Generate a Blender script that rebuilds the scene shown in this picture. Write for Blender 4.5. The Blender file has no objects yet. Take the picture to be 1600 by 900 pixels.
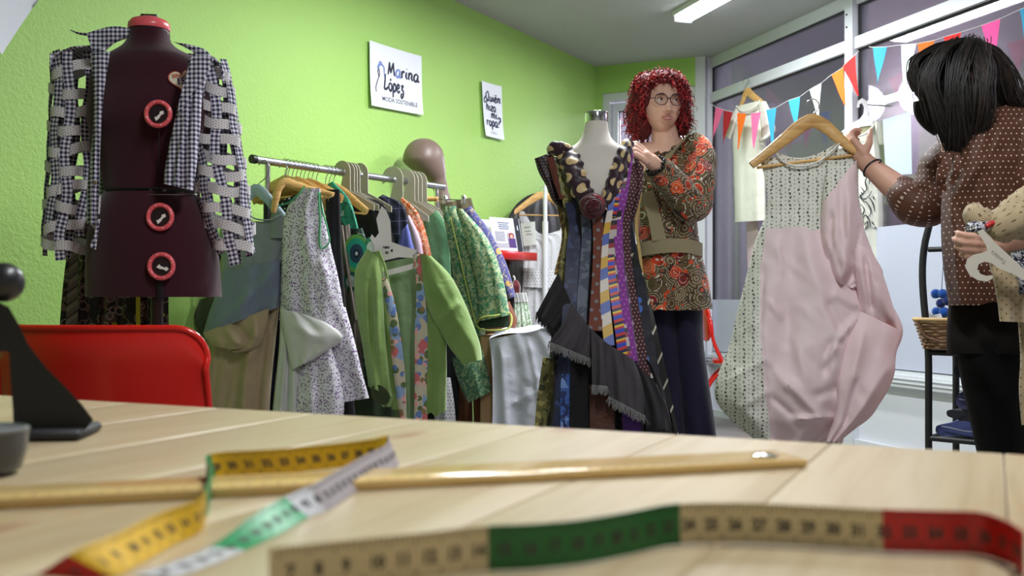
import bpy, math, random
import numpy as np
from mathutils import Vector, Matrix

# ------------------------------------------------------------------ camera, light, exposure
SC = bpy.context.scene
COL = SC.collection
F, CX, HY, CH = 1600.0, 800.0, 466.0, 0.88      # focal length in pixels, centre column, horizon row, eye height

cam_data = bpy.data.cameras.new('camera')
cam_data.sensor_width = 36.0
cam_data.lens = 36.0
cam_data.shift_y = 0.010
cam_data.clip_start = 0.02
cam_data.dof.use_dof = True
cam_data.dof.focus_distance = 3.5
cam_data.dof.aperture_fstop = 7.0
cam = bpy.data.objects.new('camera', cam_data)
cam.location = (0, 0, CH)
cam.rotation_euler = (math.pi / 2, 0, 0)
COL.objects.link(cam)
SC.camera = cam

world = bpy.data.worlds.new('dusk')
SC.world = world
world.use_nodes = True
world.node_tree.nodes['Background'].inputs[0].default_value = (0.50, 0.47, 0.62, 1)
world.node_tree.nodes['Background'].inputs[1].default_value = 1.8

SC.view_settings.view_transform = 'Standard'
SC.view_settings.look = 'None'
SC.view_settings.gamma = 1.0
SC.view_settings.use_curve_mapping = False
SC.view_settings.exposure = 0.0
LAMP_W = 62.0            # watts of each ceiling batten
SC.cycles.max_bounces = 8
SC.cycles.diffuse_bounces = 4
SC.cycles.transparent_max_bounces = 12

# ------------------------------------------------------------------ small helpers
def W(px, py, d):
    return np.array(((px - CX) / F * d, d, CH - (py - HY) / F * d))

class Plane:
    """A vertical plane through P0 with lateral axis L; at() turns a pixel of the photograph into a point of it."""
    def __init__(s, P0, L):
        L = np.array(L, float); L /= np.hypot(*L)
        if L[0] < 0: L = -L
        s.P0 = np.array(P0[:2], float); s.L = L
        s.N = np.array((L[1], -L[0]))
        s.L3 = np.array((L[0], L[1], 0)); s.N3 = np.array((s.N[0], s.N[1], 0))
    def q(s, px):
        u = (np.asarray(px, float) - CX) / F
        return (u * s.P0[1] - s.P0[0]) / (s.L[0] - u * s.L[1])
    def at(s, px, py, n=0.0):
        n = np.asarray(n, float); u = (np.asarray(px, float) - CX) / F
        x0 = s.P0[0] + s.N[0] * n; y0 = s.P0[1] + s.N[1] * n          # the parallel plane n in front
        q = (u * y0 - x0) / (s.L[0] - u * s.L[1])
        X = x0 + s.L[0] * q; Y = y0 + s.L[1] * q
        Z = CH - (np.asarray(py, float) - HY) / F * Y
        return np.stack(np.broadcast_arrays(X, Y, Z), -1)
    def loc(s, q, z, n=0.0):
        return np.array((s.P0[0] + s.L[0] * q + s.N[0] * n, s.P0[1] + s.L[1] * q + s.N[1] * n, z))

def front(px, d, L=(1, 0)):
    return Plane(W(px, HY, d), L)

ROOTS = []
def tag(o, label=None, cat=None, group=None, kind=None):
    if label: o['label'] = label
    if cat: o['category'] = cat
    if group: o['group'] = group
    if kind: o['kind'] = kind
    return o

def thing(name, label, cat, group=None):
    o = bpy.data.objects.new(name, None)
    o.empty_display_size = 0.05
    COL.objects.link(o); ROOTS.append(o)
    return tag(o, label, cat, group)

class Geo:
    def __init__(s): s.V = []; s.F = []; s.U = []; s.MI = []; s.n = 0; s.SM = []
    def add(s, V, Fc, U=None, mi=0, smooth=True):
        V = np.asarray(V, float).reshape(-1, 3)
        s.V.append(V)
        if isinstance(mi, int): mi = [mi] * len(Fc)
        for k, f in enumerate(Fc):
            s.F.append([i + s.n for i in f])
            s.U.append(U[k] if U is not None else None)
            s.MI.append(mi[k]); s.SM.append(smooth)
        s.n += len(V)
        return s
    def obj(s, name, mats, parent=None, **kw):
        me = bpy.data.meshes.new(name)
        V = np.concatenate(s.V)
        me.from_pydata(V.tolist(), [], s.F)
        if not isinstance(mats, (list, tuple)): mats = [mats]
        for m in mats: me.materials.append(m)
        if any(u is not None for u in s.U):
            uvl = me.uv_layers.new(name='UVMap')
            flat = []
            for f, u in zip(s.F, s.U):
                if u is None: u = [(0, 0)] * len(f)
                for a in u: flat.extend((float(a[0]), float(a[1])))
            uvl.data.foreach_set('uv', flat)
        me.polygons.foreach_set('material_index', s.MI)
        me.polygons.foreach_set('use_smooth', s.SM)
        me.update()
        me.set_sharp_from_angle(angle=math.radians(62))
        o = bpy.data.objects.new(name, me)
        COL.objects.link(o)
        if parent is not None: o.parent = parent
        else: ROOTS.append(o)
        if kw: tag(o, **kw)
        return o

def spl(pts, n, smooth=True):
    p = np.asarray(pts, float)
    if len(p) == 1: return np.repeat(p, n, 0)
    t = np.concatenate(([0], np.cumsum(np.linalg.norm(np.diff(p, axis=0), axis=1) + 1e-9)))
    t /= t[-1]
    x = np.linspace(0, 1, n)
    if not smooth or len(p) == 2:
        return np.stack([np.interp(x, t, p[:, k]) for k in range(p.shape[1])], -1)
    m = np.gradient(p, t, axis=0)
    i = np.clip(np.searchsorted(t, x, side='right') - 1, 0, len(t) - 2)
    h = (t[i + 1] - t[i])[:, None]; a = ((x - t[i])[:, None]) / h
    m0 = m[i] * h; m1 = m[i + 1] * h; d = p[i + 1] - p[i]
    # keep the tangents short where the polyline turns, so that nothing overshoots
    lim = np.linalg.norm(d, axis=1, keepdims=True) * 1.2 + 1e-9
    m0 = m0 * np.minimum(1, lim / (np.linalg.norm(m0, axis=1, keepdims=True) + 1e-9))
    m1 = m1 * np.minimum(1, lim / (np.linalg.norm(m1, axis=1, keepdims=True) + 1e-9))
    return ((2*a**3 - 3*a**2 + 1) * p[i] + (a**3 - 2*a**2 + a) * m0 + (-2*a**3 + 3*a**2) * p[i + 1] + (a**3 - a**2) * m1)

def seg_dist(px, py, pts):
    """distance of every (px,py) to a polyline, and the signed side"""
    best = np.full(np.shape(px), 1e9); side = np.zeros(np.shape(px)); along = np.zeros(np.shape(px))
    m = len(pts) - 1
    for k in range(m):
        (x0, y0), (x1, y1) = pts[k], pts[k + 1]
        dx, dy = x1 - x0, y1 - y0; l2 = dx*dx + dy*dy + 1e-9
        t = np.clip(((px - x0) * dx + (py - y0) * dy) / l2, 0, 1)
        d = np.hypot(px - x0 - t*dx, py - y0 - t*dy)
        sd = np.sign((px - x0) * dy - (py - y0) * dx)
        c = d < best
        best = np.where(c, d, best); side = np.where(c, sd, side); along = np.where(c, (k + t) / m, along)
    return best, side, along

def foldf(s, v, k, seed):
    r = random.Random(seed); a, b, c, d = [r.random() * 6.28 for _ in range(4)]
    w1 = np.sin(6.283 * (k * s + 0.12 * np.sin(3.1 * v + b)) + a)
    w2 = np.sin(6.283 * (k * 1.63 * s + 0.25 * v) + c)
    w3 = np.sin(6.283 * (k * 0.6 * s - 0.3 * v) + d)
    return 0.55 * w1 + 0.3 * w2 + 0.3 * w3

def wrinkle(px, py, seed, scale=0.12):
    r = random.Random(seed + 77); out = 0
    for k in range(5):
        an = r.uniform(-1.0, 1.0); fr = scale * r.uniform(0.5, 1.6)
        ph = r.random() * 6.28
        out = out + np.sin(fr * (px * math.cos(an) + py * math.sin(an)) + ph + 1.5 * np.sin(fr * .6 * (py - px * .5) + ph * 2)) / 5
    return out

def grid_faces(nr, m, wrap):
    Fc = []
    mm = m if wrap else m - 1
    for i in range(nr - 1):
        for j in range(mm):
            j2 = (j + 1) % m
            Fc.append((i*m + j, i*m + j2, (i+1)*m + j2, (i+1)*m + j))
    return Fc

def sheet(g, pl, left, right, nr=40, nc=28, T=0.02, fold=(0, 0.008, 5), cre=(), seed=1, wr=0.003, both=True,
          flat=0.5, n0=0.0, pick=None, hem=0.0, smooth=True, mi=0, wscale=.12):
    """Cloth between two outline curves (pixels), with a front and a back, folds and creases; closed at both sides."""
    Lp, Rp = spl(left, nr, smooth), spl(right, nr, smooth)
    v = np.linspace(0, 1, nr)[:, None]; s = np.linspace(0, 1, nc)[None, :]
    px = Lp[:, 0:1] * (1 - s) + Rp[:, 0:1] * s
    py = Lp[:, 1:2] * (1 - s) + Rp[:, 1:2] * s
    if hem:
        py = py + (v ** 6) * hem * foldf(s, v * 0, fold[2], seed + 5)
    prof = np.clip(1 - (2*s - 1)**2, 0, 1) ** flat
    Ts = [T] if np.isscalar(T) else T
    Tv = np.interp(v, np.linspace(0, 1, len(Ts)), Ts)
    A = (fold[0] + (fold[1] - fold[0]) * v) * 1.35
    f = A * foldf(s, v, fold[2], seed) + wr * wrinkle(px, py, seed, wscale)
    cr = 0
    for c in cre:
        pts, amp, w = c[:3]
        d, sd, al = seg_dist(px, py, pts)
        fade = np.clip(np.minimum(al, 1 - al) * 6 + .25, 0, 1)
        if len(c) > 3 and c[3]:                  # a step: raised on one side of the line, falling off away from it
            cr = cr + amp * fade * np.where(sd * c[3] > 0, np.exp(-(d / w) ** 1.2), np.exp(-(d / (w * .18)) ** 2) * .0)
        else:
            cr = cr + amp * fade * np.exp(-(d / w) ** 2)
    e = np.minimum(1, prof * 1.6)
    fr = n0 + Tv * prof + (f if both else f * e) + cr * e
    bk = n0 - Tv * prof + (f if both else 0)
    front_P = pl.at(px, py, fr)
    back_P = pl.at(px, py, bk)[:, -2:0:-1]
    P = np.concatenate((front_P, back_P), 1); m = P.shape[1]
    q = pl.q(px); z = front_P[..., 2]
    u = np.concatenate((q, (2 * q[:, -1:] - q)[:, -2:0:-1]), 1)
    vz = np.concatenate((z, z[:, -2:0:-1]), 1)
    Fc = grid_faces(nr, m, True)
    UVs = []; MI = []
    for fa in Fc:
        UVs.append([(u[i // m, i % m], vz[i // m, i % m]) for i in fa])
    if pick is not None:
        pxx = np.concatenate((px, px[:, -2:0:-1]), 1); pyy = np.concatenate((py, py[:, -2:0:-1]), 1)
        for fa in Fc:
            i, j = fa[0] // m, fa[0] % m
            ii, jj = fa[2] // m, fa[2] % m
            MI.append(pick((pxx[i, j] + pxx[ii, jj]) / 2, (pyy[i, j] + pyy[ii, jj]) / 2, j < nc - 1))
    else: MI = [mi] * len(Fc)
    g.add(P.reshape(-1, 3), Fc, UVs, MI)
    return g

def frames(P, up):
    n = len(P)
    T = np.gradient(P, axis=0); T /= np.linalg.norm(T, axis=1, keepdims=True) + 1e-12
    up = np.asarray(up, float)
    A = np.zeros_like(P); B = np.zeros_like(P)
    a = up - T[0] * np.dot(up, T[0])
    if np.linalg.norm(a) < 1e-5: a = np.cross(T[0], (0.3, 0.9, 0.2))
    for i in range(n):
        a = a - T[i] * np.dot(a, T[i]); a /= np.linalg.norm(a) + 1e-12
        A[i] = a; B[i] = np.cross(T[i], a)
    return T, A, B

def tube(g, path, rad, nseg=None, nc=12, up=(0, -1, 0), fold=None, caps=True, seed=1, smooth=True, mi=0, uvs=True):
    """A tapering tube along world points; rad entries are r or (r along up, r across)."""
    path = np.asarray(path, float)
    n = nseg or (2 if len(path) == 2 else max(2, 4 * (len(path) - 1) + 1))
    P = spl(path, n, smooth)
    rr = np.array([(r, r) if np.isscalar(r) else r for r in ([rad, rad] if np.isscalar(rad) else rad)], float)
    x = np.linspace(0, 1, n); xr = np.linspace(0, 1, len(rr))
    ra = np.interp(x, xr, rr[:, 0]); rb = np.interp(x, xr, rr[:, 1])
    T, A, B = frames(P, up)
    th = np.linspace(0, 2*math.pi, nc, endpoint=False)
    mod = np.ones((n, nc))
    if fold:
        mod = 1 + fold[0] * foldf(th[None, :] / 6.283, x[:, None], round(fold[1]), seed) * (np.sin(th * 0) + 1)
        mod = mod + fold[0] * .6 * np.sin(fold[1] * 2.2 * 6.28 * x[:, None] + 2 * np.sin(th)[None, :] + seed)
    R = P[:, None] + (A[:, None] * (np.cos(th)[None, :, None] * ra[:, None, None]) + B[:, None] * (np.sin(th)[None, :, None] * rb[:, None, None])) * mod[..., None]
    V = R.reshape(-1, 3); Fc = grid_faces(n, nc, True)
    ln = np.concatenate(([0], np.cumsum(np.linalg.norm(np.diff(P, axis=0), axis=1))))
    U = None
    if uvs:
        U = []
        rm = np.full(n, (ra + rb).mean() / 2)
        for fa in Fc:
            j = fa[0] % nc
            U.append([((j + (1 if k in (1, 2) else 0)) / nc * 6.283 * rm[i // nc], ln[i // nc]) for k, i in enumerate(fa)])
    Fc = list(Fc)
    if caps:
        Fc.append(tuple(range(nc - 1, -1, -1))); Fc.append(tuple((n-1)*nc + j for j in range(nc)))
        if U is not None: U += [[(0, 0)] * nc, [(0, 0)] * nc]
    g.add(V, Fc, U, mi)
    return g

def rod(g, a, b, r, nc=10, mi=0):
    return tube(g, [a, b], [r, r], 2, nc, up=(0.31, 0.22, 0.9) if abs(a[2]-b[2]) < 1e-3 + 0.2*np.linalg.norm(np.subtract(a,b)) else (1, .1, 0), mi=mi)

def strip(g, path, width, side, thick=0.0015, n=None, smooth=True, mi=0, u0=0.0, wave=None):
    """A flat band along world points, its width along 'side' (one vector or one per point), with real thickness."""
    path = np.asarray(path, float); n = n or max(2, 6 * (len(path) - 1) + 1)
    P = spl(path, n, smooth)
    side = np.asarray(side, float)
    S = np.repeat(side[None], n, 0) if side.ndim == 1 else spl(side, n, smooth)
    T = np.gradient(P, axis=0); T /= np.linalg.norm(T, axis=1, keepdims=True) + 1e-12
    S = S - T * np.sum(S * T, 1, keepdims=True); S /= np.linalg.norm(S, axis=1, keepdims=True) + 1e-12
    Nn = np.cross(T, S)
    ws = np.interp(np.linspace(0, 1, n), np.linspace(0, 1, 1 if np.isscalar(width) else len(width)), [width] if np.isscalar(width) else width)[:, None] / 2
    if wave is not None: P = P + Nn * wave(np.linspace(0, 1, n))[:, None]
    K = 4
    ring = []
    cs = np.linspace(-1, 1, K)
    for c in cs: ring.append(P + S * ws * c + Nn * thick / 2)
    for c in cs[::-1]: ring.append(P + S * ws * c - Nn * thick / 2)
    m = 2 * K
    V = np.stack(ring, 1).reshape(-1, 3)
    ln = np.concatenate(([0], np.cumsum(np.linalg.norm(np.diff(P, axis=0), axis=1))))
    cc = list(cs) + list(cs[::-1])
    Fc = grid_faces(n, m, True)
    U = [[(u0 + cc[i % m] * ws[i // m, 0], ln[i // m]) for i in fa] for fa in Fc]
    Fc = list(Fc) + [tuple(range(m - 1, -1, -1)), tuple((n-1)*m + j for j in range(m))]
    U += [[(0, 0)] * m] * 2
    g.add(V, Fc, U, mi)
    return g

def box(g, c, size, rz=0.0, mi=0, bev=0.0):
    sx, sy, sz = [a / 2 for a in size]
    if bev:
        b = min(bev, sx*.9, sy*.9, sz*.9); V = []
        for z, k in ((-sz, b), (-sz + b, 0), (sz - b, 0), (sz, b)):
            for x, y in ((-sx + k, -sy + b + (0 if k == 0 else 0)), (-sx + b, -sy + k), (sx - b, -sy + k), (sx - k, -sy + b), (sx - k, sy - b), (sx - b, sy - k), (-sx + b, sy - k), (-sx + k, sy - b)):
                V.append((x, y, z))
        Fc = grid_faces(4, 8, True) + [tuple(range(7, -1, -1)), tuple(range(24, 32))]
    else:
        V = [(x, y, z) for z in (-sz, sz) for x, y in ((-sx, -sy), (sx, -sy), (sx, sy), (-sx, sy))]
        Fc = [(3, 2, 1, 0), (4, 5, 6, 7), (0, 1, 5, 4), (1, 2, 6, 5), (2, 3, 7, 6), (3, 0, 4, 7)]
    V = np.array(V); ca, sa = math.cos(rz), math.sin(rz)
    V = np.stack((V[:, 0]*ca - V[:, 1]*sa, V[:, 0]*sa + V[:, 1]*ca, V[:, 2]), 1) + np.asarray(c, float)
    U = None
    g.add(V, Fc, U, mi, smooth=False)
    return g

def slab(g, a, b, z0, z1, t, mi=0):
    """an upright box whose face runs from a to b on the plan, thickness t to the right-hand side of a->b"""
    a = np.array(a[:2], float); b = np.array(b[:2], float)
    d = (b - a) / np.linalg.norm(b - a); n = np.array((d[1], -d[0])) * t
    q = [a, b, b + n, a + n]
    V = [(p[0], p[1], z) for z in (z0, z1) for p in q]
    L = np.linalg.norm(b - a)
    Fc = [(3, 2, 1, 0), (4, 5, 6, 7), (0, 1, 5, 4), (1, 2, 6, 5), (2, 3, 7, 6), (3, 0, 4, 7)]
    U = [[(0, 0)]*4, [(0, 0)]*4, [(0, z0), (L, z0), (L, z1), (0, z1)], [(0, 0)]*4, [(0, z0), (L, z0), (L, z1), (0, z1)], [(0, 0)]*4]
    g.add(V, Fc, U, mi, smooth=False)
    return g

def prism(g, outline, basis, thick, mi=0, uv=True):
    """outline: 2-D points; basis(x, y, n) -> world; extruded by thick along n, centred"""
    o = list(outline); k = len(o)
    V = [basis(x, y, thick/2) for x, y in o] + [basis(x, y, -thick/2) for x, y in o]
    Fc = [tuple(range(k)), tuple(range(2*k - 1, k - 1, -1))] + [(i, k + i, k + (i+1) % k, (i+1) % k) for i in range(k)]
    U = [[o[i] for i in range(k)], [o[i - k] for i in range(2*k - 1, k - 1, -1)]] + [[o[i], o[i], o[(i+1) % k], o[(i+1) % k]] for i in range(k)]
    g.add(np.array(V), Fc, U, mi, smooth=False)
    return g

def lathe(g, c, prof, nc=24, sy=1.0, rz=0.0, mi=0, sm=True):
    """prof: (r, z) pairs turned about a vertical axis at c"""
    th = np.linspace(0, 2*math.pi, nc, endpoint=False); n = len(prof)
    V = []
    for r, z in prof:
        for t in th:
            x, y = r * math.cos(t), r * math.sin(t) * sy
            V.append((c[0] + x*math.cos(rz) - y*math.sin(rz), c[1] + x*math.sin(rz) + y*math.cos(rz), c[2] + z))
    Fc = grid_faces(n, nc, True)
    U = [[((i % nc) / nc * 6.283 * prof[0][0], prof[i // nc][1]) for i in fa] for fa in Fc]
    Fc = list(Fc) + [tuple(range(nc)), tuple((n-1)*nc + j for j in range(nc))]; U += [[(0, 0)]*nc]*2
    g.add(np.array(V), Fc, U, mi, smooth=sm)
    return g

def ball(g, c, r, nu=14, nv=9, mi=0):
    r = (r, r, r) if np.isscalar(r) else r
    V = [(c[0], c[1], c[2] + r[2])]
    for i in range(1, nv):
        p = math.pi * i / nv
        for j in range(nu):
            t = 2*math.pi*j/nu
            V.append((c[0] + r[0]*math.sin(p)*math.cos(t), c[1] + r[1]*math.sin(p)*math.sin(t), c[2] + r[2]*math.cos(p)))
    V.append((c[0], c[1], c[2] - r[2])); last = len(V) - 1
    Fc = [(0, 1 + j, 1 + (j+1) % nu) for j in range(nu)]
    for i in range(nv - 2):
        for j in range(nu):
            a = 1 + i*nu + j; b = 1 + i*nu + (j+1) % nu
            Fc.append((a, a + nu, b + nu, b))
    Fc += [(last, last - nu + (j+1) % nu, last - nu + j) for j in range(nu)]
    g.add(np.array(V), Fc, None, mi)
    return g

def capsule(g, a, ra, b, rb, nc=14):
    a = np.asarray(a, float); b = np.asarray(b, float); ax = b - a; L = np.linalg.norm(ax)
    if L < 1e-6: return ball(g, a, ra)
    ax /= L
    pts = []; rr = []
    for k in range(5):
        t = (k + .35) / 5 * math.pi / 2
        pts.append(a - ax * ra * math.cos(t)); rr.append(ra * math.sin(t))
    pts.append(a); rr.append(ra); pts.append((a + b) / 2); rr.append((ra + rb) / 2); pts.append(b); rr.append(rb)
    for k in range(4, -1, -1):
        t = (k + .35) / 5 * math.pi / 2
        pts.append(b + ax * rb * math.cos(t)); rr.append(rb * math.sin(t))
    P = np.array(pts)
    A = np.cross(ax, (0.21, 0.93, 0.3)); A /= np.linalg.norm(A); B = np.cross(ax, A)
    th = np.linspace(0, 2*math.pi, nc, endpoint=False)
    R = P[:, None] + np.array(rr)[:, None, None] * (A * np.cos(th)[:, None] + B * np.sin(th)[:, None])[None]
    n = len(P)
    Fc = grid_faces(n, nc, True) + [tuple(range(nc - 1, -1, -1)), tuple((n-1)*nc + j for j in range(nc))]
    g.add(R.reshape(-1, 3), Fc, None)
    return g

def fuse(g, name, mat, parent, voxel=0.005, smooth=3, uvproj=None, **kw):
    """one continuous surface grown around everything in g"""
    o = g.obj('tmp', mat, parent)
    m = o.modifiers.new('r', 'REMESH'); m.mode = 'VOXEL'; m.voxel_size = voxel; m.use_smooth_shade = True
    if smooth:
        s = o.modifiers.new('s', 'SMOOTH'); s.factor = 0.5; s.iterations = smooth
    dg = bpy.context.evaluated_depsgraph_get(); dg.update()
    me = bpy.data.meshes.new_from_object(o.evaluated_get(dg), depsgraph=dg)
    old = o.data; o.modifiers.clear(); o.data = me; bpy.data.meshes.remove(old)
    me.name = name; o.name = name
    if not me.materials: me.materials.append(mat)
    me.polygons.foreach_set('use_smooth', [True] * len(me.polygons))
    if uvproj:
        n = len(me.vertices); co = np.empty(n*3); me.vertices.foreach_get('co', co); co = co.reshape(-1, 3)
        li = np.empty(len(me.loops), dtype=np.int32); me.loops.foreach_get('vertex_index', li)
        uv = uvproj(co)[li]
        (me.uv_layers.new(name='UVMap') if not me.uv_layers else me.uv_layers[0]).data.foreach_set('uv', uv.astype(float).ravel())
    if kw: tag(o, **kw)
    return o

def text_geo(g, s, basis, size, thick=0.0006, mi=0, align='CENTER', bold=0.0):
    """lettering as a thin raised mesh; basis(x, y, n) -> world"""
    cu = bpy.data.curves.new('lettering', 'FONT'); cu.body = s; cu.size = size; cu.align_x = align; cu.offset = bold
    cu.resolution_u = 2; cu.extrude = 0
    o = bpy.data.objects.new('lettering', cu); COL.objects.link(o)
    dg = bpy.context.evaluated_depsgraph_get(); dg.update()
    me = bpy.data.meshes.new_from_object(o.evaluated_get(dg), depsgraph=dg)
    V = np.array([v.co[:] for v in me.vertices]); Fc = [tuple(p.vertices) for p in me.polygons]
    bpy.data.objects.remove(o); bpy.data.curves.remove(cu); bpy.data.meshes.remove(me)
    if len(V):
        g.add(np.array([basis(x, y, thick) for x, y, _ in V]), Fc, None, mi, smooth=False)
    return g

def finish():
    """give every top-level thing an origin at its base"""
    bpy.context.view_layer.update()
    for o in ROOTS:
        if o.type == 'MESH' and not o.children:
            n = len(o.data.vertices); co = np.empty(n*3); o.data.vertices.foreach_get('co', co); co = co.reshape(-1, 3)
            c = np.array(((co[:, 0].min() + co[:, 0].max())/2, (co[:, 1].min() + co[:, 1].max())/2, co[:, 2].min()))
            o.data.vertices.foreach_set('co', (co - c).ravel()); o.data.update(); o.location = c
        elif o.type == 'EMPTY':
            lo = np.full(3, 1e9); hi = -lo
            for ch in o.children_recursive:
                if ch.type != 'MESH': continue
                bb = np.array([ch.matrix_world @ Vector(b) for b in ch.bound_box])
                lo = np.minimum(lo, bb.min(0)); hi = np.maximum(hi, bb.max(0))
            if lo[0] > 1e8: continue
            c = np.array(((lo[0] + hi[0])/2, (lo[1] + hi[1])/2, lo[2]))
            for ch in o.children: ch.location = Vector(ch.location) - Vector(c)
            o.location = c

# ------------------------------------------------------------------ procedural materials
def srgb(r, g, b):
    def f(c):
        c /= 255.0
        return c / 12.92 if c <= 0.04045 else ((c + 0.055) / 1.055) ** 2.4
    return (f(r), f(g), f(b), 1.0)

class N:
    def __init__(s, name, rough=0.6, metal=0.0, spec=None):
        s.m = bpy.data.materials.new(name); s.m.use_nodes = True
        s.t = s.m.node_tree; s.b = s.t.nodes['Principled BSDF']
        s.b.inputs['Roughness'].default_value = rough; s.b.inputs['Metallic'].default_value = metal
        if spec is not None: s.b.inputs['Specular IOR Level'].default_value = spec
    def put(s, sock, v):
        if isinstance(v, bpy.types.NodeSocket): s.t.links.new(v, sock)
        elif v is not None:
            if sock.type == 'RGBA' and len(v) == 3: v = (*v, 1)
            sock.default_value = v
    def n(s, t, out=0, ins=None, **at):
        nd = s.t.nodes.new('ShaderNode' + t)
        for k, v in at.items(): setattr(nd, k, v)
        for k, v in (ins or {}).items(): s.put(nd.inputs[k], v)
        return nd.outputs[out]
    def M(s, op, a, b=None, c=None):
        nd = s.t.nodes.new('ShaderNodeMath'); nd.operation = op
        s.put(nd.inputs[0], a); s.put(nd.inputs[1], b)
        if c is not None: s.put(nd.inputs[2], c)
        return nd.outputs[0]
    def mix(s, f, a, b):
        nd = s.t.nodes.new('ShaderNodeMix'); nd.data_type = 'RGBA'
        s.put(nd.inputs[0], f); s.put(nd.inputs[6], a); s.put(nd.inputs[7], b)
        return nd.outputs[2]
    def ramp(s, f, stops, interp='LINEAR'):
        nd = s.t.nodes.new('ShaderNodeValToRGB'); cr = nd.color_ramp; cr.interpolation = interp
        while len(cr.elements) < len(stops): cr.elements.new(0.5)
        for e, (p, c) in zip(cr.elements, stops): e.position = p; e.color = c if len(c) == 4 else (*c, 1)
        s.put(nd.inputs[0], f); return nd.outputs[0]
    def uv(s): return s.n('TexCoord', 2)
    def ob(s): return s.n('TexCoord', 3)
    def scale(s, v, sc, rot=(0, 0, 0)):
        return s.n('Mapping', 0, {'Vector': v, 'Scale': sc, 'Rotation': rot})
    def xyz(s, v):
        nd = s.t.nodes.new('ShaderNodeSeparateXYZ'); s.put(nd.inputs[0], v); return nd.outputs[0], nd.outputs[1], nd.outputs[2]
    def noise(s, v, sc, detail=3, out=0, dist=0.0, rough=.5):
        return s.n('TexNoise', out, {'Vector': v, 'Scale': sc, 'Detail': detail, 'Distortion': dist, 'Roughness': rough})
    def voro(s, v, sc, out='Distance', feature='F1', rnd=1.0):
        nd = s.t.nodes.new('ShaderNodeTexVoronoi'); nd.feature = feature
        s.put(nd.inputs['Vector'], v); s.put(nd.inputs['Scale'], sc); s.put(nd.inputs['Randomness'], rnd)
        return nd.outputs[out]
    def lt(s, a, b): return s.M('LESS_THAN', a, b)
    def gt(s, a, b): return s.M('GREATER_THAN', a, b)
    def color(s, c): s.put(s.b.inputs['Base Color'], c); return s
    def bump(s, h, strength=.3, dist=.002):
        nd = s.t.nodes.new('ShaderNodeBump'); nd.inputs['Strength'].default_value = strength; nd.inputs['Distance'].default_value = dist
        s.put(nd.inputs['Height'], h); s.t.links.new(nd.outputs[0], s.b.inputs['Normal']); return s
    def sheen(s, w=.4, c=(1, 1, 1, 1)):
        s.b.inputs['Sheen Weight'].default_value = w; s.b.inputs['Sheen Tint'].default_value = c; return s

MATS = {}
def plain(name, c, rough=.6, metal=0.0, var=0.06, sc=30, bump=0.0, bsc=300, spec=None, sheen=0):
    """one colour with a little procedural mottling and relief"""
    if name in MATS: return MATS[name]
    k = N(name, rough, metal, spec)
    o = k.ob()
    c = tuple(c[:3])
    hi = tuple(min(1, a * (1 + var)) for a in c); lo = tuple(a * (1 - var) for a in c)
    k.color(k.mix(k.noise(o, sc), lo, hi))
    if bump: k.bump(k.noise(o, bsc, 4), bump, .002)
    if sheen: k.sheen(sheen)
    MATS[name] = k.m
    return k.m

def fabric(name, c, rough=.85, var=.12, weave=900, sheen=.15, bump=.15, sc=18, crumple=.4, csc=15):
    if name in MATS: return MATS[name]
    k = N(name, rough, spec=.25); o = k.ob(); c = tuple(c[:3])
    f = k.M('ADD', k.M('MULTIPLY', k.noise(o, sc, 3), .6), k.M('MULTIPLY', k.noise(o, weave * .5, 2), .4))
    k.color(k.mix(f, tuple(a*(1-var) for a in c), tuple(min(1, a*(1+var)) for a in c)))
    k.bump(k.M('ADD', k.M('MULTIPLY', k.noise(o, weave, 2), .12), k.noise(o, csc, 2.5, dist=.5)), crumple, .014).sheen(sheen)
    MATS[name] = k.m; return k.m

def cells(k, v, size, stagger=True):
    """coordinates inside a repeating cell, -0.5..0.5, odd rows shifted by half"""
    u, w, _ = k.xyz(v)
    a = k.M('DIVIDE', u, size[0]); b = k.M('DIVIDE', w, size[1])
    if stagger:
        odd = k.M('MULTIPLY', k.M('MODULO', k.M('ABSOLUTE', k.M('FLOOR', b)), 2.0), .5)
        a = k.M('ADD', a, odd)
    return k.M('SUBTRACT', k.M('FRACT', a), .5), k.M('SUBTRACT', k.M('FRACT', b), .5)

def dots_mat(name, bg, fg, size, r, stagger=True, rough=.7, sheen=.1, warp=0.0, spec=.3):
    if name in MATS: return MATS[name]
    k = N(name, rough, spec=spec); v = k.uv()
    if warp: v = k.n('VectorMath', 0, {0: v, 1: k.n('VectorMath', 0, {0: k.n('TexNoise', 1, {'Vector': v, 'Scale': 14.0}), 1: (warp, warp, 0)}, operation='MULTIPLY')}, operation='ADD')
    a, b = cells(k, v, (size, size), stagger)
    d = k.M('SQRT', k.M('ADD', k.M('MULTIPLY', a, a), k.M('MULTIPLY', b, b)))
    base = k.mix(k.noise(k.ob(), 14), tuple(x*.8 for x in bg[:3]), tuple(min(1, x*1.2) for x in bg[:3]))
    k.color(k.mix(k.lt(d, r), base, fg)).bump(k.noise(k.ob(), 16, 2.5, dist=.5), .35, .012).sheen(sheen)
    MATS[name] = k.m; return k.m

def gingham_mat(name, dark, light, size):
    k = N(name, .8, spec=.25); u, w, _ = k.xyz(k.uv())
    a = k.lt(k.M('FRACT', k.M('DIVIDE', u, size)), .5); b = k.lt(k.M('FRACT', k.M('DIVIDE', w, size)), .5)
    f = k.M('MULTIPLY', k.M('ADD', a, b), .5)
    k.color(k.ramp(f, [(0, light), (.5, tuple((x + y*1.0)/2*.72 for x, y in zip(dark[:3], light[:3]))), (1, dark)]))
    k.bump(k.noise(k.ob(), 500, 2), .12, .001)
    return k.m

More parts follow.
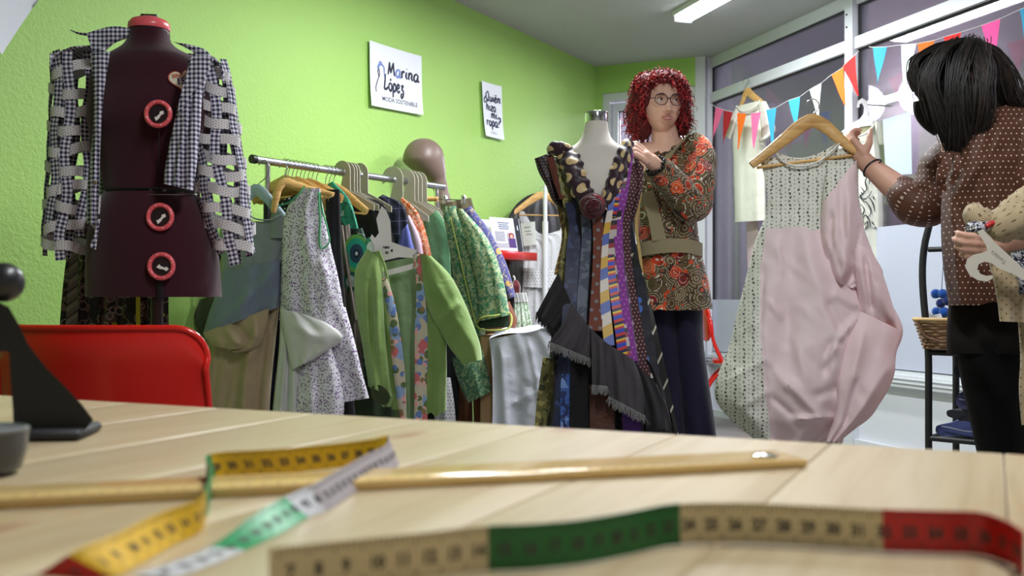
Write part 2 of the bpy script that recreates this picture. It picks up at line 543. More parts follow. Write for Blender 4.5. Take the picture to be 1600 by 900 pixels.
def stripe_mat(name, cols, period, angle, rough=.45, speck=None):
    """regimental stripes: list of (fraction, colour)"""
    if name in MATS: return MATS[name]
    k = N(name, rough, spec=.4); u, w, _ = k.xyz(k.uv())
    t = k.M('ADD', k.M('MULTIPLY', u, math.cos(angle)), k.M('MULTIPLY', w, math.sin(angle)))
    f = k.M('FRACT', k.M('DIVIDE', t, period))
    st = []; p = 0
    for fr, c in cols: st.append((p, c)); p += fr
    c = k.ramp(f, st, 'CONSTANT')
    if speck:
        a, b = cells(k, k.uv(), (speck[1], speck[1]))
        d = k.M('SQRT', k.M('ADD', k.M('MULTIPLY', a, a), k.M('MULTIPLY', b, b)))
        c = k.mix(k.lt(d, speck[2]), c, speck[0])
    k.color(c).bump(k.noise(k.ob(), 900, 2), .1, .001).sheen(.2)
    MATS[name] = k.m; return k.m

def blotch_mat(name, bg, layers, rough=.75, src='uv', sheen=.15, bump=.15, warp=0.0, warps=20):
    """printed cloth: layers of (colour, scale, kind, threshold[, seed]) laid over a ground"""
    if name in MATS: return MATS[name]
    k = N(name, rough, spec=.3); v = k.uv() if src == 'uv' else k.ob()
    if warp:
        v = k.n('VectorMath', 0, {0: v, 1: k.n('VectorMath', 0, {0: k.n('TexNoise', 1, {'Vector': v, 'Scale': float(warps), 'Detail': 2.0}), 1: (warp, warp, warp)}, operation='MULTIPLY')}, operation='ADD')
    c = k.mix(k.noise(k.ob(), 12), tuple(x*.92 for x in bg[:3]), tuple(min(1, x*1.06) for x in bg[:3]))
    for L in layers:
        col, sc, kind, th = L[:4]; off = L[4] if len(L) > 4 else 0.0
        vv = k.n('Mapping', 0, {'Vector': v, 'Location': (off, off * .7, off * .3)})
        if kind == 'dot': f = k.lt(k.voro(vv, sc), th)
        elif kind == 'ring':
            d = k.voro(vv, sc); f = k.M('MULTIPLY', k.gt(d, th - .07), k.lt(d, th))
        elif kind == 'cell':                                     # only some cells, as round flowers
            cc = k.voro(vv, sc, 'Color'); r, g_, b_ = k.xyz(cc)
            f = k.M('MULTIPLY', k.gt(r, .55), k.lt(k.voro(vv, sc), th))
        elif kind == 'noise': f = k.gt(k.noise(vv, sc, 4, dist=.6), th)
        elif kind == 'line':
            f = k.lt(k.M('ABSOLUTE', k.M('SUBTRACT', k.noise(vv, sc, 1.5, dist=1.2), .5)), th)
        elif kind == 'petal':                                    # five-petalled outline round each cell centre
            f = k.lt(k.M('SUBTRACT', k.voro(vv, sc), k.M('MULTIPLY', k.noise(vv, sc * 3.2, 1), .45)), th)
        elif kind == 'swirl':                                    # curling concentric lines, as in paisley
            d = k.voro(vv, sc); f = k.gt(k.M('SINE', k.M('MULTIPLY', k.M('ADD', d, k.M('MULTIPLY', k.noise(vv, sc * .9, 1), .5)), 34.0)), th)
        c = k.mix(f, c, col)
    k.color(c).bump(k.M('ADD', k.M('MULTIPLY', k.noise(k.ob(), 600, 2), .12), k.noise(k.ob(), 16, 2.5, dist=.5)), .4, .013).sheen(sheen)
    MATS[name] = k.m; return k.m

def wood_mat(name, light, dark, sc=1.0, rough=.45, axis=0, knots=False):
    k = N(name, rough, spec=.4); o = k.ob(); r = k.n('ObjectInfo', 5)
    s = [60*sc, 60*sc, 60*sc]; s[axis] = 3.0*sc
    v = k.n('VectorMath', 0, {0: o, 1: k.n('CombineXYZ', 0, {0: k.M('MULTIPLY', r, 7.0), 1: k.M('MULTIPLY', r, 3.0), 2: 0.0})}, operation='ADD')
    g = k.noise(k.scale(v, s), 1.0, 4, dist=.8)
    c = k.ramp(g, [(.25, dark), (.55, light), (.9, tuple(min(1, x*1.08) for x in light[:3]))])
    if knots:
        s2 = [15.0, 15.0, 0.0]; s2[axis] = 6.0
        d = k.voro(k.scale(v, s2), .62)
        c = k.mix(k.ramp(d, [(.06, (1, 1, 1)), (.16, (0, 0, 0))]), c, srgb(162, 122, 98))
        ring = k.M('MULTIPLY', k.lt(d, .34), k.gt(k.M('SINE', k.M('MULTIPLY', d, 60.0)), .3))
        c = k.mix(k.M('MULTIPLY', ring, .25), c, srgb(190, 150, 100))
    k.color(c).bump(g, .08, .001)
    return k.m

MET_CHROME = plain('polished_chrome', (.75, .76, .78), .12, 1.0, .02)
MET_STEEL = plain('brushed_steel_tube', (.50, .51, .54), .32, 1.0, .05)
MET_WIRE = plain('dull_steel_wire', (.35, .35, .36), .35, 1.0, .05)
BLACK_PL = plain('black_plastic', (.012, .012, .014), .35, bump=.05)
BLACK_MET = plain('black_painted_steel', (.006, .006, .007), .55)
WHITE_PAINT = plain('white_painted_metal', srgb(226, 228, 234), .35, var=.03)
RED_PAINT = plain('glossy_red_paint', (.60, .010, .006), .22, var=.05, spec=.6)
WOOD_HANG = wood_mat('varnished_hanger_wood', srgb(214, 172, 110), srgb(180, 132, 74), 1.0, .35)
CARD = plain('grey_cardboard', srgb(200, 192, 178), .8, var=.05, bump=.05)
PAPER = plain('white_paper', srgb(234, 238, 246), .7, var=.015)
INK = plain('dark_ink', (.015, .016, .03), .7)

# ------------------------------------------------------------------ the room
HC = 2.70
WL0 = np.array((-0.36, 6.25)); WLD = np.array((0.4932, 0.8699))          # green long wall: point, direction (receding)
C1 = np.array((0.736, 8.18)); C2 = np.array((1.475, 7.85))              # the short end wall with the door
WR0 = np.array((1.500, 7.83)); WRD = np.array((0.3060, -0.9520))         # shop window wall: start, direction (coming nearer)
WRN = np.array((WRD[1], -WRD[0]))                                       # towards the room
if WRN[0] > 0: WRN = -WRN
def wl(t): return WL0 + WLD * t
def wr(k, n=0.0): return WR0 + WRD * k + WRN * n
PWL = Plane(WL0, WLD); PWR = Plane(WR0, WRD)

# green orange-peel paint
k = N('green_orange_peel_paint', .55, spec=.35)
o = k.ob()
k.color(k.mix(k.noise(o, 1.3, 3), srgb(162, 205, 104), srgb(169, 211, 114)))
k.bump(k.M('ADD', k.noise(o, 55, 3), k.M('MULTIPLY', k.noise(o, 140, 2), .5)), .55, .006)
GREEN = k.m
k = N('rough_ceiling_plaster', .9); o = k.ob()
k.color(k.mix(k.noise(o, 3), srgb(172, 174, 175), srgb(182, 184, 185))).bump(k.noise(o, 120, 4), .5, .004)
CEIL = k.m
k = N('grey_floor_vinyl', .4); o = k.ob()
k.color(k.mix(k.noise(o, 5), srgb(128, 124, 124), srgb(144, 140, 140)))
FLOOR = k.m
WHITE_WALL = plain('white_wall_paint', srgb(222, 220, 216), .8, var=.02, bump=.1, bsc=80)
ALU = plain('white_lacquered_aluminium', srgb(214, 217, 224), .35, var=.015, spec=.5)
PANEL = plain('glossy_white_panel', srgb(216, 219, 228), .28, var=.015, spec=.5)
GASKET = plain('black_gasket', (.012, .012, .013), .6)
# thin glass: clear with a fresnel reflection and a faint tint
def glass_mat(name, tint, gloss=.9):
    k = N(name)
    k.t.nodes.remove(k.b)
    out = k.t.nodes['Material Output']
    tr = k.n('BsdfTransparent', 0, {'Color': tint}); gl = k.n('BsdfGlossy', 0, {'Color': (1, 1, 1, 1), 'Roughness': 0.015})
    fr = k.n('Fresnel', 0, {'IOR': 1.5})
    mx = k.n('MixShader', 0, {0: k.M('MULTIPLY', fr, gloss), 1: tr, 2: gl})
    k.t.links.new(mx, out.inputs[0]); return k.m
GLASS = glass_mat('window_glass', (.93, .92, .95, 1))
LENS = glass_mat('lens_glass', (.93, .93, .93, 1), .7)
FILM = plain('white_window_film', srgb(192, 196, 216), .45, var=.02)

def struct(name, g, m, parent=None):
    o = g.obj(name, m, parent)
    if parent is None: o['kind'] = 'structure'
    return o

back_l = wl(-9.2); back_r = wr(10.0)
g = Geo(); P = [back_l, wl(2.218), C2 + (C2 - C1) * .03, back_r]
def poly_slab(g, pts, z0, z1):
    k_ = len(pts)
    V = [(p[0], p[1], z) for z in (z0, z1) for p in pts]
    g.add(np.array(V), [tuple(range(k_)), tuple(range(2*k_ - 1, k_ - 1, -1))] + [(i, (i+1) % k_, k_ + (i+1) % k_, k_ + i) for i in range(k_)], None, 0, smooth=False)
poly_slab(g, P, -.12, 0); struct('floor', g, FLOOR)
g = Geo(); poly_slab(g, P, HC, HC + .12); struct('ceiling', g, CEIL)
g = Geo(); slab(g, wl(2.218 + .1), back_l, 0, HC, .15); struct('wall_left', g, GREEN)
g = Geo(); slab(g, back_r, back_l, 0, HC, .15); struct('wall_rear', g, WHITE_WALL)
for o_ in list(ROOTS): pass

# end wall: green head band above the door, a narrow green return beside it, white door post
ED = (C2 - C1) / np.linalg.norm(C2 - C1)
EL = np.linalg.norm(C2 - C1)
def ew(t, n=0.0): return C1 + ED * t + np.array((ED[1], -ED[0])) * n
g = Geo()
slab(g, ew(EL * .97), ew(-.12), 2.49, HC, -.15)
slab(g, ew(0.03), ew(-.12), 0, 2.49, -.15)
struct('wall_back', g, GREEN)
g = Geo(); slab(g, ew(EL + .04), ew(EL - .035), 0, HC, -.15); struct('trim_2', g, ALU)
# door in the end wall: aluminium frame with a glazed leaf
door = thing('door_1', None, None); door['kind'] = 'structure'
PE = Plane(C1, ED)
g = Geo()
d0, d1 = 0.03, EL - .035
for a, b, z0, z1 in ((d0, d0 + .05, 0, 2.49), (d1 - .055, d1, 0, 2.49), (d0 + .05, d1 - .055, 2.43, 2.49)):
    slab(g, ew(b, .02), ew(a, .02), z0, z1, -.09)
g.obj('door_frame', ALU, door)
g = Geo()
for a, b, z0, z1 in ((d0 + .055, d0 + .10, .02, 2.42), (d1 - .105, d1 - .06, .02, 2.42), (d0 + .10, d1 - .105, 2.36, 2.42), (d0 + .10, d1 - .105, .02, .30)):
    slab(g, ew(b, .0), ew(a, .0), z0, z1, -.045)
leaf = g.obj('door_leaf', ALU, door)
g = Geo(); slab(g, ew(d1 - .105, -.02), ew(d0 + .10, -.02), .30, 2.36, -.006); g.obj('pane', GLASS, leaf)
g = Geo()
for a, b, z0, z1 in ((d0+.10, d0+.105, .30, 2.36), (d1-.11, d1-.105, .30, 2.36), (d0+.10, d1-.105, 2.352, 2.36)):
    slab(g, ew(b, .001), ew(a, .001), z0, z1, -.012)
g.obj('gasket', GASKET, leaf)

# shop window wall -------------------------------------------------------
def bay(name, k0, k1, film_z, n_post=.0):
    w = thing(name, None, None); w['kind'] = 'structure'
    g = Geo()
    for a in (k0, k1 - .0):                       # the posts belong to trim; here the sash bars
        pass
    def bar(a, b, z0, z1, n0=.03, t=.07): slab(g, wr(a, n0), wr(b, n0), z0, z1, -t)
    bar(k0, k1, 2.36, 2.43); bar(k0, k1, 2.625, 2.70, .02, .06)
    bar(k0, k1, .388, .455, .05, .09); bar(k0, k1, .455, .475, .02, .05)
    fr = g.obj('window_frame', ALU, w)
    g = Geo(); slab(g, wr(k0, .06), wr(k1, .06), .412, .418, -.02); slab(g, wr(k0, .06), wr(k1, .06), .435, .440, -.02); g.obj('groove', ALU, fr)
    for z0, z1 in ((.475, 2.36), (2.43, 2.625)):
        g = Geo(); slab(g, wr(k0, -.005), wr(k1, -.005), z0, z1, -.006); g.obj('pane', GLASS, w)
    g = Geo()
    for z0, z1 in ((.475, .482), (2.352, 2.36), (2.43, 2.436), (2.618, 2.625)):
        slab(g, wr(k0, .004), wr(k1, .004), z0, z1, -.012)
    for a in (k0, k1 - .008):
        slab(g, wr(a, .004), wr(a + .008, .004), .475, 2.36, -.012); slab(g, wr(a, .004), wr(a + .008, .004), 2.43, 2.625, -.012)
    g.obj('gasket', GASKET, w)
    g = Geo(); slab(g, wr(k0, .004), wr(k1, .004), .47, film_z, -.004); g.obj('window_film', FILM, w)
    g = Geo(); slab(g, wr(k0, .0), wr(k1, .0), .045, .388, -.05); g.obj('panel', PANEL, w)
    g = Geo(); slab(g, wr(k0, .035), wr(k1, .035), 0, .045, -.07); g.obj('kick_rail', ALU, w)
    return w
bay('window_1', .075, 1.757, .87)
bay('window_2', 1.833, 3.55, 1.29)
bay('window_3', 3.63, 5.3, 1.29)
for i, (a, b) in enumerate(((0.0, .075), (1.757, 1.833), (3.55, 3.63), (5.3, 5.38))):
    g = Geo(); slab(g, wr(a, .045), wr(b, .045), 0, HC, -.10)
    tr = struct('trim_%d' % (3 + i), g, ALU)
    if i == 1:
        for zz in (2.50, 2.575):
            g = Geo(); p = wr((a + b) / 2 - .015, .047); ball(g, (p[0], p[1], zz), .006, 8, 6); g.obj('screw', GASKET, tr)
g = Geo(); slab(g, wr(5.38, 0), back_r, 0, HC, -.15); struct('wall_right', g, WHITE_WALL)

# out of doors: covered passage in front of the shop, seen through the glass
g = Geo(); PO = [wr(-10, -.2), wr(8, -.2), wr(8, -6.5), wr(-10, -6.5)]
poly_slab(g, PO, -.1, -.02); pv = g.obj('pavement', plain('street_paving', srgb(110, 106, 112), .7)); pv['kind'] = 'structure'
MAUVE = plain('mauve_render', srgb(150, 138, 146), .85, var=.05, bump=.2, bsc=40)
g = Geo(); slab(g, wr(-10, -3.4), wr(8, -3.4), 0, 5.0, -.2); ow = g.obj('exterior_wall', MAUVE); ow['kind'] = 'structure'
g = Geo(); slab(g, wr(.2, -3.37), wr(1.1, -3.37), 0, 2.05, -.02); g.obj('doorway', plain('plum_door_paint', srgb(112, 78, 108), .5), ow)
g = Geo(); slab(g, wr(1.9, -3.37), wr(3.6, -3.37), 0, 1.75, -.02); g.obj('doorway', plain('plum_door_paint', srgb(112, 78, 108), .5), ow)
g = Geo(); slab(g, wr(1.7, -3.36), wr(4.2, -3.36), 1.75, 1.83, -.05); g.obj('ledge', plain('grey_ledge', srgb(170, 168, 176), .6), ow)
g = Geo()
c_ = ew(.35, -3.2)
slab(g, ew(1.6, -2.6), ew(-1.6, -2.6), 0, 3.6, -.2); ow2 = g.obj('exterior_wall', plain('grey_render', srgb(176, 172, 180), .85, var=.04)); ow2['kind'] = 'structure'

# ------------------------------------------------------------------ lamps
k = N('lit_tube_cover'); k.b.inputs['Emission Color'].default_value = (.93, .97, 1, 1); k.b.inputs['Emission Strength'].default_value = 9.0
LIT = k.m
def batten(a, b, label, watts, z=HC):
    """surface mounted fluorescent batten: white tray, glowing cover, end caps, with its area light"""
    a = np.array(a, float); b = np.array(b, float); d = (b - a); L = np.linalg.norm(d); d /= L; n = np.array((-d[1], d[0])); mid = (a + b) / 2
    t = thing('ceiling_light', label, 'ceiling light')
    rz = math.atan2(d[1], d[0])
    g = Geo(); box(g, (mid[0], mid[1], z - .015), (L, .14, .03), rz); g.obj('tray', WHITE_PAINT, t)
    g = Geo(); box(g, (mid[0], mid[1], z - .047), (L - .03, .11, .034), rz, bev=.012); g.obj('diffuser', LIT, t)
    for e in (a, b):
        g = Geo(); s = 1 if e is b else -1
        p = e - d * s * .008; box(g, (p[0], p[1], z - .045), (.016, .13, .045), rz, bev=.004); g.obj('end_cap', WHITE_PAINT, t)
    li = bpy.data.lights.new('tube', 'AREA'); li.shape = 'RECTANGLE'; li.size = L - .06; li.size_y = .10; li.energy = watts; li.color = (.95, .98, 1.0)
    lo = bpy.data.objects.new('tube', li); lo.location = (mid[0], mid[1], z - .068); lo.rotation_euler = (0, 0, rz); COL.objects.link(lo)
    lo.parent = t
    return t
batten((1.085, 6.52), (1.085 + .306*1.25, 6.52 - .952*1.25), 'bright fluorescent ceiling light nearest the glazed door', LAMP_W * .58)
batten((0.25, 4.9), (0.25 + .306*1.25, 4.9 - .952*1.25), 'fluorescent ceiling light out of view over the middle of the shop', LAMP_W * 1.35)
batten((0.35, 1.7), (0.35 + .306*1.25, 1.7 - .952*1.25), 'fluorescent ceiling light out of view over the pine table', LAMP_W * .80)

# lamps in the passage: short tube fittings on the outer wall, the high one added
def wall_tube(p, d, label, watts, L=.75):
    t = thing('wall_lamp', label, 'lamp')
    p = np.array(p, float); d = np.array((d[0], d[1], 0.0)); d /= np.linalg.norm(d); rz = math.atan2(d[1], d[0]); n = np.array((WRN[0], WRN[1], 0))
    g = Geo(); box(g, p - n * .05, (L + .06, .06, .09), rz, bev=.01); g.obj('lamp_base', WHITE_PAINT, t)
    k = N('lit_passage_tube'); k.b.inputs['Emission Color'].default_value = (.86, .88, 1, 1); k.b.inputs['Emission Strength'].default_value = 14.0
    g = Geo(); tube(g, [p - d * L/2, p + d * L/2], [.030, .030], 4, 14, up=(0, 0, 1)); g.obj('lit_tube', k.m, t)
    li = bpy.data.lights.new('tube', 'POINT'); li.energy = watts; li.shadow_soft_size = .2; li.color = (.90, .90, 1)
    lo = bpy.data.objects.new('tube', li); q_ = p + n * .35; lo.location = (q_[0], q_[1], q_[2] - .1); COL.objects.link(lo); lo.parent = t
wall_tube((*wr(-2.05, -3.28), 3.0), WRD, 'lit tube lamp on the outer wall, seen through the window by the orange flag', 110)
wall_tube((*wr(-1.20, -3.28), 2.95), WRD, 'lit tube lamp on the outer wall, seen beside the white paper sheet', 90)
wall_tube((*wr(-4.4, -3.28), 4.4), WRD, 'added unseen tube lamp brightening the outer wall, out of view above the plain white shirt', 620)  # added lamp, never seen, brightens the passage behind the first window
wall_tube((*wr(3.6, -3.28), 3.0), WRD, 'lit tube lamp on the outer wall behind the long dark hair', 90)
def globe(p, label, watts):
    t = thing('wall_lamp', label, 'lamp')
    k = N('lit_globe'); k.b.inputs['Emission Color'].default_value = (.9, .92, 1, 1); k.b.inputs['Emission Strength'].default_value = 22.0
    g = Geo(); ball(g, p, .12, 20, 12); g.obj('globe', k.m, t)
    g = Geo(); lathe(g, (p[0], p[1], p[2] + .11), [(.05, 0), (.055, .02), (.02, .05)], 14); rod(g, (p[0], p[1], p[2] + .15), (p[0], p[1], p[2] + .9), .008); g.obj('lamp_base', WHITE_PAINT, t)
    li = bpy.data.lights.new('bulb', 'POINT'); li.energy = watts; li.shadow_soft_size = .12; li.color = (.92, .93, 1)
    lo = bpy.data.objects.new('bulb', li); lo.location = (p[0], p[1], p[2] - .25); COL.objects.link(lo); lo.parent = t
globe((1.565, 9.0, 2.38), 'white glowing globe outside the door beside the curly red hair', 60)

# ------------------------------------------------------------------ things on the walls
def poster(name, label, corners, cat='poster', lift=.012, curl=.012):
    """corners in pixels TL TR BR BL, on the green wall"""
    t = thing(name, label, cat)
    c = [PWL.q(x) for x, y in corners]
    P = [PWL.at(x, y, lift) for x, y in corners]
    P = np.array(P)
    g = Geo(); n_ = 10
    V = []
    for th in (0, 1):
        for i in range(n_):
            for j in range(n_):
                a, b = j/(n_-1), i/(n_-1)
                p = (P[0]*(1-a) + P[1]*a)*(1-b) + (P[3]*(1-a) + P[2]*a)*b
                lift2 = curl * (abs(2*a - 1)**3 * .6 + b**4 * .8) - th * .0015
                V.append(p + PWL.N3 * lift2)
    Fc = grid_faces(n_, n_, False)
    Fc = Fc + [tuple(x + n_*n_ for x in f[::-1]) for f in Fc]
    rim = [j for j in range(n_)] + [i*n_ + n_-1 for i in range(1, n_)] + [n_*(n_-1) + j for j in range(n_-2, -1, -1)] + [i*n_ for i in range(n_-2, 0, -1)]
    Fc += [(rim[i], rim[(i+1) % len(rim)], rim[(i+1) % len(rim)] + n_*n_, rim[i] + n_*n_) for i in range(len(rim))]
    g.add(np.array(V), Fc); g.obj('sheet', PAPER, t)
    def basis(x, y, n):                               # x,y in 0..1 of the sheet, y down
        p = (P[0]*(1-x) + P[1]*x)*(1-y) + (P[3]*(1-x) + P[2]*x)*y
        return p + PWL.N3 * (curl * (abs(2*x - 1)**3 * .6 + y**4 * .8) + n)
    return t, basis

# brush lettering: each glyph a list of strokes in a unit box (y up, x-height .5)
GLY = {
 'a': (.50, [[(.42,.42),(.28,.52),(.08,.36),(.06,.10),(.18,-.02),(.34,.14),(.42,.44)], [(.43,.48),(.38,.16),(.42,0),(.52,.06)]]),
 'e': (.46, [[(.06,.22),(.30,.30),(.36,.44),(.24,.52),(.08,.34),(.08,.10),(.22,-.02),(.42,.12)]]),
 'c': (.44, [[(.38,.42),(.26,.52),(.08,.36),(.07,.10),(.22,-.02),(.42,.12)]]),
 'h': (.52, [[(.14,.98),(.10,.5),(.08,0)], [(.10,.26),(.26,.50),(.36,.44),(.36,.10),(.46,.0)]]),
 'i': (.24, [[(.12,.50),(.09,.14),(.18,0)], [(.15,.70),(.16,.74)]]),
 'm': (.74, [[(.10,.50),(.09,.25),(.08,0)], [(.10,.28),(.24,.50),(.32,.40),(.32,0)], [(.33,.28),(.48,.50),(.58,.40),(.58,.08),(.68,0)]]),
 'n': (.52, [[(.10,.50),(.09,.25),(.08,0)], [(.10,.26),(.26,.50),(.36,.42),(.36,.08),(.48,.0)]]),
 'o': (.46, [[(.24,.52),(.08,.38),(.08,.10),(.22,-.02),(.38,.12),(.38,.40),(.24,.52)]]),
 'p': (.50, [[(.14,.52),(.10,.0),(.05,-.42)], [(.12,.30),(.28,.52),(.42,.40),(.38,.10),(.22,-.01),(.12,.10)]]),
 'r': (.40, [[(.10,.50),(.09,.25),(.08,0)], [(.10,.28),(.22,.48),(.36,.46)]]),
 'u': (.52, [[(.10,.50),(.08,.12),(.20,-.01),(.36,.16),(.40,.50)], [(.40,.50),(.37,.12),(.48,0)]]),
 'z': (.46, [[(.08,.48),(.40,.48),(.08,.02),(.42,.02)]]),
 'Z': (.48, [[(.10,.46),(.38,.50),(.20,.26),(.36,.14),(.30,-.22),(.10,-.34),(.06,-.2),(.24,-.02)]]),
 'M': (.86, [[(.10,.02),(.20,.55),(.26,1.0)], [(.26,1.0),(.32,.5),(.38,.18)], [(.38,.18),(.52,.62),(.66,1.02)], [(.66,1.02),(.68,.5),(.76,.0)]]),
 'L': (.62, [[(.30,1.05),(.22,.5),(.10,.02)], [(.10,.02),(.34,.05),(.58,.20)]]),
 'Q': (.66, [[(.40,1.0),(.14,.70),(.10,.20),(.26,-.02),(.46,.30),(.52,.80),(.38,1.02)], [(.34,.22),(.60,-.06)]]),
 '?': (.46, [[(.06,.80),(.18,1.0),(.38,.92),(.38,.70),(.18,.46),(.16,.26)], [(.13,.02),(.14,.06)]]),
 '{': (.40, [[(.30,.46),(.28,.26),(.08,.08),(.06,-.16),(.24,-.24),(.38,-.10)], [(.32,.66),(.33,.70)]]),
 "'": (.0, [[(-.24,.66),(-.12,.80)]]),
 ' ': (.3, []),
}
def brush(g, s, x0, y0, h, basis, asp, w=.09, slant=.0, rnd=None):
    x = x0; rnd = rnd or random.Random(3)
    for ch in s:
        adv, strokes = GLY[ch]
        for st in strokes:
            p = spl(st, max(6, 5*len(st)))
            k_ = len(p); T = np.gradient(p, axis=0); T /= np.linalg.norm(T, axis=1, keepdims=True) + 1e-9
            nn = np.stack((-T[:, 1], T[:, 0]), 1)
            ww = w * (.55 + .45*np.sin(np.linspace(.35, 2.6, k_)))
            V = []
            for sgn in (1, -1):
                for q_, n_, w_ in zip(p, nn, ww):
                    a = q_ + n_ * sgn * w_ / 2
                    V.append(basis(x + (a[0] + slant*a[1]) * h / asp, y0 - a[1] * h, .0012))
            g.add(np.array(V), [(i, i+1, k_+i+1, k_+i) for i in range(k_-1)], None, 0, smooth=False)
        x += adv * h / asp
    return x

INKB = plain('blue_black_ink', srgb(32, 32, 58), .7); INKL = plain('washed_blue_ink', srgb(120, 138, 196), .7); INKN = plain('slate_ink', srgb(42, 48, 76), .7)
t, B = poster('poster', 'square white sign with a handwritten shop name and a needle drawing', [(576, 63), (657, 88), (658, 180), (577, 165)])
asp = 1.42
g = Geo(); asp = 1.12; x = brush(g, 'M', .33, .455, .21, B, asp, .16); g.obj('lettering', INKB, t)
g = Geo(); x = brush(g, 'a', x, .455, .235, B, asp, .16); g.obj('lettering', INKL, t)
g = Geo(); x = brush(g, 'rina', x, .455, .235, B, asp, .16); g.obj('lettering', INKB, t)
g = Geo(); x = brush(g, "Lo'peZ", .25, .70, .24, B, 1.5, .18); g.obj('lettering', INKB, t)
g = Geo(); text_geo(g, 'MODA SOSTENIBLE', lambda x, y, n: B(.56 + x * .98, .885 - y * 1.25, n), .080, bold=.0012); g.obj('lettering', INKN, t)
g = Geo()
for st, w in (([(.16,.38),(.155,.46),(.175,.52),(.185,.45),(.165,.37)], .016), ([(.17,.52),(.13,.62),(.105,.70),(.11,.77)], .016)):
    p = spl(st, 16); k_ = len(p); T = np.gradient(p, axis=0); T /= np.linalg.norm(T, axis=1, keepdims=True)
    V = [B(a[0] - T_[1]*s_*w/2, a[1] + T_[0]*s_*w/2, .0012) for s_ in (1, -1) for a, T_ in zip(p, T)]
    g.add(np.array(V), [(i, i+1, k_+i+1, k_+i) for i in range(k_-1)], None, 0, smooth=False)
g.obj('needle_drawing', INKB, t)
g = Geo()
for st, w in (([(.15,.39),(.20,.32),(.26,.34),(.275,.44),(.275,.52)], .035), ([(.18,.31),(.21,.28),(.24,.31)], .03)):
    p = spl(st, 16); k_ = len(p); T = np.gradient(p, axis=0); T /= np.linalg.norm(T, axis=1, keepdims=True)
    ww = w * np.linspace(1.2, .35, k_)
    V = [B(a[0] - T_[1]*s_*w_/2, a[1] + T_[0]*s_*w_/2, .0013) for s_ in (1, -1) for a, T_, w_ in zip(p, T, ww)]
    g.add(np.array(V), [(i, i+1, k_+i+1, k_+i) for i in range(k_-1)], None, 0, smooth=False)
g.obj('thread_drawing', INKL, t)

t, B = poster('poster', 'narrow white sign asking a handwritten question, on the green wall', [(751, 126), (782, 135), (784, 219), (755, 212)], curl=.015)
asp = .55
g = Geo()
brush(g, "{Quie'n", .07, .33, .175, B, .56, .19); brush(g, 'hizo', .20, .505, .18, B, .6, .19)
brush(g, 'mi', .44, .635, .17, B, .52, .19); brush(g, 'ropa?', .16, .785, .18, B, .55, .19)
g.obj('lettering', INKN, t)
g = Geo()
for i, (a, b) in enumerate(((.36, .62), (.34, .70), (.42, .66))):
    y = .895 + i * .014
    g.add(np.array([B(a, y, .001), B(b, y, .001), B(b, y + .006, .001), B(a, y + .006, .001)]), [(0, 1, 2, 3)], None, 0, False)
g.obj('small_print', plain('grey_ink', srgb(150, 150, 165), .7), t)

t, B = poster('paper_sheet', 'large plain pale sheet on the green wall above the checked jacket', [(-120, -110), (100, -70), (58, 0), (0, 86)], 'paper', .02, .008)

# red wall shelf with a brochure and a notice
t = thing('wall_shelf', 'short glossy red wall shelf under the brochure', 'shelf')
SD = WLD; SN = PWL.N
DSH = .30                                          # depth of the board
SPl = Plane(wl(.20) + SN * DSH, SD)                # its front edge
qa, qb = -.40, SPl.q(840)
za = 1.145
c0 = SPl.P0 + SPl.L * (qa + qb) / 2
g = Geo(); cc = c0 - SN * DSH / 2
box(g, (cc[0], cc[1], za), (qb - qa, DSH - .004, .052), math.atan2(SD[1], SD[0]), bev=.003); g.obj('board', RED_PAINT, t)
g = Geo(); ccw = c0 - SN * (DSH - .012)
box(g, (ccw[0], ccw[1], za - .045), (.10, .02, .04), math.atan2(SD[1], SD[0])); g.obj('bracket', RED_PAINT, t)
zt = za + .026
def leaning(name, label, cat, px, py, n_base, lean=.05, mat=PAPER):
    """a card standing on the shelf, leaning back; px (l, r), py top"""
    t = thing(name, label, cat)
    pl = Plane(SPl.loc(0, 0, n_base)[:2], SPl.L + np.array((.35, -.18)))
    ql, qr = pl.q(px[0]), pl.q(px[1])
    ztop = pl.at((px[0] + px[1]) / 2, py)[2]
    def B(x, y, n): 
        q = ql + (qr - ql) * x; z = zt + .001 + (ztop - zt) * (1 - y)
        return pl.loc(q, z, n - lean * (1 - y))
    g = Geo(); prism(g, [(0, 0), (1, 0), (1, 1), (0, 1)], lambda x, y, n: B(x, y, n), .004); g.obj('card', mat, t)
    return t, B
t, B = leaning('notice', 'white notice card behind the brochure, at the end of the red shelf', 'card', (752, 778), 343, -.16, .03)
g = Geo(); brush(g, 'e', .55, .34, .16, B, .6, .16); g.obj('printed_letter', INK, t)
t, B = leaning('brochure', 'white printed brochure with a small portrait, standing on the red shelf', 'brochure', (772, 818), 340, -.05, .05)
def rect(g, B, x0, y0, x1, y1, n=.004): g.add(np.array([B(x0, y0, n), B(x1, y0, n), B(x1, y1, n), B(x0, y1, n)]), [(0, 1, 2, 3)], None, 0, False)
g = Geo(); rect(g, B, .80, .0, .98, 1.0); g.obj('spine', INK, t)
g = Geo()
for i in range(4): rect(g, B, .24 + .03*(i % 2), .14 + i*.06, .62 - .03*(i % 2), .165 + i*.06)
g.obj('heading_lines', plain('heading_ink', srgb(70, 80, 130), .7), t)
g = Geo()
for i in range(11): rect(g, B, .10, .42 + i*.028, .46 - .02*(i % 3), .432 + i*.028)
for i in range(5): rect(g, B, .10, .78 + i*.03, .50 - .03*(i % 2), .792 + i*.03)
g.obj('text_lines', plain('grey_ink', srgb(150, 150, 165), .7), t)
g = Geo(); rect(g, B, .50, .44, .77, .90); g.obj('photo_ground', plain('photo_sky', srgb(186, 176, 190), .6), t)
g = Geo(); rect(g, B, .53, .62, .77, .90, .0045); g.obj('photo_coat', plain('photo_purple', srgb(80, 50, 120), .6), t)
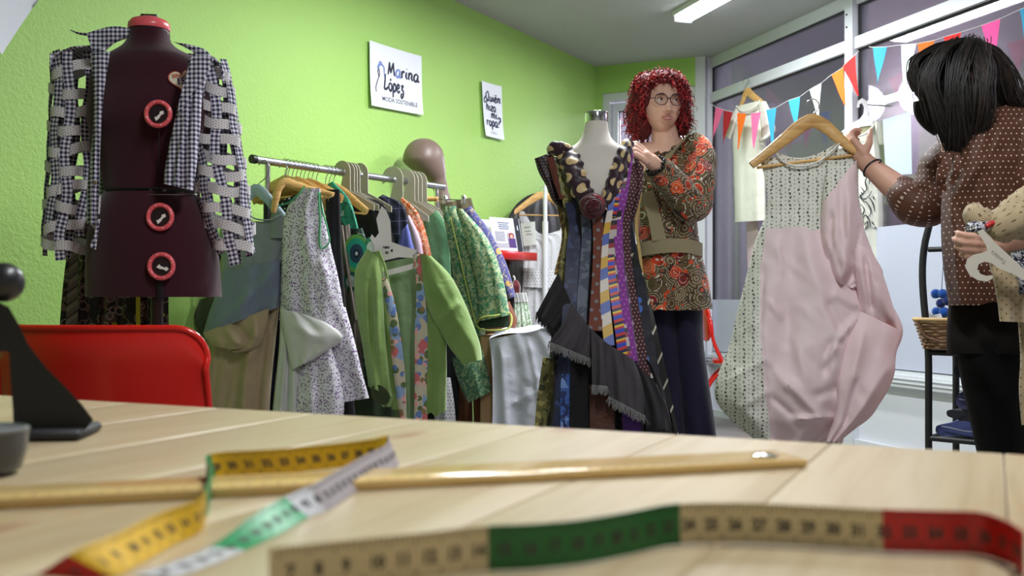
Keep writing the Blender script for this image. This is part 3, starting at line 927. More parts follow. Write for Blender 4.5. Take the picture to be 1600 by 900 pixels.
g = Geo(); g.add(np.array([B(.64 + .09*math.cos(a), .54 + .09*math.sin(a), .005) for a in np.linspace(0, 6.28, 12, endpoint=False)]), [tuple(range(12))], None, 0, False); g.obj('photo_hair', plain('photo_red', srgb(150, 40, 50), .6), t)
g = Geo(); g.add(np.array([B(.645 + .045*math.cos(a), .56 + .06*math.sin(a), .0055) for a in np.linspace(0, 6.28, 12, endpoint=False)]), [tuple(range(12))], None, 0, False); g.obj('photo_face', plain('photo_skin', srgb(225, 185, 165), .6), t)
g = Geo(); brush(g, 'aheo', .91, .36, .09, lambda x, y, n: B(.86 + (y - .27) * .55, .36 - (x - .91) * .8, .005), 1.0, .2); g.obj('spine_lettering', PAPER, t)

# ------------------------------------------------------------------ pine table
TZ = 0.75
TE = np.array((.905, -.425)); TE /= np.linalg.norm(TE)          # along the far edge
TG = np.array((.425, .905)); TG /= np.linalg.norm(TG)           # along the grain
T0 = W(130, 625, .13 * F / 159)[:2]                             # a point of the far edge
tq = lambda p: np.dot(np.array(p[:2]) - T0, TE)
PINE = wood_mat('pale_knotty_pine', srgb(186, 168, 136), srgb(170, 148, 112), 1.0, .32, 0, True)
table = thing('work_table', 'pale knotty pine table with tapes and a ruler lying on it', 'table')
TB0, TB1, TLEN = -.62, 1.20, 1.36
nb = 13; bw = (TB1 - TB0) / nb
rz_t = math.atan2(TG[1], TG[0])
me_plank = None
for i in range(nb):
    c = T0 + TE * (TB0 + (i + .5) * bw) - TG * (TLEN / 2)
    if me_plank is None:
        g = Geo(); box(g, (0, 0, 0), (TLEN, bw - .0008, .028), 0, bev=.0012)
        o_ = g.obj('plank', PINE, table); me_plank = o_.data
    else:
        o_ = bpy.data.objects.new('plank', me_plank); COL.objects.link(o_); o_.parent = table
    o_.location = (c[0], c[1], TZ - .014); o_.rotation_euler = (0, 0, rz_t)
PINE2 = wood_mat('pale_pine', srgb(214, 184, 138), srgb(190, 154, 106), 1.0, .45, 2)
for a in (TB0 + .05, TB1 - .05):
    for b in (.06, TLEN - .06):
        p = T0 + TE * a - TG * b
        g = Geo(); box(g, (p[0], p[1], (TZ - .029) / 2), (.065, .065, TZ - .03), rz_t, bev=.004); g.obj('leg', PINE2, table)
for b in (.06, TLEN - .06):
    p = T0 + TE * (TB0 + TB1) / 2 - TG * b
    g = Geo(); box(g, (p[0], p[1], TZ - .075), (.022, TB1 - TB0 - .17, .085), rz_t); g.obj('apron', PINE2, table)
for a in (TB0 + .05, TB1 - .05):
    p = T0 + TE * a - TG * TLEN / 2
    g = Geo(); box(g, (p[0], p[1], TZ - .075), (TLEN - .19, .022, .085), rz_t); g.obj('apron', PINE2, table)

def tp(px, py, h=0.0):
    """point at height h over the table whose foot is seen at (px, py)"""
    d = (CH - TZ) * F / (py - HY)
    p = W(px, py, d); p[2] = TZ + h
    return p

# wooden ruler
ru = thing('ruler', 'long varnished wooden ruler with a metal eyelet, lying on the pine table', 'ruler')
a = tp(-60, 800); b = tp(1262, 731)
dv = (b - a) / np.linalg.norm(b - a); nv = np.array((-dv[1], dv[0], 0))
RW, RH = .050, .0062
L_ = np.linalg.norm(b - a); c = (a + b) / 2 + nv * RW / 2
k = N('varnished_ruler_wood', .16, spec=.6); o = k.ob()
gr = k.noise(k.scale(o, (3, 70, 70)), 1.0, 4, dist=.5)
k.color(k.ramp(gr, [(.2, srgb(206, 170, 106)), (.6, srgb(222, 190, 128)), (1, srgb(230, 202, 146))])); RULER_WOOD = k.m
g = Geo(); box(g, (0, 0, 0), (L_, RW, RH), 0, bev=.0008)
o_ = g.obj('blade', RULER_WOOD, ru); o_.location = (c[0], c[1], TZ + RH/2 + .0003); o_.rotation_euler = (0, 0, math.atan2(dv[1], dv[0]))
p = b - dv * .022 + nv * RW * .5
g = Geo(); lathe(g, (p[0], p[1], TZ + RH), [(.0095, 0), (.0105, .0012), (.0065, .0018), (.0055, .0002)], 20); g.obj('eyelet', MET_CHROME, ru)
g = Geo()
for i in range(60):
    q_ = b - dv * (.045 + i * .01) + nv * .003
    ln = .011 if i % 5 == 0 else .007
    V = [q_, q_ + nv * ln, q_ + nv * ln - dv * .0007, q_ - dv * .0007]
    g.add(np.array([(v_[0], v_[1], TZ + RH + .0006) for v_ in V]), [(0, 1, 2, 3)], None, 0, False)
g.obj('graduation', INK, ru)

# tape measures: each a band standing on its edge, coloured length by length
TAPE_Y = plain('yellow_tape', srgb(216, 172, 28), .45, var=.05); TAPE_G = plain('green_tape', srgb(40, 150, 92), .4, var=.05)
TAPE_DG = plain('deep_green_tape', srgb(14, 104, 44), .45, var=.05); TAPE_W = plain('white_tape', srgb(200, 200, 204), .35, var=.03)
TAPE_GR = plain('grey_tape', srgb(158, 150, 152), .4, var=.03); TAPE_C = plain('cream_tape', srgb(214, 196, 156), .45, var=.04); TAPE_R = plain('red_tape', srgb(196, 14, 16), .4, var=.05)
def tape(label, st, w=.0185, marks=(), step=.0125):
    """st: (px, py of the foot, lean top dx px, top py, material)"""
    t = thing('tape_measure', label, 'tape measure')
    foot = []; top = []
    for s_ in st:
        f = tp(s_[0], s_[1], .0004)
        d = f[1]
        if s_[3] is None: tpv = f + np.array((0, 0, w))
        else:
            tpv = W(s_[2], s_[3], d + (s_[5] if len(s_) > 5 else 0)); tv = tpv - f; tpv = f + tv / np.linalg.norm(tv) * w
            if tpv[2] < TZ + .002: tpv[2] = TZ + .002
        foot.append(f); top.append(tpv)
    n = 10 * (len(st) - 1) + 1
    Fp = spl(foot, n); Tp = spl(top, n)
    cum = np.concatenate(([0], np.cumsum(np.linalg.norm(np.diff(np.array(foot), axis=0), axis=1)))); cum /= cum[-1]
    xs = np.linspace(0, 1, n)
    seg = np.clip(np.searchsorted(cum, xs, side='right') - 1, 0, len(st) - 2)
    T = np.gradient(Fp, axis=0); T /= np.linalg.norm(T, axis=1, keepdims=True)
    Nn = np.cross(T, Tp - Fp); Nn /= np.linalg.norm(Nn, axis=1, keepdims=True)
    runs = []; i = 0
    while i < n - 1:
        j = i
        while j < n - 1 and st[seg[j]][4] is st[seg[i]][4]: j += 1
        runs.append((i, j, st[seg[i]][4])); i = j
    for i, j, m in runs:
        if j <= i: continue
        V = []
        for k_ in range(i, j + 1):
            for P_, s_ in ((Fp, 1), (Tp, 1), (Tp, -1), (Fp, -1)): V.append(P_[k_] + Nn[k_] * s_ * .00025)
        nn = j - i + 1
        g = Geo(); g.add(np.array(V), grid_faces(nn, 4, True) + [(0, 1, 2, 3), tuple((nn-1)*4 + a for a in (3, 2, 1, 0))], None, 0, False)
        g.obj('band', m, t)
    # figures and graduation
    ln = np.concatenate(([0], np.cumsum(np.linalg.norm(np.diff(Fp, axis=0), axis=1))))
    g = Geo(); s = .004; num = 7
    def at(l, h, off):
        f = np.array([np.interp(l, ln, Fp[:, a]) for a in range(3)]); tt = np.array([np.interp(l, ln, Tp[:, a]) for a in range(3)]); nn_ = np.array([np.interp(l, ln, Nn[:, a]) for a in range(3)])
        toc = np.array((0, 0, CH)) - f
        sg = 1 if np.dot(nn_, toc) > 0 else -1
        return f + (tt - f) * h + nn_ * sg * off
    while s < ln[-1] - .006:
        x0 = s + step * .28
        txt = str(num)
        text_geo(g, txt, lambda x, y, n_: at(x0 + x, .34 + y / .0185, .0006), .0072, align='LEFT', bold=.0003)
        for q_ in range(5):
            l = s + step * q_ / 5
            h0 = .74 if q_ else .12
            if q_ == 0:
                for (a_, b_) in ((.10, .22), (.78, .9)):
                    g.add(np.array([at(l, a_, .0006), at(l + .0007, a_, .0006), at(l + .0007, b_, .0006), at(l, b_, .0006)]), [(0, 1, 2, 3)], None, 0, False)
            else:
                g.add(np.array([at(l, .84, .0006), at(l + .0005, .84, .0006), at(l + .0005, .96, .0006), at(l, .96, .0006)]), [(0, 1, 2, 3)], None, 0, False)
        s += step; num += 1
    g.obj('figures', plain('tape_print', (.05, .045, .04), .6), t)
    return t
tape('loosely looped tape measure with yellow, grey and green lengths', [
    (120, 905, 110, 905, TAPE_R), (165, 905, 140, 878, TAPE_Y), (215, 884, 180, 838, TAPE_Y), (265, 856, 240, 806, TAPE_Y), (312, 832, 312, 784, TAPE_Y),
    (322, 812, 322, 768, TAPE_G), (330, 776, 331, 735, TAPE_G), (338, 749, 336, 712, TAPE_Y), (440, 741, 440, 700, TAPE_Y), (530, 731, 530, 690, TAPE_Y), (588, 722, 588, 684, TAPE_Y),
    (612, 716, 606, 683, TAPE_GR), (622, 722, 605, 685, TAPE_GR), (585, 750, 560, 706, TAPE_GR), (540, 780, 512, 738, TAPE_GR), (510, 799, 484, 762, TAPE_W), (486, 808, 452, 776, TAPE_G), (440, 834, 405, 812, TAPE_G),
    (385, 860, 350, 856, TAPE_W), (330, 884, 300, 882, TAPE_W), (270, 905, 230, 905, TAPE_W)])
tape('upright tape measure coloured green, cream and red along its length', [
    (420, 935, 420, 900, TAPE_C), (560, 918, 560, 886, TAPE_C), (670, 905, 670, 866, TAPE_C), (756, 894, 755, 854, TAPE_DG), (830, 890, 830, 846, TAPE_DG), (900, 883, 900, 838, TAPE_DG), (980, 868, 980, 826, TAPE_DG), (1056, 852, 1056, 812, TAPE_C),
    (1150, 850, 1150, 797, TAPE_C), (1265, 855, 1265, 799, TAPE_C), (1375, 862, 1375, 808, TAPE_R), (1460, 865, 1460, 812, TAPE_R), (1530, 868, 1530, 822, TAPE_R), (1585, 886, 1580, 846, TAPE_R), (1600, 905, 1600, 866, TAPE_R)], w=.0215)

# black hand press and grey dish at the table's end
pr = thing('hand_press', 'black out-of-focus hand press with a round lever knob on the pine table', 'hand press')
hp = Plane(W(60, 600, .96), (1, .12))
def hb(x, y, n): return hp.at(x, y, n)
g = Geo(); prism(g, [(-70, 455), (-10, 468), (14, 480), (30, 508), (44, 538), (70, 572), (98, 600), (128, 632), (146, 656), (136, 668), (118, 674), (112, 668), (102, 670), (98, 682), (60, 688), (22, 690), (20, 640), (17, 600), (14, 550), (-10, 548), (-70, 548)], hb, .030)
g.obj('body', BLACK_MET, pr)
g = Geo(); ball(g, hp.at(6, 441, .0), .0185, 20, 12); g.obj('lever_knob', BLACK_PL, pr)
g = Geo(); tube(g, [hp.at(6, 441), hp.at(-20, 440), hp.at(-60, 460)], .006, up=(0, -1, 0)); g.obj('lever', BLACK_MET, pr)
fz = TZ + .004
c = hp.at(30, 690); g = Geo(); box(g, (c[0] - .0, c[1] + .0, TZ + .005), (.13, .075, .0095), math.atan2(.12, 1), bev=.003); g.obj('base_plate', BLACK_MET, pr)
di = thing('dish', 'small smoky grey round dish in front of the black hand press', 'dish')
c = tp(-22, 742)
k = N('smoky_plastic', .2, spec=.6); k.color(k.mix(k.noise(k.ob(), 20), (.035, .038, .042), (.06, .062, .07))); 
g = Geo(); lathe(g, (c[0], c[1], TZ + .0005), [(.018, 0), (.024, .004), (.028, .018), (.029, .032), (.0265, .032), (.025, .018), (.02, .006), (.001, .005)], 32); g.obj('bowl', k.m, di)
g = Geo(); lathe(g, (c[0], c[1], TZ + .032), [(.0292, 0), (.0298, .002), (.0275, .0034), (.0262, .001)], 32); g.obj('rim', plain('grey_rim', (.16, .165, .18), .3), di)

# ------------------------------------------------------------------ red folding chairs
def folding_chair(label, origin, yaw, bw=.44):
    """local frame: x along the backrest, y from the sitter's back towards the front, z up"""
    t = thing('folding_chair', label, 'chair', 'red folding chairs')
    ca, sa = math.cos(yaw), math.sin(yaw)
    def w(x, y, z): return np.array((origin[0] + x*ca - y*sa, origin[1] + x*sa + y*ca, z))
    h = bw / 2
    g = Geo()                                          # pressed backrest: curved, rounded ends, rolled rim
    nu, nv = 25, 11; V = []
    for th in (0, 1):
        for i in range(nv):
            for j in range(nu):
                a = -1 + 2*j/(nu-1); b = i/(nv-1)
                e = max(0, abs(a) - .74) / .26
                dz = .062 * (1 - math.sqrt(max(0, 1 - e**2)))
                z = (.600 + dz) * (1 - b) + (.820 - dz) * b
                y = .05 * (a*a) * -1.0 + .02*(b - .5) - .012*math.exp(-((1 - b)/.10)**2) + (.0016 if th else 0)
                V.append(w(a*h*(1 - .0*b), -y*1.0, z))
    Fc = grid_faces(nv, nu, False); n_ = nu*nv
    Fc = Fc + [tuple(x + n_ for x in f[::-1]) for f in Fc]
    rim = [j for j in range(nu)] + [i*nu + nu-1 for i in range(1, nv)] + [nu*(nv-1) + j for j in range(nu-2, -1, -1)] + [i*nu for i in range(nv-2, 0, -1)]
    Fc += [(rim[i], rim[(i+1) % len(rim)], rim[(i+1) % len(rim)] + n_, rim[i] + n_) for i in range(len(rim))]
    g.add(np.array(V), Fc); g.obj('backrest', RED_PAINT, t)
    g = Geo(); tube(g, [V[r] for r in rim] + [V[rim[0]]], .0075, len(rim)*2, 8, caps=False); g.obj('rolled_rim', RED_PAINT, t)
    g = Geo()                                          # back frame: one bent tube from foot to foot
    tube(g, [w(-h*.98, .30, .01), w(-h*.98, .14, .45), w(-h*.90, .078, .60), w(-h*.86, .064, .72), w(-h*.66, .042, .775), w(0, .022, .785), w(h*.66, .042, .775), w(h*.86, .064, .72), w(h*.90, .078, .60), w(h*.98, .14, .45), w(h*.98, .30, .01)], .011, 60, 10, up=(1, 0, 0)); g.obj('back_frame', RED_PAINT, t)
    g = Geo(); tube(g, [w(-h*.86, -.06, .01), w(-h*.86, .15, .40), w(-h*.86, .24, .43)], .010, 14, 10); g.obj('leg', RED_PAINT, t)
    g = Geo(); tube(g, [w(h*.86, -.06, .01), w(h*.86, .15, .40), w(h*.86, .24, .43)], .010, 14, 10); g.obj('leg', RED_PAINT, t)
    for z, y in ((.16, .247), (.16, .02)):
        g = Geo(); rod(g, w(-h*.92, y, z), w(h*.92, y, z), .007); g.obj('stretcher', RED_PAINT, t)
    g = Geo(); prism(g, [(h*.84*math.copysign(abs(math.cos(a))**.5, math.cos(a)), .26 + .19*math.copysign(abs(math.sin(a))**.5, math.sin(a))) for a in np.linspace(0, 6.283, 28, endpoint=False)], lambda x, y, n: w(x, y, .455 + n + .02*(y - .1)), .022); g.obj('seat', RED_PAINT, t)
    return t
o1 = W(138, 500, 2.02)
folding_chair('glossy red folding chair with its back to the green wall, behind the pine table', (o1[0], o1[1]), math.radians(-7), .445)
o2 = W(1096, 500, 7.0)
folding_chair('red folding chair standing behind the curly red haired person', (o2[0], o2[1]), math.radians(-101), .42)

# ------------------------------------------------------------------ burgundy dress form
DF = 2.86
pf = front(245, DF)
VELVET = fabric('burgundy_jersey', srgb(54, 14, 28), .9, .15, 900, .25, crumple=.03)
PINK_PL = plain('coral_pink_plastic', srgb(232, 96, 104), .3, var=.04)
form = thing('dress_form', 'burgundy adjustable dress form with coral pink dials', 'dress form')
def solid_rows(rows, depth, nc=40, nr=40, d=DF, power=2.3, pl=None):
    """a body of elliptic rows: (py, px left, px right, depth factor)"""
    g = Geo(); p = spl(rows, nr); pl_ = pl or pf
    V = []
    for y, xl, xr, dp in p:
        ql, qr = pl_.q(xl), pl_.q(xr); a = (qr - ql)/2; c = (qr + ql)/2
        z = CH - (y - HY) / F * pl_.P0[1]
        for t in np.linspace(0, 2*math.pi, nc, endpoint=False):
            ct, st = math.cos(t), math.sin(t)
            V.append(pl_.loc(c + a*math.copysign(abs(ct)**(2/power), ct), z, dp*depth*math.copysign(abs(st)**(2/power), st)))
    Fc = grid_faces(nr, nc, True) + [tuple(range(nc)), tuple((nr-1)*nc + j for j in range(nc))]
    U = None
    g.add(np.array(V), Fc, U); return g
up_rows = [(50, 203, 263, .50), (62, 202, 264, .50), (72, 196, 272, .56), (84, 180, 292, .70), (94, 163, 311, .84), (108, 151, 325, .95), (135, 145, 332, 1.05), (170, 143, 334, 1.25), (195, 144, 333, 1.3), (225, 150, 327, 1.1), (260, 160, 315, .96), (290, 166, 308, .92), (299, 167, 307, .92)]
up = solid_rows(up_rows, .115).obj('torso', VELVET, form)
lo_rows = [(305, 166, 307, .95), (315, 161, 313, 1.0), (335, 151, 323, 1.08), (365, 144, 332, 1.14), (400, 141, 338, 1.16), (440, 140, 342, 1.12), (464, 140, 344, 1.08)]
lo = solid_rows(lo_rows, .125).obj('hips', VELVET, form)
g = Geo(); pt = pf.at(233, 465, .02)
tube(g, [pf.at(248, 404, .136), pf.at(249, 430, .134), pf.at(250, 455, .128), pf.at(250, 466, .12)], [.002, .006, .010, .013], nc=10); g.obj('leg_notch_shade', plain('notch_shade_black', (.006, .003, .005), .9), lo)  # black tube stands in for the shade inside the leg notch
g = Geo(); tube(g, [pf.at(232, 90, .085), pf.at(246, 140, .128), pf.at(248, 200, .150), pf.at(249, 260, .113), pf.at(249, 298, .108)], .0016, 24, 6); g.obj('centre_seam', plain('dark_seam', (.016, .004, .008), .9), up)
g = Geo(); c = pf.at(233, 52); lathe(g, (c[0], c[1], c[2] - .012), [(.0535, -.004), (.054, 0), (.054, .018), (.052, .020)], 32); nb_ = g.obj('neck_band', plain('dark_neck_band', (.022, .012, .016), .4), form)
for px in (214, 229, 247, 258):
    g = Geo(); an = math.asin(max(-1, min(1, (px - 233) / 31))); ball(g, (c[0] + .0545*math.sin(an), c[1] - .0545*math.cos(an), c[2] - .003), .0026, 8, 6); g.obj('rivet', MET_CHROME, nb_)
g = Geo(); lathe(g, (c[0], c[1], c[2] + .008), [(.0555, 0), (.0575, .006), (.056, .018), (.048, .027), (.030, .034), (.014, .036)], 36); g.obj('neck_cap', PINK_PL, form)
g = Geo(); box(g, (c[0], c[1], c[2] + .046), (.046, .014, .014), .15, bev=.003); g.obj('cap_handle', BLACK_PL, form)
def dial(px, py, n):
    t_ = 0; c = pf.at(px, py, n)
    g = Geo(); th = np.linspace(0, 2*math.pi, 41)
    path = [(c[0] + .0315*math.cos(a), c[1], c[2] + .0315*math.sin(a)) for a in th]
    tube(g, path, (.0062), 41, 10, up=(0, -1, 0), caps=False); d_ = g.obj('dial', PINK_PL, form)
    g = Geo(); prism(g, [(.028*math.cos(a), .028*math.sin(a)) for a in th[:-1]], lambda x, y, n_: (c[0] + x, c[1] - n_ + .004, c[2] + y), .004); g.obj('dial_face', plain('dark_dial', (.02, .006, .010), .4), d_)
    sg = 1 if py < 400 else -1
    g = Geo()
    an = math.radians(42 if py < 400 else -22)
    ca, sa = math.cos(an), math.sin(an)
    out = [(-.016, -.004), (-.006, -.005), (.004, -.002), (.012, -.004), (.016, .003), (.008, .007), (.004, .003), (-.008, .003), (-.012, .006)]
    prism(g, [((x*ca - y*sa) + .004, (x*sa + y*ca) - .005) for x, y in out], lambda x, y, n_: (c[0] + x, c[1] - .001 - n_, c[2] + y), .004); g.obj('dial_pointer', plain('white_plastic', srgb(238, 236, 232), .4), d_)
    g = Geo()
    for i in range(8):
        a = i * math.pi/4 + .3; ball(g, (c[0] + .0315*math.cos(a), c[1] - .006, c[2] + .0315*math.sin(a)), (.0022, .001, .0022), 8, 4)
    m_ = g.obj('dial_marking', plain('pale_pink_print', srgb(250, 190, 190), .5), d_)
dial(247, 178, .158); dial(250, 339, .142); dial(252, 416, .150)
for px in (195, 236, 247, 257, 285):
    g = Geo(); rod(g, pf.at(px, 296, .06 if px in (236, 257) else .0), pf.at(px, 309, .06 if px in (236, 257) else 0), .004); g.obj('waist_rod', plain('white_plastic', srgb(238, 236, 232), .4), form)
g = Geo(); tube(g, [pf.at(a, 304, b) for a, b in ((168, .02), (190, .09), (220, .115), (250, .118), (280, .095), (306, .02))], .0016, 24, 6); g.obj('waist_wire', MET_WIRE, form)
# heart badge
th = np.linspace(0, 2*math.pi, 40, endpoint=False)
heart = [(.0024 * 16 * math.sin(a)**3 * .98, 0.0020*(13*math.cos(a) - 5*math.cos(2*a) - 2*math.cos(3*a) - math.cos(4*a))) for a in th]
hc = (284, 124)
def hbasis(sc, n0):
    c = pf.at(hc[0], hc[1], .116)
    return lambda x, y, n: (c[0] + (x*.97 - y*.1)*sc, c[1] - n0 - n + abs(x)*.0, c[2] + (y + x*.12)*sc)
hpl = pf
g = Geo(); prism(g, heart, hbasis(1.0, 0), .002); hb_ = g.obj('heart_badge', plain('badge_red', srgb(205, 90, 70), .5), form)
g = Geo(); prism(g, heart, hbasis(.90, .0012), .002); g.obj('badge_field', plain('badge_cream', srgb(238, 226, 206), .5), hb_)
g = Geo(); B_ = hbasis(1.0, .003); text_geo(g, 'SINGER', lambda x, y, n: B_(x*1.2 + .003, y + .006, n), .0140, bold=.0004); g.obj('lettering', plain('badge_orange', srgb(205, 100, 70), .5), hb_)
g = Geo(); text_geo(g, '150', lambda x, y, n: B_(x + .004, y - .013, n), .024, bold=.0012); g.obj('lettering', plain('badge_purple', srgb(84, 50, 110), .5), hb_)
g = Geo(); rod(g, pf.at(245, 470), (pf.at(245, 470)[0], DF, .06), .016); rod(g, pf.at(245, 466), pf.at(245, 640), .018); g.obj('pole', plain('dark_burgundy_pole', srgb(54, 26, 30), .4), form)
for a in (.3, 1.87, 3.44, 5.01):
    g = Geo(); c = pf.at(245, 470); tube(g, [(c[0], c[1], .08), (c[0] + .12*math.cos(a), c[1] + .12*math.sin(a), .06), (c[0] + .24*math.cos(a), c[1] + .24*math.sin(a), .012)], [.014, .013, .011], 10, 10); g.obj('foot', BLACK_PL, form)

# ------------------------------------------------------------------ checked strip jacket on the form
GING = gingham_mat('navy_gingham', srgb(34, 34, 70), srgb(226, 222, 236), .0122)
DOTW = dots_mat('white_pin_dot_tape', srgb(214, 210, 210), srgb(80, 82, 104), .0075, .17, True)
jk = thing('jacket', 'navy and white checked jacket with open woven strip sleeves, on the burgundy form', 'jacket')
pj = front(240, DF)
g = Geo()
sheet(g, pj, [(297, 88), (284, 142), (270, 200), (258, 262), (255, 287)], [(334, 92), (318, 140), (313, 200), (307, 262), (302, 298)], 50, 22, [.010, .014, .014], (.002, .010, 2.6), n0=.160, seed=4, wr=.002)
g.obj('front_panel', GING, jk)
g = Geo()
sheet(g, pj, [(142, 84), (146, 160), (143, 230), (136, 300), (136, 350)], [(172, 80), (162, 150), (157, 230), (155, 300), (152, 352)], 46, 12, [.008, .012], (.001, .006, 1.5), n0=.135, seed=5)
g.obj('front_panel', GING, jk)
g = Geo(); sheet(g, pj, [(150, 345), (147, 365), (140, 386)], [(156, 345), (153, 368), (150, 390)], 10, 6, .003, (0, .003, 1), n0=.135); g.obj('hanging_strip', GING, jk)
g = Geo(); sheet(g, pj, [(136, 345), (140, 350)], [(157, 342), (153, 362)], 8, 8, .003, (0, .003, 1), n0=.13); sheet(g, pj, [(140, 310), (143, 330)], [(158, 305), (156, 335)], 8, 8, .003, (0, .003, 1), n0=.12); g.obj('facing', DOTW, jk)
def seam(name, pts, w, mat, n0, px0=0): 
    g = Geo(); strip(g, [pj.at(x, y, n) for x, y, n in pts], w, [pj.L3 + np.array((0, 0, -.3))] , .0025); return g.obj(name, mat, jk)
g = Geo()                                            # lapel and collar
sheet(g, pj, [(300, 86), (291, 118), (280, 160), (279, 172)], [(333, 88), (322, 118), (298, 150), (281, 178)], 20, 10, .003, (.001, .002, 1.3), n0=.182, seed=9); g.obj('lapel', GING, jk)
g = Geo(); sheet(g, pj, [(266, 64), (285, 72), (304, 84), (318, 100)], [(272, 66), (298, 70), (324, 80), (334, 92)], 14, 10, .004, (.001, .002, 1.3), n0=.10, seed=9); g.obj('collar', GING, jk)
g = Geo(); sheet(g, pj, [(135, 52), (156, 45), (180, 41), (203, 44)], [(146, 86), (160, 82), (182, 66), (200, 60)], 18, 12, .004, (.002, .003, 1.2), n0=.085, seed=10); g.obj('collar', GING, jk)
g = Geo(); tube(g, [pj.at(110, 47, .07), pj.at(122, 52, .08), pj.at(137, 54, .085)], [.0012, .003, .004], 8, 6); g.obj('collar_tip', GING, jk)
g = Geo(); sheet(g, pj, [(140, 84), (150, 100), (158, 116)], [(164, 74), (168, 92), (168, 112)], 14, 8, .003, (.001, .002, 1.2), n0=.12, seed=11); g.obj('collar_stand', GING, jk)
g = Geo(); ball(g, pj.at(149, 285, .150), (.0055, .003, .0055), 12, 8); g.obj('button', plain('horn_button', srgb(126, 110, 84), .4), jk)
g = Geo(); sheet(g, pj, [(150, 80), (146, 160), (140, 240), (136, 330)], [(322, 84), (326, 160), (320, 240), (314, 290)], 30, 30, .02, (.001, .008, 4), n0=-.13, seed=12); g.obj('back_panel', GING, jk)
# shoulder yokes
for pts in ([(88, 118, .02, .05), (92, 96, .03, .05), (118, 84, .03, .05), (150, 78, .04, .05)], [(320, 96, .04, .05), (336, 96, .04, .06), (350, 112, .03, .06), (353, 128, .02, .06)]):
    g = Geo(); strip(g, [pj.at(x, y, n) for x, y, n, w in pts], [.05, .07, .08, .06], (0, -1, .15), .004); g.obj('shoulder_yoke', GING, jk)
def sleeve(axis, rad, hoops, nv, cut, seed):
    """woven sleeve: upright checked strips over level dotted hoops, gaps left open"""
    r_ = random.Random(seed)
    ax = np.array(axis, float)
    ys = ax[:, 1]
    def c(y): return np.interp(y, ys, ax[:, 0])
    def R(y): return np.interp(y, ys, rad)
    def pt(y, th, k_=1.0, dn=.0):
        x = c(y); r = R(y) * k_
        return pj.at(x, y, .0) + pj.L3 * r * math.sin(th) + pj.N3 * (r * .8 * math.cos(th) + .015 + dn)
    for i in range(nv):
        th = 6.283 * (i + .3) / nv + r_.uniform(-.15, .15)
        y1 = cut[i % len(cut)]
        yy = np.linspace(ys[0], y1, 16)
        path = []; side = []
        for j, y in enumerate(yy):
            tj = th + .10 * math.sin(y * .045 + i * 2)
            path.append(pt(y, tj, 1.0 + .02 * math.sin(j * 2.1 + i), 0)); side.append(pj.L3 * math.cos(tj) - pj.N3 * math.sin(tj) * .8)
        g = Geo(); strip(g, path, .027, np.array(side), .0016, 44); g.obj('checked_strip', GING, jk)
    for par, (y, tilt, sag) in enumerate(hoops):
        th = np.linspace(0, 2*math.pi, 41)
        path = [pt(y + tilt * math.sin(a) + sag * math.cos(a) - 3 * math.cos(3*a + y), a, 1.0 + .09 * (1 if par % 2 else -1) * math.cos(nv / 2 * (a - 6.283 * .3 / nv))) for a in th]
        g = Geo(); strip(g, path, .027, (0, 0, 1), .0016, 60); g.obj('dotted_strip', DOTW, jk)
sleeve([(118, 86), (119, 120), (117, 180), (115, 240), (113, 300), (106, 360), (106, 415)], [.058, .060, .060, .062, .064, .060, .056],
       [(112, -10, 4), (148, 6, 4), (178, -4, 3), (205, 5, 4), (236, -5, 4), (268, 6, 3), (294, -6, 4), (322, 4, 4), (352, -7, 5), (382, 6, 4)], 8, [408, 372, 392, 345, 402, 385, 400, 360], 3)
sleeve([(332, 96), (336, 120), (340, 170), (344, 230), (350, 300), (362, 360), (372, 405)], [.040, .046, .056, .064, .070, .064, .05],
       [(113, 8, 3), (140, 8, 3), (167, 10, 3), (192, 10, 4), (218, 6, 4), (248, 8, 3), (272, 5, 4), (297, 4, 3), (326, 6, 3), (352, 8, 4), (382, 4, 3)], 8, [415, 395, 365, 400, 412, 385, 372, 398], 8)

# dark printed skirt hanging behind the form
SILKD = blotch_mat('dark_silk_print', srgb(30, 22, 22), [(srgb(92, 74, 62), 16, 'cell', .45), (srgb(20, 14, 16), 24, 'noise', .55, 2), (srgb(150, 138, 126), 26, 'ring', .42, 5), (srgb(112, 90, 70), 12, 'line', .02, 9), (srgb(170, 160, 40), 18, 'cell', .16, 4), (srgb(170, 60, 80), 24, 'cell', .13, 7)], .5)
sk = thing('skirt', 'long dark skirt of printed ties hanging at the back of the burgundy form', 'skirt')
g = Geo(); sheet(g, front(180, DF + .20), [(112, 320), (106, 380), (98, 450), (90, 560), (84, 700)], [(262, 320), (262, 380), (263, 450), (264, 560), (266, 700)], 40, 50, [.012, .02, .03], (.003, .014, 7), seed=3); g.obj('skirt_body', SILKD, sk)
for i, (x0, x1, m_) in enumerate(((118, 106, stripe_mat('grey_tie_stripe', [(.4, srgb(96, 84, 76)), (.2, srgb(58, 46, 42)), (.4, srgb(120, 108, 98))], .03, .9)), (150, 142, SILKD), (206, 202, SILKD), (215, 217, plain('acid_yellow_silk', srgb(190, 184, 40), .5)), (238, 240, SILKD))):
    g = Geo(); sk_pl = front(180, DF + .20)
    strip(g, [sk_pl.at(x0 + (x1 - x0)*q_, 340 + 340*q_, .032 + .010*math.sin(i*2 + q_*5)) for q_ in (0, .3, .6, 1)], [.02, .035, .045] if i != 3 else .012, sk_pl.L3, .003, 24); g.obj('necktie', m_, sk)
g = Geo(); tube(g, [pf.at(160, 322, -.20), pf.at(210, 320, -.20), pf.at(258, 322, -.20)], (.010), 12, 8); g.obj('waistband', SILKD, sk)
for px in (185, 235):
    g = Geo(); rod(g, pf.at(px, 322, -.19), pf.at(px, 322, -.10), .003); g.obj('waist_tie', SILKD, sk)

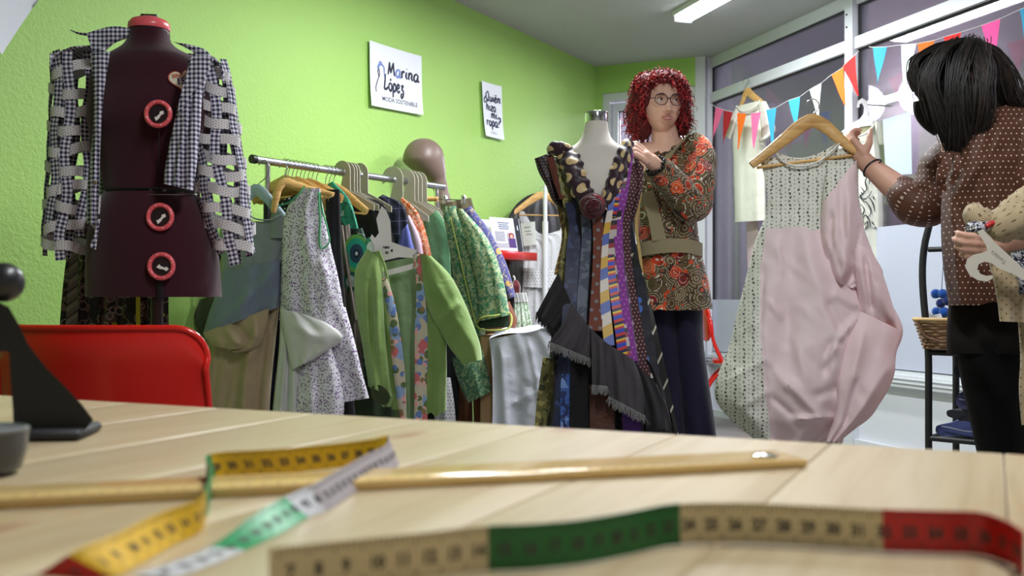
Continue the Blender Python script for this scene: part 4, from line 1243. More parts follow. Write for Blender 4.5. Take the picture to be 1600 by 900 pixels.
# ------------------------------------------------------------------ taupe egg-head mannequin behind the rail
TAUPE = plain('taupe_mannequin_paint', srgb(120, 100, 92), .42, var=.03, spec=.45)
mq = thing('mannequin', 'faceless taupe egg-head mannequin standing behind the clothes rail', 'mannequin')
HD = 5.66
g = Geo()
hc_ = W(662, 252, HD); S_ = HD / F
V = []; nu, nv = 32, 22
for i in range(nv + 1):
    p = math.pi * i / nv
    for j in range(nu):
        a = 2*math.pi*j/nu
        x = 33*S_*math.sin(p)**.9*math.cos(a) if 0 < i < nv else 0; y = 34*S_*math.sin(p)**.9*math.sin(a) if 0 < i < nv else 0; z = 35.5*S_*math.cos(p)
        # jaw juts towards the image right and down
        kx = max(0, -z/(35*S_)); 
        x = x*(1 - .35*kx) + 24*S_*kx**1.15; y *= (1 - .45*kx); z -= 4*S_*kx*max(0, x/(33*S_)) 
        V.append((hc_[0] + x, hc_[1] + y, hc_[2] + z))
g.add(np.array(V), grid_faces(nv + 1, nu, True))
capsule(g, W(680, 268, HD), .055, W(690, 300, HD), .040)
capsule(g, W(690, 300, HD), .038, W(700, 345, HD), .060)
for a, b, ra, rb in (((700, 345), (700, 420), .095, .105), ((700, 420), (700, 470), .10, .09), ((700, 470), (700, 520), .09, .11), ((690, 520), (690, 620), .07, .05), ((712, 520), (712, 620), .07, .05), ((690, 620), (690, 708), .05, .032), ((712, 620), (712, 708), .05, .032),
    ((672, 345), (664, 440), .045, .036), ((664, 440), (670, 520), .035, .028), ((730, 345), (738, 440), .045, .036), ((738, 440), (732, 520), .035, .028)):
    capsule(g, W(a[0], a[1], HD), ra, W(b[0], b[1], HD), rb)
fuse(g, 'body', TAUPE, mq, .009, 6)
g = Geo(); c = W(701, 712, HD); lathe(g, (c[0], c[1], .0), [(.15, 0), (.155, .006), (.15, .014), (.05, .018)], 30); g.obj('base', plain('dark_base', (.04, .04, .045), .3), mq)
g = Geo(); rod(g, (c[0], c[1], .015), (c[0], c[1], .12), .012); g.obj('pole', MET_CHROME, mq)

# ------------------------------------------------------------------ clothes rail
R0 = np.array((-1.073, 4.35)); R1 = np.array((-.371, 5.40)); RZ = 1.467
def RT(t): return R0 + (R1 - R0) * t
RDIR = (R1 - R0) / np.linalg.norm(R1 - R0); RLAT = np.array((.831, -.556))
rail = thing('clothes_rail', 'grey steel clothes rail packed with hangers along the green wall', 'clothes rail')
e0, e1 = RT(-.02), RT(1.0)
g = Geo(); rod(g, (*e0, RZ), (*e1, RZ), .0165, 16); g.obj('rail', MET_STEEL, rail)
g = Geo(); a = (*RT(-.035), RZ); b = (*RT(-.018), RZ); rod(g, a, b, .019, 16); g.obj('end_cap', BLACK_PL, rail)
g = Geo(); a = (*RT(.998), RZ); b = (*RT(1.01), RZ); rod(g, a, b, .018, 16); g.obj('end_cap', MET_STEEL, rail)
for t_ in (.035, .965):
    p = RT(t_)
    g = Geo(); rod(g, (p[0], p[1], 1.30), (p[0], p[1], RZ - .012), .0125, 14); g.obj('post', MET_CHROME, rail)
    g = Geo(); rod(g, (p[0], p[1], .06), (p[0], p[1], 1.31), .0165, 14); g.obj('post', BLACK_MET, rail)
    g = Geo(); a = p - RLAT * .22; b = p + RLAT * .22; rod(g, (*a, .045), (*b, .045), .013); g.obj('foot', BLACK_MET, rail)
    for s_ in (-.2, .2):
        q_ = p + RLAT * s_; g = Geo(); ball(g, (q_[0], q_[1], .022), (.022, .022, .022), 12, 8); g.obj('caster', BLACK_PL, rail)
g = Geo(); rod(g, (*RT(.035), .10), (*RT(.965), .10), .011); g.obj('lower_rail', BLACK_MET, rail)

def hook_pts(pl, q0, z, r=.022, drop=.05):
    """wire hook lying over the rail at height z, in the hanger's plane"""
    pts = []
    for a in np.linspace(math.radians(205), math.radians(-40), 12): pts.append(pl.loc(q0 + r*math.cos(a), z + r*math.sin(a)))
    pts.append(pl.loc(q0 + .004, z - r - .012)); pts.append(pl.loc(q0, z - r - drop))
    return pts
def wood_hanger(label, P0, L, w=.43, apex=None, q0=0.0, z=RZ, drop=.05, slope=.085, bar=True, group='wooden hangers on the clothes rail', mat=None, bowed=.03, tilt=0.0, r=.022):
    pl = Plane(P0, L); t = thing('wooden_hanger', label, 'hanger', group)
    g = Geo(); tube(g, hook_pts(pl, q0, z, r, drop), .0018, 30, 8, up=pl.N3); g.obj('hook', MET_WIRE, t)
    za = z - r - drop
    def P(q, zz, n=0): return pl.loc(q0 + q, za + zz + tilt*q, n)
    g = Geo(); h = w/2
    path = [P(-h, -slope*1.02, bowed), P(-h*.8, -slope*.80, bowed*.6), P(-h*.4, -slope*.30, .005), P(-.03, -.004), P(0, .004), P(.03, -.004), P(h*.4, -slope*.30, .005), P(h*.8, -slope*.80, bowed*.6), P(h, -slope*1.02, bowed)]
    tube(g, path, [(.006, .016), (.007, .018), (.0075, .020), (.0075, .024), (.0075, .025), (.0075, .024), (.0075, .020), (.007, .018), (.006, .016)], 36, 12, up=pl.N3); g.obj('arms', mat or WOOD_HANG, t)
    if bar:
        g = Geo(); rod(g, P(-h*.86, -slope - .012, .012), P(h*.86, -slope - .012, .012), .0048, 8); g.obj('trouser_bar', mat or WOOD_HANG, t)
    return t
CARDW = plain('pale_cardboard', srgb(222, 218, 212), .75, var=.03)
CARDG = plain('greyish_cardboard', srgb(176, 170, 154), .8, var=.04)
def card_hanger(label, P0, L, w=.40, z=RZ, mat=None, group='cardboard hangers on the clothes rail', flip=1, bar=False, neck=.085, r0=.020, width=.105, slope=.095, tilt=0):
    pl = Plane(P0, L); t = thing('cardboard_hanger', label, 'hanger', group)
    R = width/2; out = []
    # hook: an arch over the rail, open to one side, with a leg down to the shoulders
    for a in np.linspace(math.radians(200), math.radians(0), 14): out.append((R*math.cos(a)*flip, R*.95*math.sin(a) + .004))
    out += [(R*flip, -.045), (R*1.02*flip, -neck), ((R + .05)*flip, -neck - .022), (w/2*flip, -neck - slope), (w/2*flip, -neck - slope - .028), (w*.30*flip, -neck - slope*.72 - .03), (0, -neck - .052), (-w*.30*flip, -neck - slope*.72 - .03), (-w/2*flip, -neck - slope - .028), (-w/2*flip, -neck - slope), (-.09*flip, -neck - .022), (-R*.9*flip, -neck - .004), (-R*.2*flip, -neck + .012)]
    for a in np.linspace(math.radians(-75), math.radians(158), 14): out.append(((r0 + .004)*math.cos(a)*flip + .0, (r0)*math.sin(a)))
    out += [(-R*.6*flip, -.010)]
    g = Geo(); prism(g, out, lambda x, y, n: pl.loc(x, z + y + tilt*x, n), .004); g.obj('card', mat or CARDG, t)
    return t, pl

# ------------------------------------------------------------------ garments on the rail
def garment(name, label, cat, parts, group=None):
    t = thing(name, label, cat, group)
    for nm, mat, fn in parts:
        g = Geo(); fn(g); g.obj(nm, mat, t)
    return t
def S(pl, l, r, **kw): return lambda g: sheet(g, pl, l, r, **kw)

HEATH = fabric('blue_grey_jersey', srgb(132, 142, 144), .9, .16, 700, .2)
DENIM = fabric('washed_denim', srgb(122, 133, 150), .9, .16, 700, .15)
KHAKI = fabric('khaki_linen', srgb(172, 152, 122), .85, .10, 600, .15)
PIPE_N = plain('navy_piping', (.012, .013, .03), .7)

# 1 blue-grey and khaki dress on a pale blue plastic hanger
pa = Plane(W(400, HY, 4.28), (.97, -.24))
SKYPL = plain('pale_blue_plastic', srgb(162, 184, 194), .35, var=.03)
t = thing('plastic_hanger', 'pale blue plastic hanger at the near end of the clothes rail', 'hanger')
g = Geo(); tube(g, [pa.at(x, y) for x, y in ((404, 258), (413, 250), (420, 258), (416, 276), (402, 290), (399, 300))], .0022, 24, 8); g.obj('hook', MET_WIRE, t)
g = Geo(); tube(g, [pa.at(x, y) for x, y in ((338, 350), (362, 330), (386, 308), (400, 296), (414, 306), (434, 330), (458, 358))], [(.006, .012), (.008, .020), (.009, .022), (.009, .026), (.009, .022), (.008, .020), (.006, .012)], 30, 10, up=pa.N3); g.obj('arms', SKYPL, t)
garment('dress', 'sleeveless blue grey dress with a khaki draped skirt, on the pale blue plastic hanger', 'dress', [
    ('bodice', HEATH, S(pa, [(345, 346), (343, 380), (346, 410), (340, 450)], [(454, 346), (447, 370), (441, 400), (438, 432)], nr=40, nc=26, T=[.02, .05, .06], fold=(.001, .008, 2.5), seed=21, n0=.01)),
    ('neck_edge', HEATH, lambda g: tube(g, [pa.at(x, y, n) for x, y, n in ((386, 336, .03), (404, 343, .045), (424, 343, .045), (440, 336, .03))], .0035, 16, 6)),
    ('shoulder', HEATH, S(pa, [(424, 330), (422, 350), (420, 372)], [(457, 345), (451, 356), (446, 372)], nr=12, nc=12, T=[.012, .03, .045], n0=.012, fold=(0, .003, 1))),
    ('shoulder', HEATH, S(pa, [(346, 345), (345, 356), (344, 372)], [(388, 322), (392, 346), (396, 372)], nr=12, nc=12, T=[.012, .03, .045], n0=.012, fold=(0, .003, 1))),
    ('armhole_piping', PIPE_N, lambda g: tube(g, [pa.at(x, y, n) for x, y, n in ((456, 343, .015), (448, 362, .02), (442, 390, .02), (438, 430, .02), (437, 475, .02))], .0032, 24, 6)),
    ('denim_panel', DENIM, S(pa, [(344, 425), (338, 455), (326, 490), (317, 521)], [(439, 405), (439, 430), (438, 455), (436, 480)], nr=34, nc=26, T=[.06, .065, .07], fold=(.004, .010, 2.5), seed=22, n0=.012, cre=[((((430, 420), (350, 505))), .02, 9), ((((438, 440), (400, 500))), -.012, 6)])),
    ('skirt', KHAKI, S(pa, [(330, 518), (326, 560), (320, 610), (312, 720)], [(437, 470), (431, 530), (424, 600), (418, 720)], nr=50, nc=40, T=[.05, .05, .05], fold=(.006, .016, 3.5), seed=23, n0=-.002, cre=[([(372, 520), (352, 640)], -.02, 7), ([(385, 590), (378, 645)], .02, 8), ([(425, 500), (382, 570)], .02, 8)])),
    ('drape', KHAKI, S(pa, [(317, 520), (322, 530), (334, 542), (346, 540)], [(420, 482), (418, 505), (402, 545), (368, 552)], nr=26, nc=26, T=[.02, .045, .03], fold=(.002, .010, 3.0), seed=24, n0=.06, cre=[([(352, 512), (372, 540)], .02, 6), ([(365, 500), (392, 535)], -.02, 5), ([(395, 492), (400, 530)], .016, 6)])),
])

# 2 purple sprigged dress with green piping
SPRIG = blotch_mat('purple_sprig_cotton', srgb(222, 219, 228), [(srgb(150, 122, 164), 75, 'petal', .045), (srgb(118, 80, 136), 95, 'petal', .045, 3), (srgb(88, 58, 108), 85, 'petal', .0, 8), (srgb(122, 130, 122), 120, 'cell', .24, 5)], warp=.006)
WCOT = fabric('off_white_cotton', srgb(205, 205, 202), .8, .05, 800, .1)
GPIPE = plain('green_piping', srgb(56, 152, 100), .7)
pb = Plane(W(480, HY, 4.20), (.97, -.24))
t = thing('wooden_hanger', 'wooden hanger carrying the purple sprigged dress', 'hanger', 'wooden hangers on the clothes rail')
g = Geo(); tube(g, [pb.at(x, y, -.02) for x, y in ((436, 262), (443, 256), (449, 262), (447, 272), (444, 286))], .002, 20, 8, up=pb.N3); g.obj('hook', MET_WIRE, t)
g = Geo(); tube(g, [pb.at(x, y, n) for x, y, n in ((427, 332, .05), (431, 312, .04), (436, 293, .015), (445, 284, 0), (458, 288, -.004), (480, 295, -.004), (502, 300, .004), (521, 304, .012))], [(.006, .012), (.007, .016), (.008, .020), (.008, .022), (.008, .019), (.008, .017), (.007, .015), (.006, .011)], 34, 12, up=pb.N3); g.obj('arms', WOOD_HANG, t)
g = Geo(); rod(g, pb.at(498, 312, .01), pb.at(517, 307, .012), .005); g.obj('trouser_bar', WOOD_HANG, t)
garment('dress', 'white dress sprigged with purple flowers, green piping and a plain white flap', 'dress', [
    ('bodice', SPRIG, S(pb, [(474, 294), (452, 318), (443, 345), (440, 400), (437, 480), (436, 500)], [(500, 294), (506, 330), (516, 380), (530, 440), (541, 500), (546, 520)], nr=60, nc=30, T=[.008, .035, .05, .06, .06], fold=(.002, .014, 2.2), seed=31, n0=.01, cre=[([(470, 380), (500, 490)], -.012, 7), ([(500, 400), (530, 500)], .014, 8)])),
    ('skirt', SPRIG, S(pb, [(437, 470), (446, 540), (460, 580), (466, 640)], [(540, 480), (556, 540), (568, 590), (577, 622)], nr=40, nc=34, T=[.05, .045, .035], fold=(.006, .020, 2.4), seed=32, n0=.0)),
    ('white_column', WCOT, S(pb, [(438, 476), (436, 540), (430, 600), (422, 680)], [(470, 500), (470, 560), (474, 620), (474, 690)], nr=40, nc=22, T=[.03, .03, .02], fold=(.004, .010, 2.8), seed=33, n0=.036, cre=[([(452, 500), (448, 640)], -.012, 5)])),
    ('sprigged_bulge', SPRIG, S(pb, [(470, 560), (464, 600), (462, 650), (470, 690)], [(516, 540), (530, 580), (538, 630), (530, 690)], nr=34, nc=24, T=[.02, .05, .03], fold=(.003, .008, 2.4), seed=34, n0=.045, cre=[([(492, 560), (500, 640)], -.01, 8)])),
    ('white_flap', WCOT, S(pb, [(438, 482), (444, 520), (452, 560), (456, 578)], [(480, 492), (512, 506), (536, 526), (500, 556)], nr=30, nc=26, T=[.01, .03, .02], fold=(.002, .006, 2), seed=35, n0=.075, cre=[([(455, 505), (510, 535)], .01, 8), ([(470, 570), (500, 545)], .012, 5)])),
    ('neck_piping', GPIPE, lambda g: tube(g, [pb.at(x, y, n) for x, y, n in ((476, 291, .012), (466, 304, .03), (452, 316, .036), (430, 323, .03))], .0035, 20, 6)),
    ('armhole_piping', GPIPE, lambda g: tube(g, [pb.at(x, y, n) for x, y, n in ((498, 300, .02), (500, 340, .05), (505, 388, .055), (514, 380, .045), (512, 360, .04), (503, 325, .02), (500, 302, .015))], .0035, 34, 6)),
])

p = Plane(W(432, HY, 4.42), (.95, -.3))
garment('dress', 'dark navy cloth added to darken the gap between the khaki draped skirt and the plain white flap', 'dress', [('body', fabric('dark_navy_cloth', srgb(26, 28, 46), .9), S(p, [(412, 380), (404, 520), (400, 720)], [(448, 380), (452, 520), (460, 720)], nr=20, nc=16, T=.02, fold=(.001, .006, 2), seed=38))])  # added cloth whose dark colour stands in for the dark gap
# 3 black top with white dots, 4 black, 5 taupe
POLKA = dots_mat('black_polka', (.008, .008, .010), srgb(200, 200, 196), .022, .22)
def rp(t_, L=(.90, -.44)): return Plane(RT(t_), L)
BLK = fabric('black_cloth', (.010, .010, .012), .9, .3, 700, .1)
p = Plane(W(445, HY, 4.42), (.95, -.3)); 
garment('top', 'black top with white polka dots behind the purple sprigged dress', 'top', [('body', POLKA, S(p, [(428, 318), (424, 360), (424, 480)], [(476, 298), (480, 360), (482, 480)], nr=24, nc=20, T=[.01, .03, .03], fold=(.001, .006, 2), seed=41))])
p = Plane(W(518, HY, 4.43), (.93, -.36))
garment('dress', 'narrow plain black dress hanging next to the purple sprigged dress', 'dress', [('body', BLK, S(p, [(508, 296), (510, 380), (514, 470), (520, 660)], [(531, 296), (534, 380), (540, 470), (556, 660)], nr=30, nc=14, T=[.015, .03, .03], fold=(.001, .008, 1.4), seed=42))])
TAUPEC = fabric('taupe_wool', srgb(112, 102, 94), .9, .12, 500, .2)
p = Plane(W(540, HY, 4.52), (.93, -.36))
garment('cardigan', 'ribbed taupe cardigan beside the narrow black dress', 'cardigan', [
    ('body', TAUPEC, S(p, [(530, 356), (533, 410), (538, 480), (545, 600)], [(546, 350), (552, 400), (560, 480), (572, 600)], nr=30, nc=20, T=[.015, .03, .03], fold=(.002, .010, 2.2), seed=43)),
    ('front_band', fabric('taupe_rib', srgb(132, 122, 112), .9, .14, 300, .2), lambda g: tube(g, [p.at(x, y, .034) for x, y in ((534, 352), (540, 400), (548, 450), (556, 500))], .006, 20, 6))])

# green and white leaf print, and teal circles
LEAFG = blotch_mat('emerald_leaf_print', srgb(40, 140, 108), [(srgb(20, 60, 48), 14, 'noise', .56), (srgb(206, 226, 214), 12, 'noise', .60, 4), (srgb(16, 100, 84), 18, 'line', .03, 8)], .5, warp=.02)
p = Plane(W(530, HY, 4.60), (.9, -.44))
garment('scarf_top', 'emerald and white leaf printed top under the cardboard hangers', 'top', [('body', LEAFG, S(p, [(512, 288), (516, 340), (530, 400), (540, 480)], [(520, 283), (545, 310), (556, 340), (566, 420)], nr=30, nc=18, T=[.01, .03, .03], fold=(.001, .008, 2), seed=44))])
# ring print: nested discs on a patterned ground
DARKP = blotch_mat('dark_green_abstract', srgb(38, 66, 54), [(srgb(190, 196, 188), 16, 'line', .025), (srgb(16, 24, 24), 13, 'noise', .55, 3), (srgb(60, 130, 84), 20, 'cell', .3, 6)], .55, warp=.02)
p = Plane(W(560, HY, 4.52), (.9, -.44))
tt = garment('blouse', 'shiny dark green blouse printed with big teal circles', 'blouse', [('body', DARKP, S(p, [(541, 360), (540, 420), (546, 480), (552, 600)], [(566, 356), (588, 420), (604, 480), (616, 600)], nr=34, nc=24, T=[.02, .035, .035], fold=(.001, .008, 2), seed=45))])
for (cx, cy, rx, ry, cols) in ((557, 396, 17, 24, ((1.25, srgb(110, 180, 80)), (1, srgb(40, 168, 136)), (.62, srgb(46, 74, 92)), (.30, srgb(28, 40, 56)), (.13, srgb(200, 220, 220)))), (580, 388, 12, 18, ((1, srgb(60, 160, 110)), (.6, srgb(210, 228, 210)))), (548, 440, 12, 16, ((1, srgb(30, 90, 80)), (.6, srgb(190, 206, 196))))):
    for i, (f, c) in enumerate(cols):
        g = Geo(); V = [p.at(cx + rx*f*math.cos(a), cy + ry*f*math.sin(a), .046 + .0012*i) for a in np.linspace(0, 6.283, 28, endpoint=False)]
        g.add(np.array(V), [tuple(range(28))], None, 0, False); g.obj('printed_disc', plain('disc_%02x%02x%02x' % tuple(int(255*x) for x in c[:3]), c, .5), tt)

# hooks and wooden hangers bunched on the near half of the rail
ORD = ('first', 'second', 'third', 'fourth', 'fifth', 'sixth', 'seventh', 'eighth', 'ninth')
for i, t_ in enumerate((.115, .130, .150, .168, .188, .206, .226, .246, .268)):
    wood_hanger('%s wooden hanger from the black rail cap in the bunch above the sprigged dress' % ORD[i], RT(t_), (.80, -.60), w=.40, drop=.055 + .006*(i % 3), slope=.06 + .01*(i % 2), r=.0215)
wood_hanger('wooden hanger tipped down beside the teal circled blouse', RT(.315), (.86, -.5), w=.36, drop=.07, slope=.10, tilt=-.10, r=.0215)
wood_hanger('wooden hanger above the teal circled blouse with its trouser bar low', RT(.355), (.92, -.40), w=.40, drop=.06, slope=.09, tilt=-.12, r=.0215)
wood_hanger('short wooden hanger reaching towards the kimono jacket', RT(.335), (.90, -.43), w=.30, drop=.12, slope=.08, tilt=-.15, r=.0215)

# cardboard hangers
for i, (t_, rr, fl) in enumerate(((.40, .105, 1), (.425, .10, 1), (.44, .10, 1), (.455, .10, 1), (.495, .11, 1))):
    card_hanger('%s cardboard hanger from the wooden ones, in the bunch above the plain black blouse' % ORD[i], RT(t_), (.831, -.556), mat=CARDG, width=rr, neck=.09, slope=.07)
for i, (t_, rr, fl) in enumerate(((.685, .13, 1), (.76, .125, 1), (.785, .12, 1), (.81, .12, 1), (.84, .12, 1))):
    card_hanger('%s cardboard hanger of the bunch below the egg-head mannequin, counted from the checked shirt' % ORD[i], RT(t_), (.86, -.51), mat=CARDG, width=rr, neck=.10, slope=.09, w=.44)

# garments under the cardboard hangers
p = Plane(W(580, HY, 4.72), (.88, -.47))
garment('blouse', 'plain black blouse on a grey cardboard hanger', 'blouse', [('body', BLK, S(p, [(549, 308), (546, 350), (548, 420), (556, 660)], [(556, 304), (600, 320), (612, 360), (640, 660)], nr=36, nc=24, T=[.01, .03, .04], fold=(.001, .010, 2.5), seed=50))])
k = N('navy_plaid', .8); v = k.uv(); u_, w_, _ = k.xyz(v)
def band(c, per, wd, ph=0.0): return k.lt(k.M('FRACT', k.M('ADD', k.M('DIVIDE', c, per), ph)), wd)
f1 = k.M('ADD', k.M('MULTIPLY', band(u_, .06, .35), .5), k.M('MULTIPLY', band(w_, .06, .35), .5))
c_ = k.mix(f1, srgb(38, 40, 66), srgb(18, 19, 36)); c_ = k.mix(k.M('MULTIPLY', k.M('MAXIMUM', band(u_, .06, .06, .3), band(w_, .06, .06, .3)), .7), c_, srgb(120, 124, 160)); k.color(c_); PLAID = k.m
p = Plane(W(612, HY, 4.86), (.88, -.47))
garment('shirt', 'navy checked flannel shirt with blue cuffs beside the plain black blouse', 'shirt', [
    ('body', PLAID, S(p, [(591, 308), (594, 340), (600, 400), (606, 640)], [(598, 304), (628, 318), (640, 360), (660, 640)], nr=36, nc=22, T=[.01, .03, .03], fold=(.001, .008, 2), seed=51)),
    ('blue_panel', plain('cornflower_cotton', srgb(108, 116, 196), .8, bump=.1), S(p, [(626, 362), (622, 380), (620, 400)], [(637, 350), (643, 374), (650, 400)], nr=12, nc=10, T=.012, n0=.03, fold=(.001, .003, 1.2)))])
p = Plane(W(645, HY, 4.95), (.88, -.47))
garment('shirt', 'pale lilac shirt between the checked shirt and the orange leaf blouse', 'shirt', [('body', plain('lilac_cotton', srgb(196, 172, 190), .8, bump=.1), S(p, [(632, 340), (636, 380), (640, 440)], [(640, 336), (656, 370), (664, 440)], nr=20, nc=12, T=.02, fold=(.001, .005, 1.6), seed=52))])
ORNG = blotch_mat('orange_leaf_print', srgb(214, 196, 176), [(srgb(196, 98, 48), 34, 'swirl', .1), (srgb(190, 92, 44), 26, 'line', .05, 4)], .7, warp=.03)
p = Plane(W(650, HY, 5.00), (.88, -.47))
garment('blouse', 'white blouse with an orange leaf print on the clothes rail', 'blouse', [('body', ORNG, S(p, [(624, 316), (634, 350), (642, 390), (652, 470)], [(628, 308), (652, 328), (668, 372), (684, 470)], nr=34, nc=20, T=[.01, .03, .03], fold=(.001, .006, 2), seed=53))])
JADE = fabric('jade_green_crepe', srgb(88, 134, 98), .8, .08, 900, .15)
JADED = fabric('deep_jade_crepe', srgb(68, 108, 82), .8, .08, 900, .15)
p = Plane(W(685, HY, 5.02), (.92, -.39))
garment('jacket', 'plain jade green jacket folded open beside the elephant brocade jacket', 'jacket', [
    ('front_panel', JADE, S(p, [(660, 346), (662, 400), (668, 470), (672, 560)], [(682, 329), (697, 350), (704, 420), (708, 560)], nr=36, nc=20, T=[.01, .03, .03], fold=(.001, .006, 1.5), seed=54, n0=.02)),
    ('side_panel', JADED, S(p, [(684, 340), (694, 380), (700, 430), (704, 560)], [(696, 340), (712, 370), (722, 430), (730, 560)], nr=36, nc=16, T=[.01, .03, .03], fold=(.001, .006, 1.4), seed=55, n0=.0)),
    ('edge_piping', plain('pale_jade_piping', srgb(160, 188, 150), .8), lambda g: tube(g, [p.at(x, y, .042) for x, y in ((684, 330), (699, 356), (708, 420), (712, 470), (714, 520))], .003, 24, 6))])
BROC = blotch_mat('green_elephant_brocade', srgb(92, 134, 104), [(srgb(168, 180, 140), 58, 'noise', .50), (srgb(58, 132, 92), 20, 'line', .035, 4), (srgb(170, 184, 126), 26, 'ring', .42, 2), (srgb(40, 104, 72), 22, 'petal', -.12, 7)], .6, warp=.010)
BROCD = blotch_mat('green_brocade_lower', srgb(64, 104, 78), [(srgb(126, 148, 108), 64, 'noise', .52), (srgb(44, 96, 70), 24, 'petal', -.10, 3)], .6, warp=.010)
YEDGE = plain('yellow_green_edging', srgb(176, 186, 96), .8)
p = Plane(W(740, HY, 4.80), (.93, -.37))
t = garment('jacket', 'green brocade jacket woven with elephants, sleeve pushed forward', 'jacket', [
    ('body', BROC, S(p, [(690, 322), (700, 380), (712, 450), (726, 520), (734, 600)], [(712, 322), (735, 380), (752, 450), (758, 520), (764, 600)], nr=40, nc=24, T=[.012, .04, .04], fold=(.001, .010, 2), seed=56)),
    ('sleeve', BROC, S(p, [(712, 326), (728, 380), (744, 440), (748, 502)], [(722, 326), (760, 370), (786, 436), (797, 492)], nr=40, nc=24, T=[.02, .05, .05], fold=(.001, .007, 1.6), seed=57, n0=.05)),
    ('cuff', YEDGE, lambda g: tube(g, [p.at(x, y, n) for x, y, n in ((744, 508, .05), (752, 497, .095), (775, 493, .11), (797, 490, .06), (796, 512, .10), (772, 516, .11), (750, 514, .09), (744, 508, .05))], (.0045), 40, 6)),
    ('cuff_lining', fabric('dark_green_lining', srgb(44, 60, 44), .9), S(p, [(746, 500), (747, 507), (750, 513)], [(796, 492), (796, 502), (795, 511)], nr=8, nc=12, T=.02, n0=.055, fold=(0, .002, 1))),
    ('front_edge', YEDGE, lambda g: tube(g, [p.at(x, y, .05) for x, y in ((704, 340), (718, 400), (732, 460), (743, 505))], .0035, 24, 6)),
    ('lower_panel', BROCD, S(p, [(706, 560), (714, 590), (724, 615), (732, 630)], [(752, 540), (760, 570), (766, 600), (767, 612)], nr=24, nc=20, T=[.02, .03, .03], fold=(.001, .008, 1.5), seed=58, n0=.085))])
BLFL = blotch_mat('blue_gold_floral', srgb(74, 74, 132), [(srgb(186, 152, 84), 22, 'cell', .34), (srgb(120, 78, 70), 30, 'cell', .2, 4), (srgb(196, 176, 120), 22, 'line', .014, 6)], .6, warp=.012)
p = Plane(W(770, HY, 5.08), (.93, -.37))
garment('dress', 'dark blue dress with gold leaf flowers behind the elephant brocade jacket', 'dress', [
    ('body', BLFL, S(p, [(722, 328), (740, 370), (764, 420), (790, 470)], [(736, 322), (766, 362), (792, 414), (806, 462)], nr=34, nc=20, T=[.015, .03, .03], fold=(.001, .006, 1.6), seed=59)),
    ('lower', fabric('black_brown_cloth', srgb(34, 26, 28), .9), S(p, [(770, 440), (776, 470), (784, 500)], [(802, 452), (804, 474), (800, 500)], nr=12, nc=10, T=.02, n0=-.02, fold=(0, .004, 1.4)))])
OLIVE = fabric('taupe_olive_satin', srgb(108, 98, 76), .5, .12, 700, .15)
p = Plane(W(715, HY, 5.22), (.92, -.39))
t = garment('skirt', 'taupe satin skirt clipped to a wooden clip hanger at the far end of the rail', 'skirt', [('body', OLIVE, S(p, [(688, 318), (694, 370), (700, 470)], [(736, 309), (746, 345), (760, 470)], nr=26, nc=22, T=[.012, .03, .03], fold=(.003, .008, 3), seed=60))])
t = thing('clip_hanger', 'wooden clip hanger with steel clips at the far end of the clothes rail', 'hanger')
g = Geo(); a, b = p.at(634, 311, .045), p.at(684, 311, .045); tube(g, [a, b], [(.012, .012), (.012, .012)], 2, 10, up=(0, 0, 1)); g.obj('bar', WOOD_HANG, t)
for x_ in (695, 724):
    g = Geo(); box(g, p.at(x_, 312, .045), (.022, .02, .045), -.4, bev=.003); g.obj('clip', MET_CHROME, t)
g = Geo(); rod(g, p.at(684, 311, .045), p.at(728, 313, .045), .003); g.obj('wire', MET_WIRE, t)
g = Geo(); tube(g, [p.at(683, 308, .045), p.at(684, 300, .04), p.at(681, 291, .0), p.at(676, 289, -.02)], .002, 12, 6); g.obj('hook', MET_WIRE, t)

# lower hems seen under the jackets
LEATH = plain('brown_suede', srgb(120, 66, 40), .7, var=.12, sc=14, bump=.15, sheen=.3)
p = Plane(W(740, HY, 4.92), (.95, -.3))
garment('skirt', 'brown suede panelled skirt showing below the elephant brocade jacket', 'skirt', [
    ('panel', LEATH, S(p, [(704, 560), (706, 610), (712, 700)], [(736, 545), (738, 610), (740, 700)], nr=20, nc=14, T=.03, fold=(.001, .006, 1.2), seed=61)),
    ('panel', LEATH, S(p, [(734, 560), (738, 610), (741, 700)], [(748, 545), (750, 610), (752, 700)], nr=20, nc=10, T=.02, fold=(.001, .004, 1.2), seed=62, n0=.01)),
    ('panel', LEATH, S(p, [(750, 560), (750, 610), (750, 652)], [(764, 540), (766, 600), (768, 650)], nr=16, nc=10, T=.02, fold=(.001, .004, 1.2), seed=63, n0=-.01))])
p = Plane(W(790, HY, 4.98), (.95, -.3))
garment('skirt', 'brown suede hem hanging next to the mint gathered skirt', 'skirt', [('panel', LEATH, S(p, [(754, 505), (756, 525), (760, 537)], [(796, 470), (808, 506), (796, 530)], nr=16, nc=14, T=.03, fold=(.001, .006, 1.2), seed=64))])
EYE = dots_mat('white_eyelet_cotton', srgb(206, 206, 214), srgb(120, 120, 126), .016, .20)
p = Plane(W(700, HY, 4.75), (.95, -.3))
garment('dress', 'white eyelet dress hem beside the brown suede skirt', 'dress', [('hem', EYE, S(p, [(676, 590), (678, 640), (678, 700)], [(704, 590), (710, 630), (714, 700)], nr=20, nc=14, T=.03, fold=(.002, .008, 1.6), seed=65))])
p = Plane(W(650, HY, 4.86), (.95, -.3))
garment('coat', 'long black coat filling the dark gap behind the velvet kimono jacket', 'coat', [('body', BLK, S(p, [(560, 400), (556, 520), (560, 720)], [(704, 440), (716, 560), (716, 720)], nr=24, nc=30, T=.035, fold=(.003, .012, 3), seed=66))])
DGREEN = fabric('bottle_green_velvet', srgb(48, 66, 40), .7, .2, 600, .5)
p = Plane(W(575, HY, 4.60), (.95, -.3))
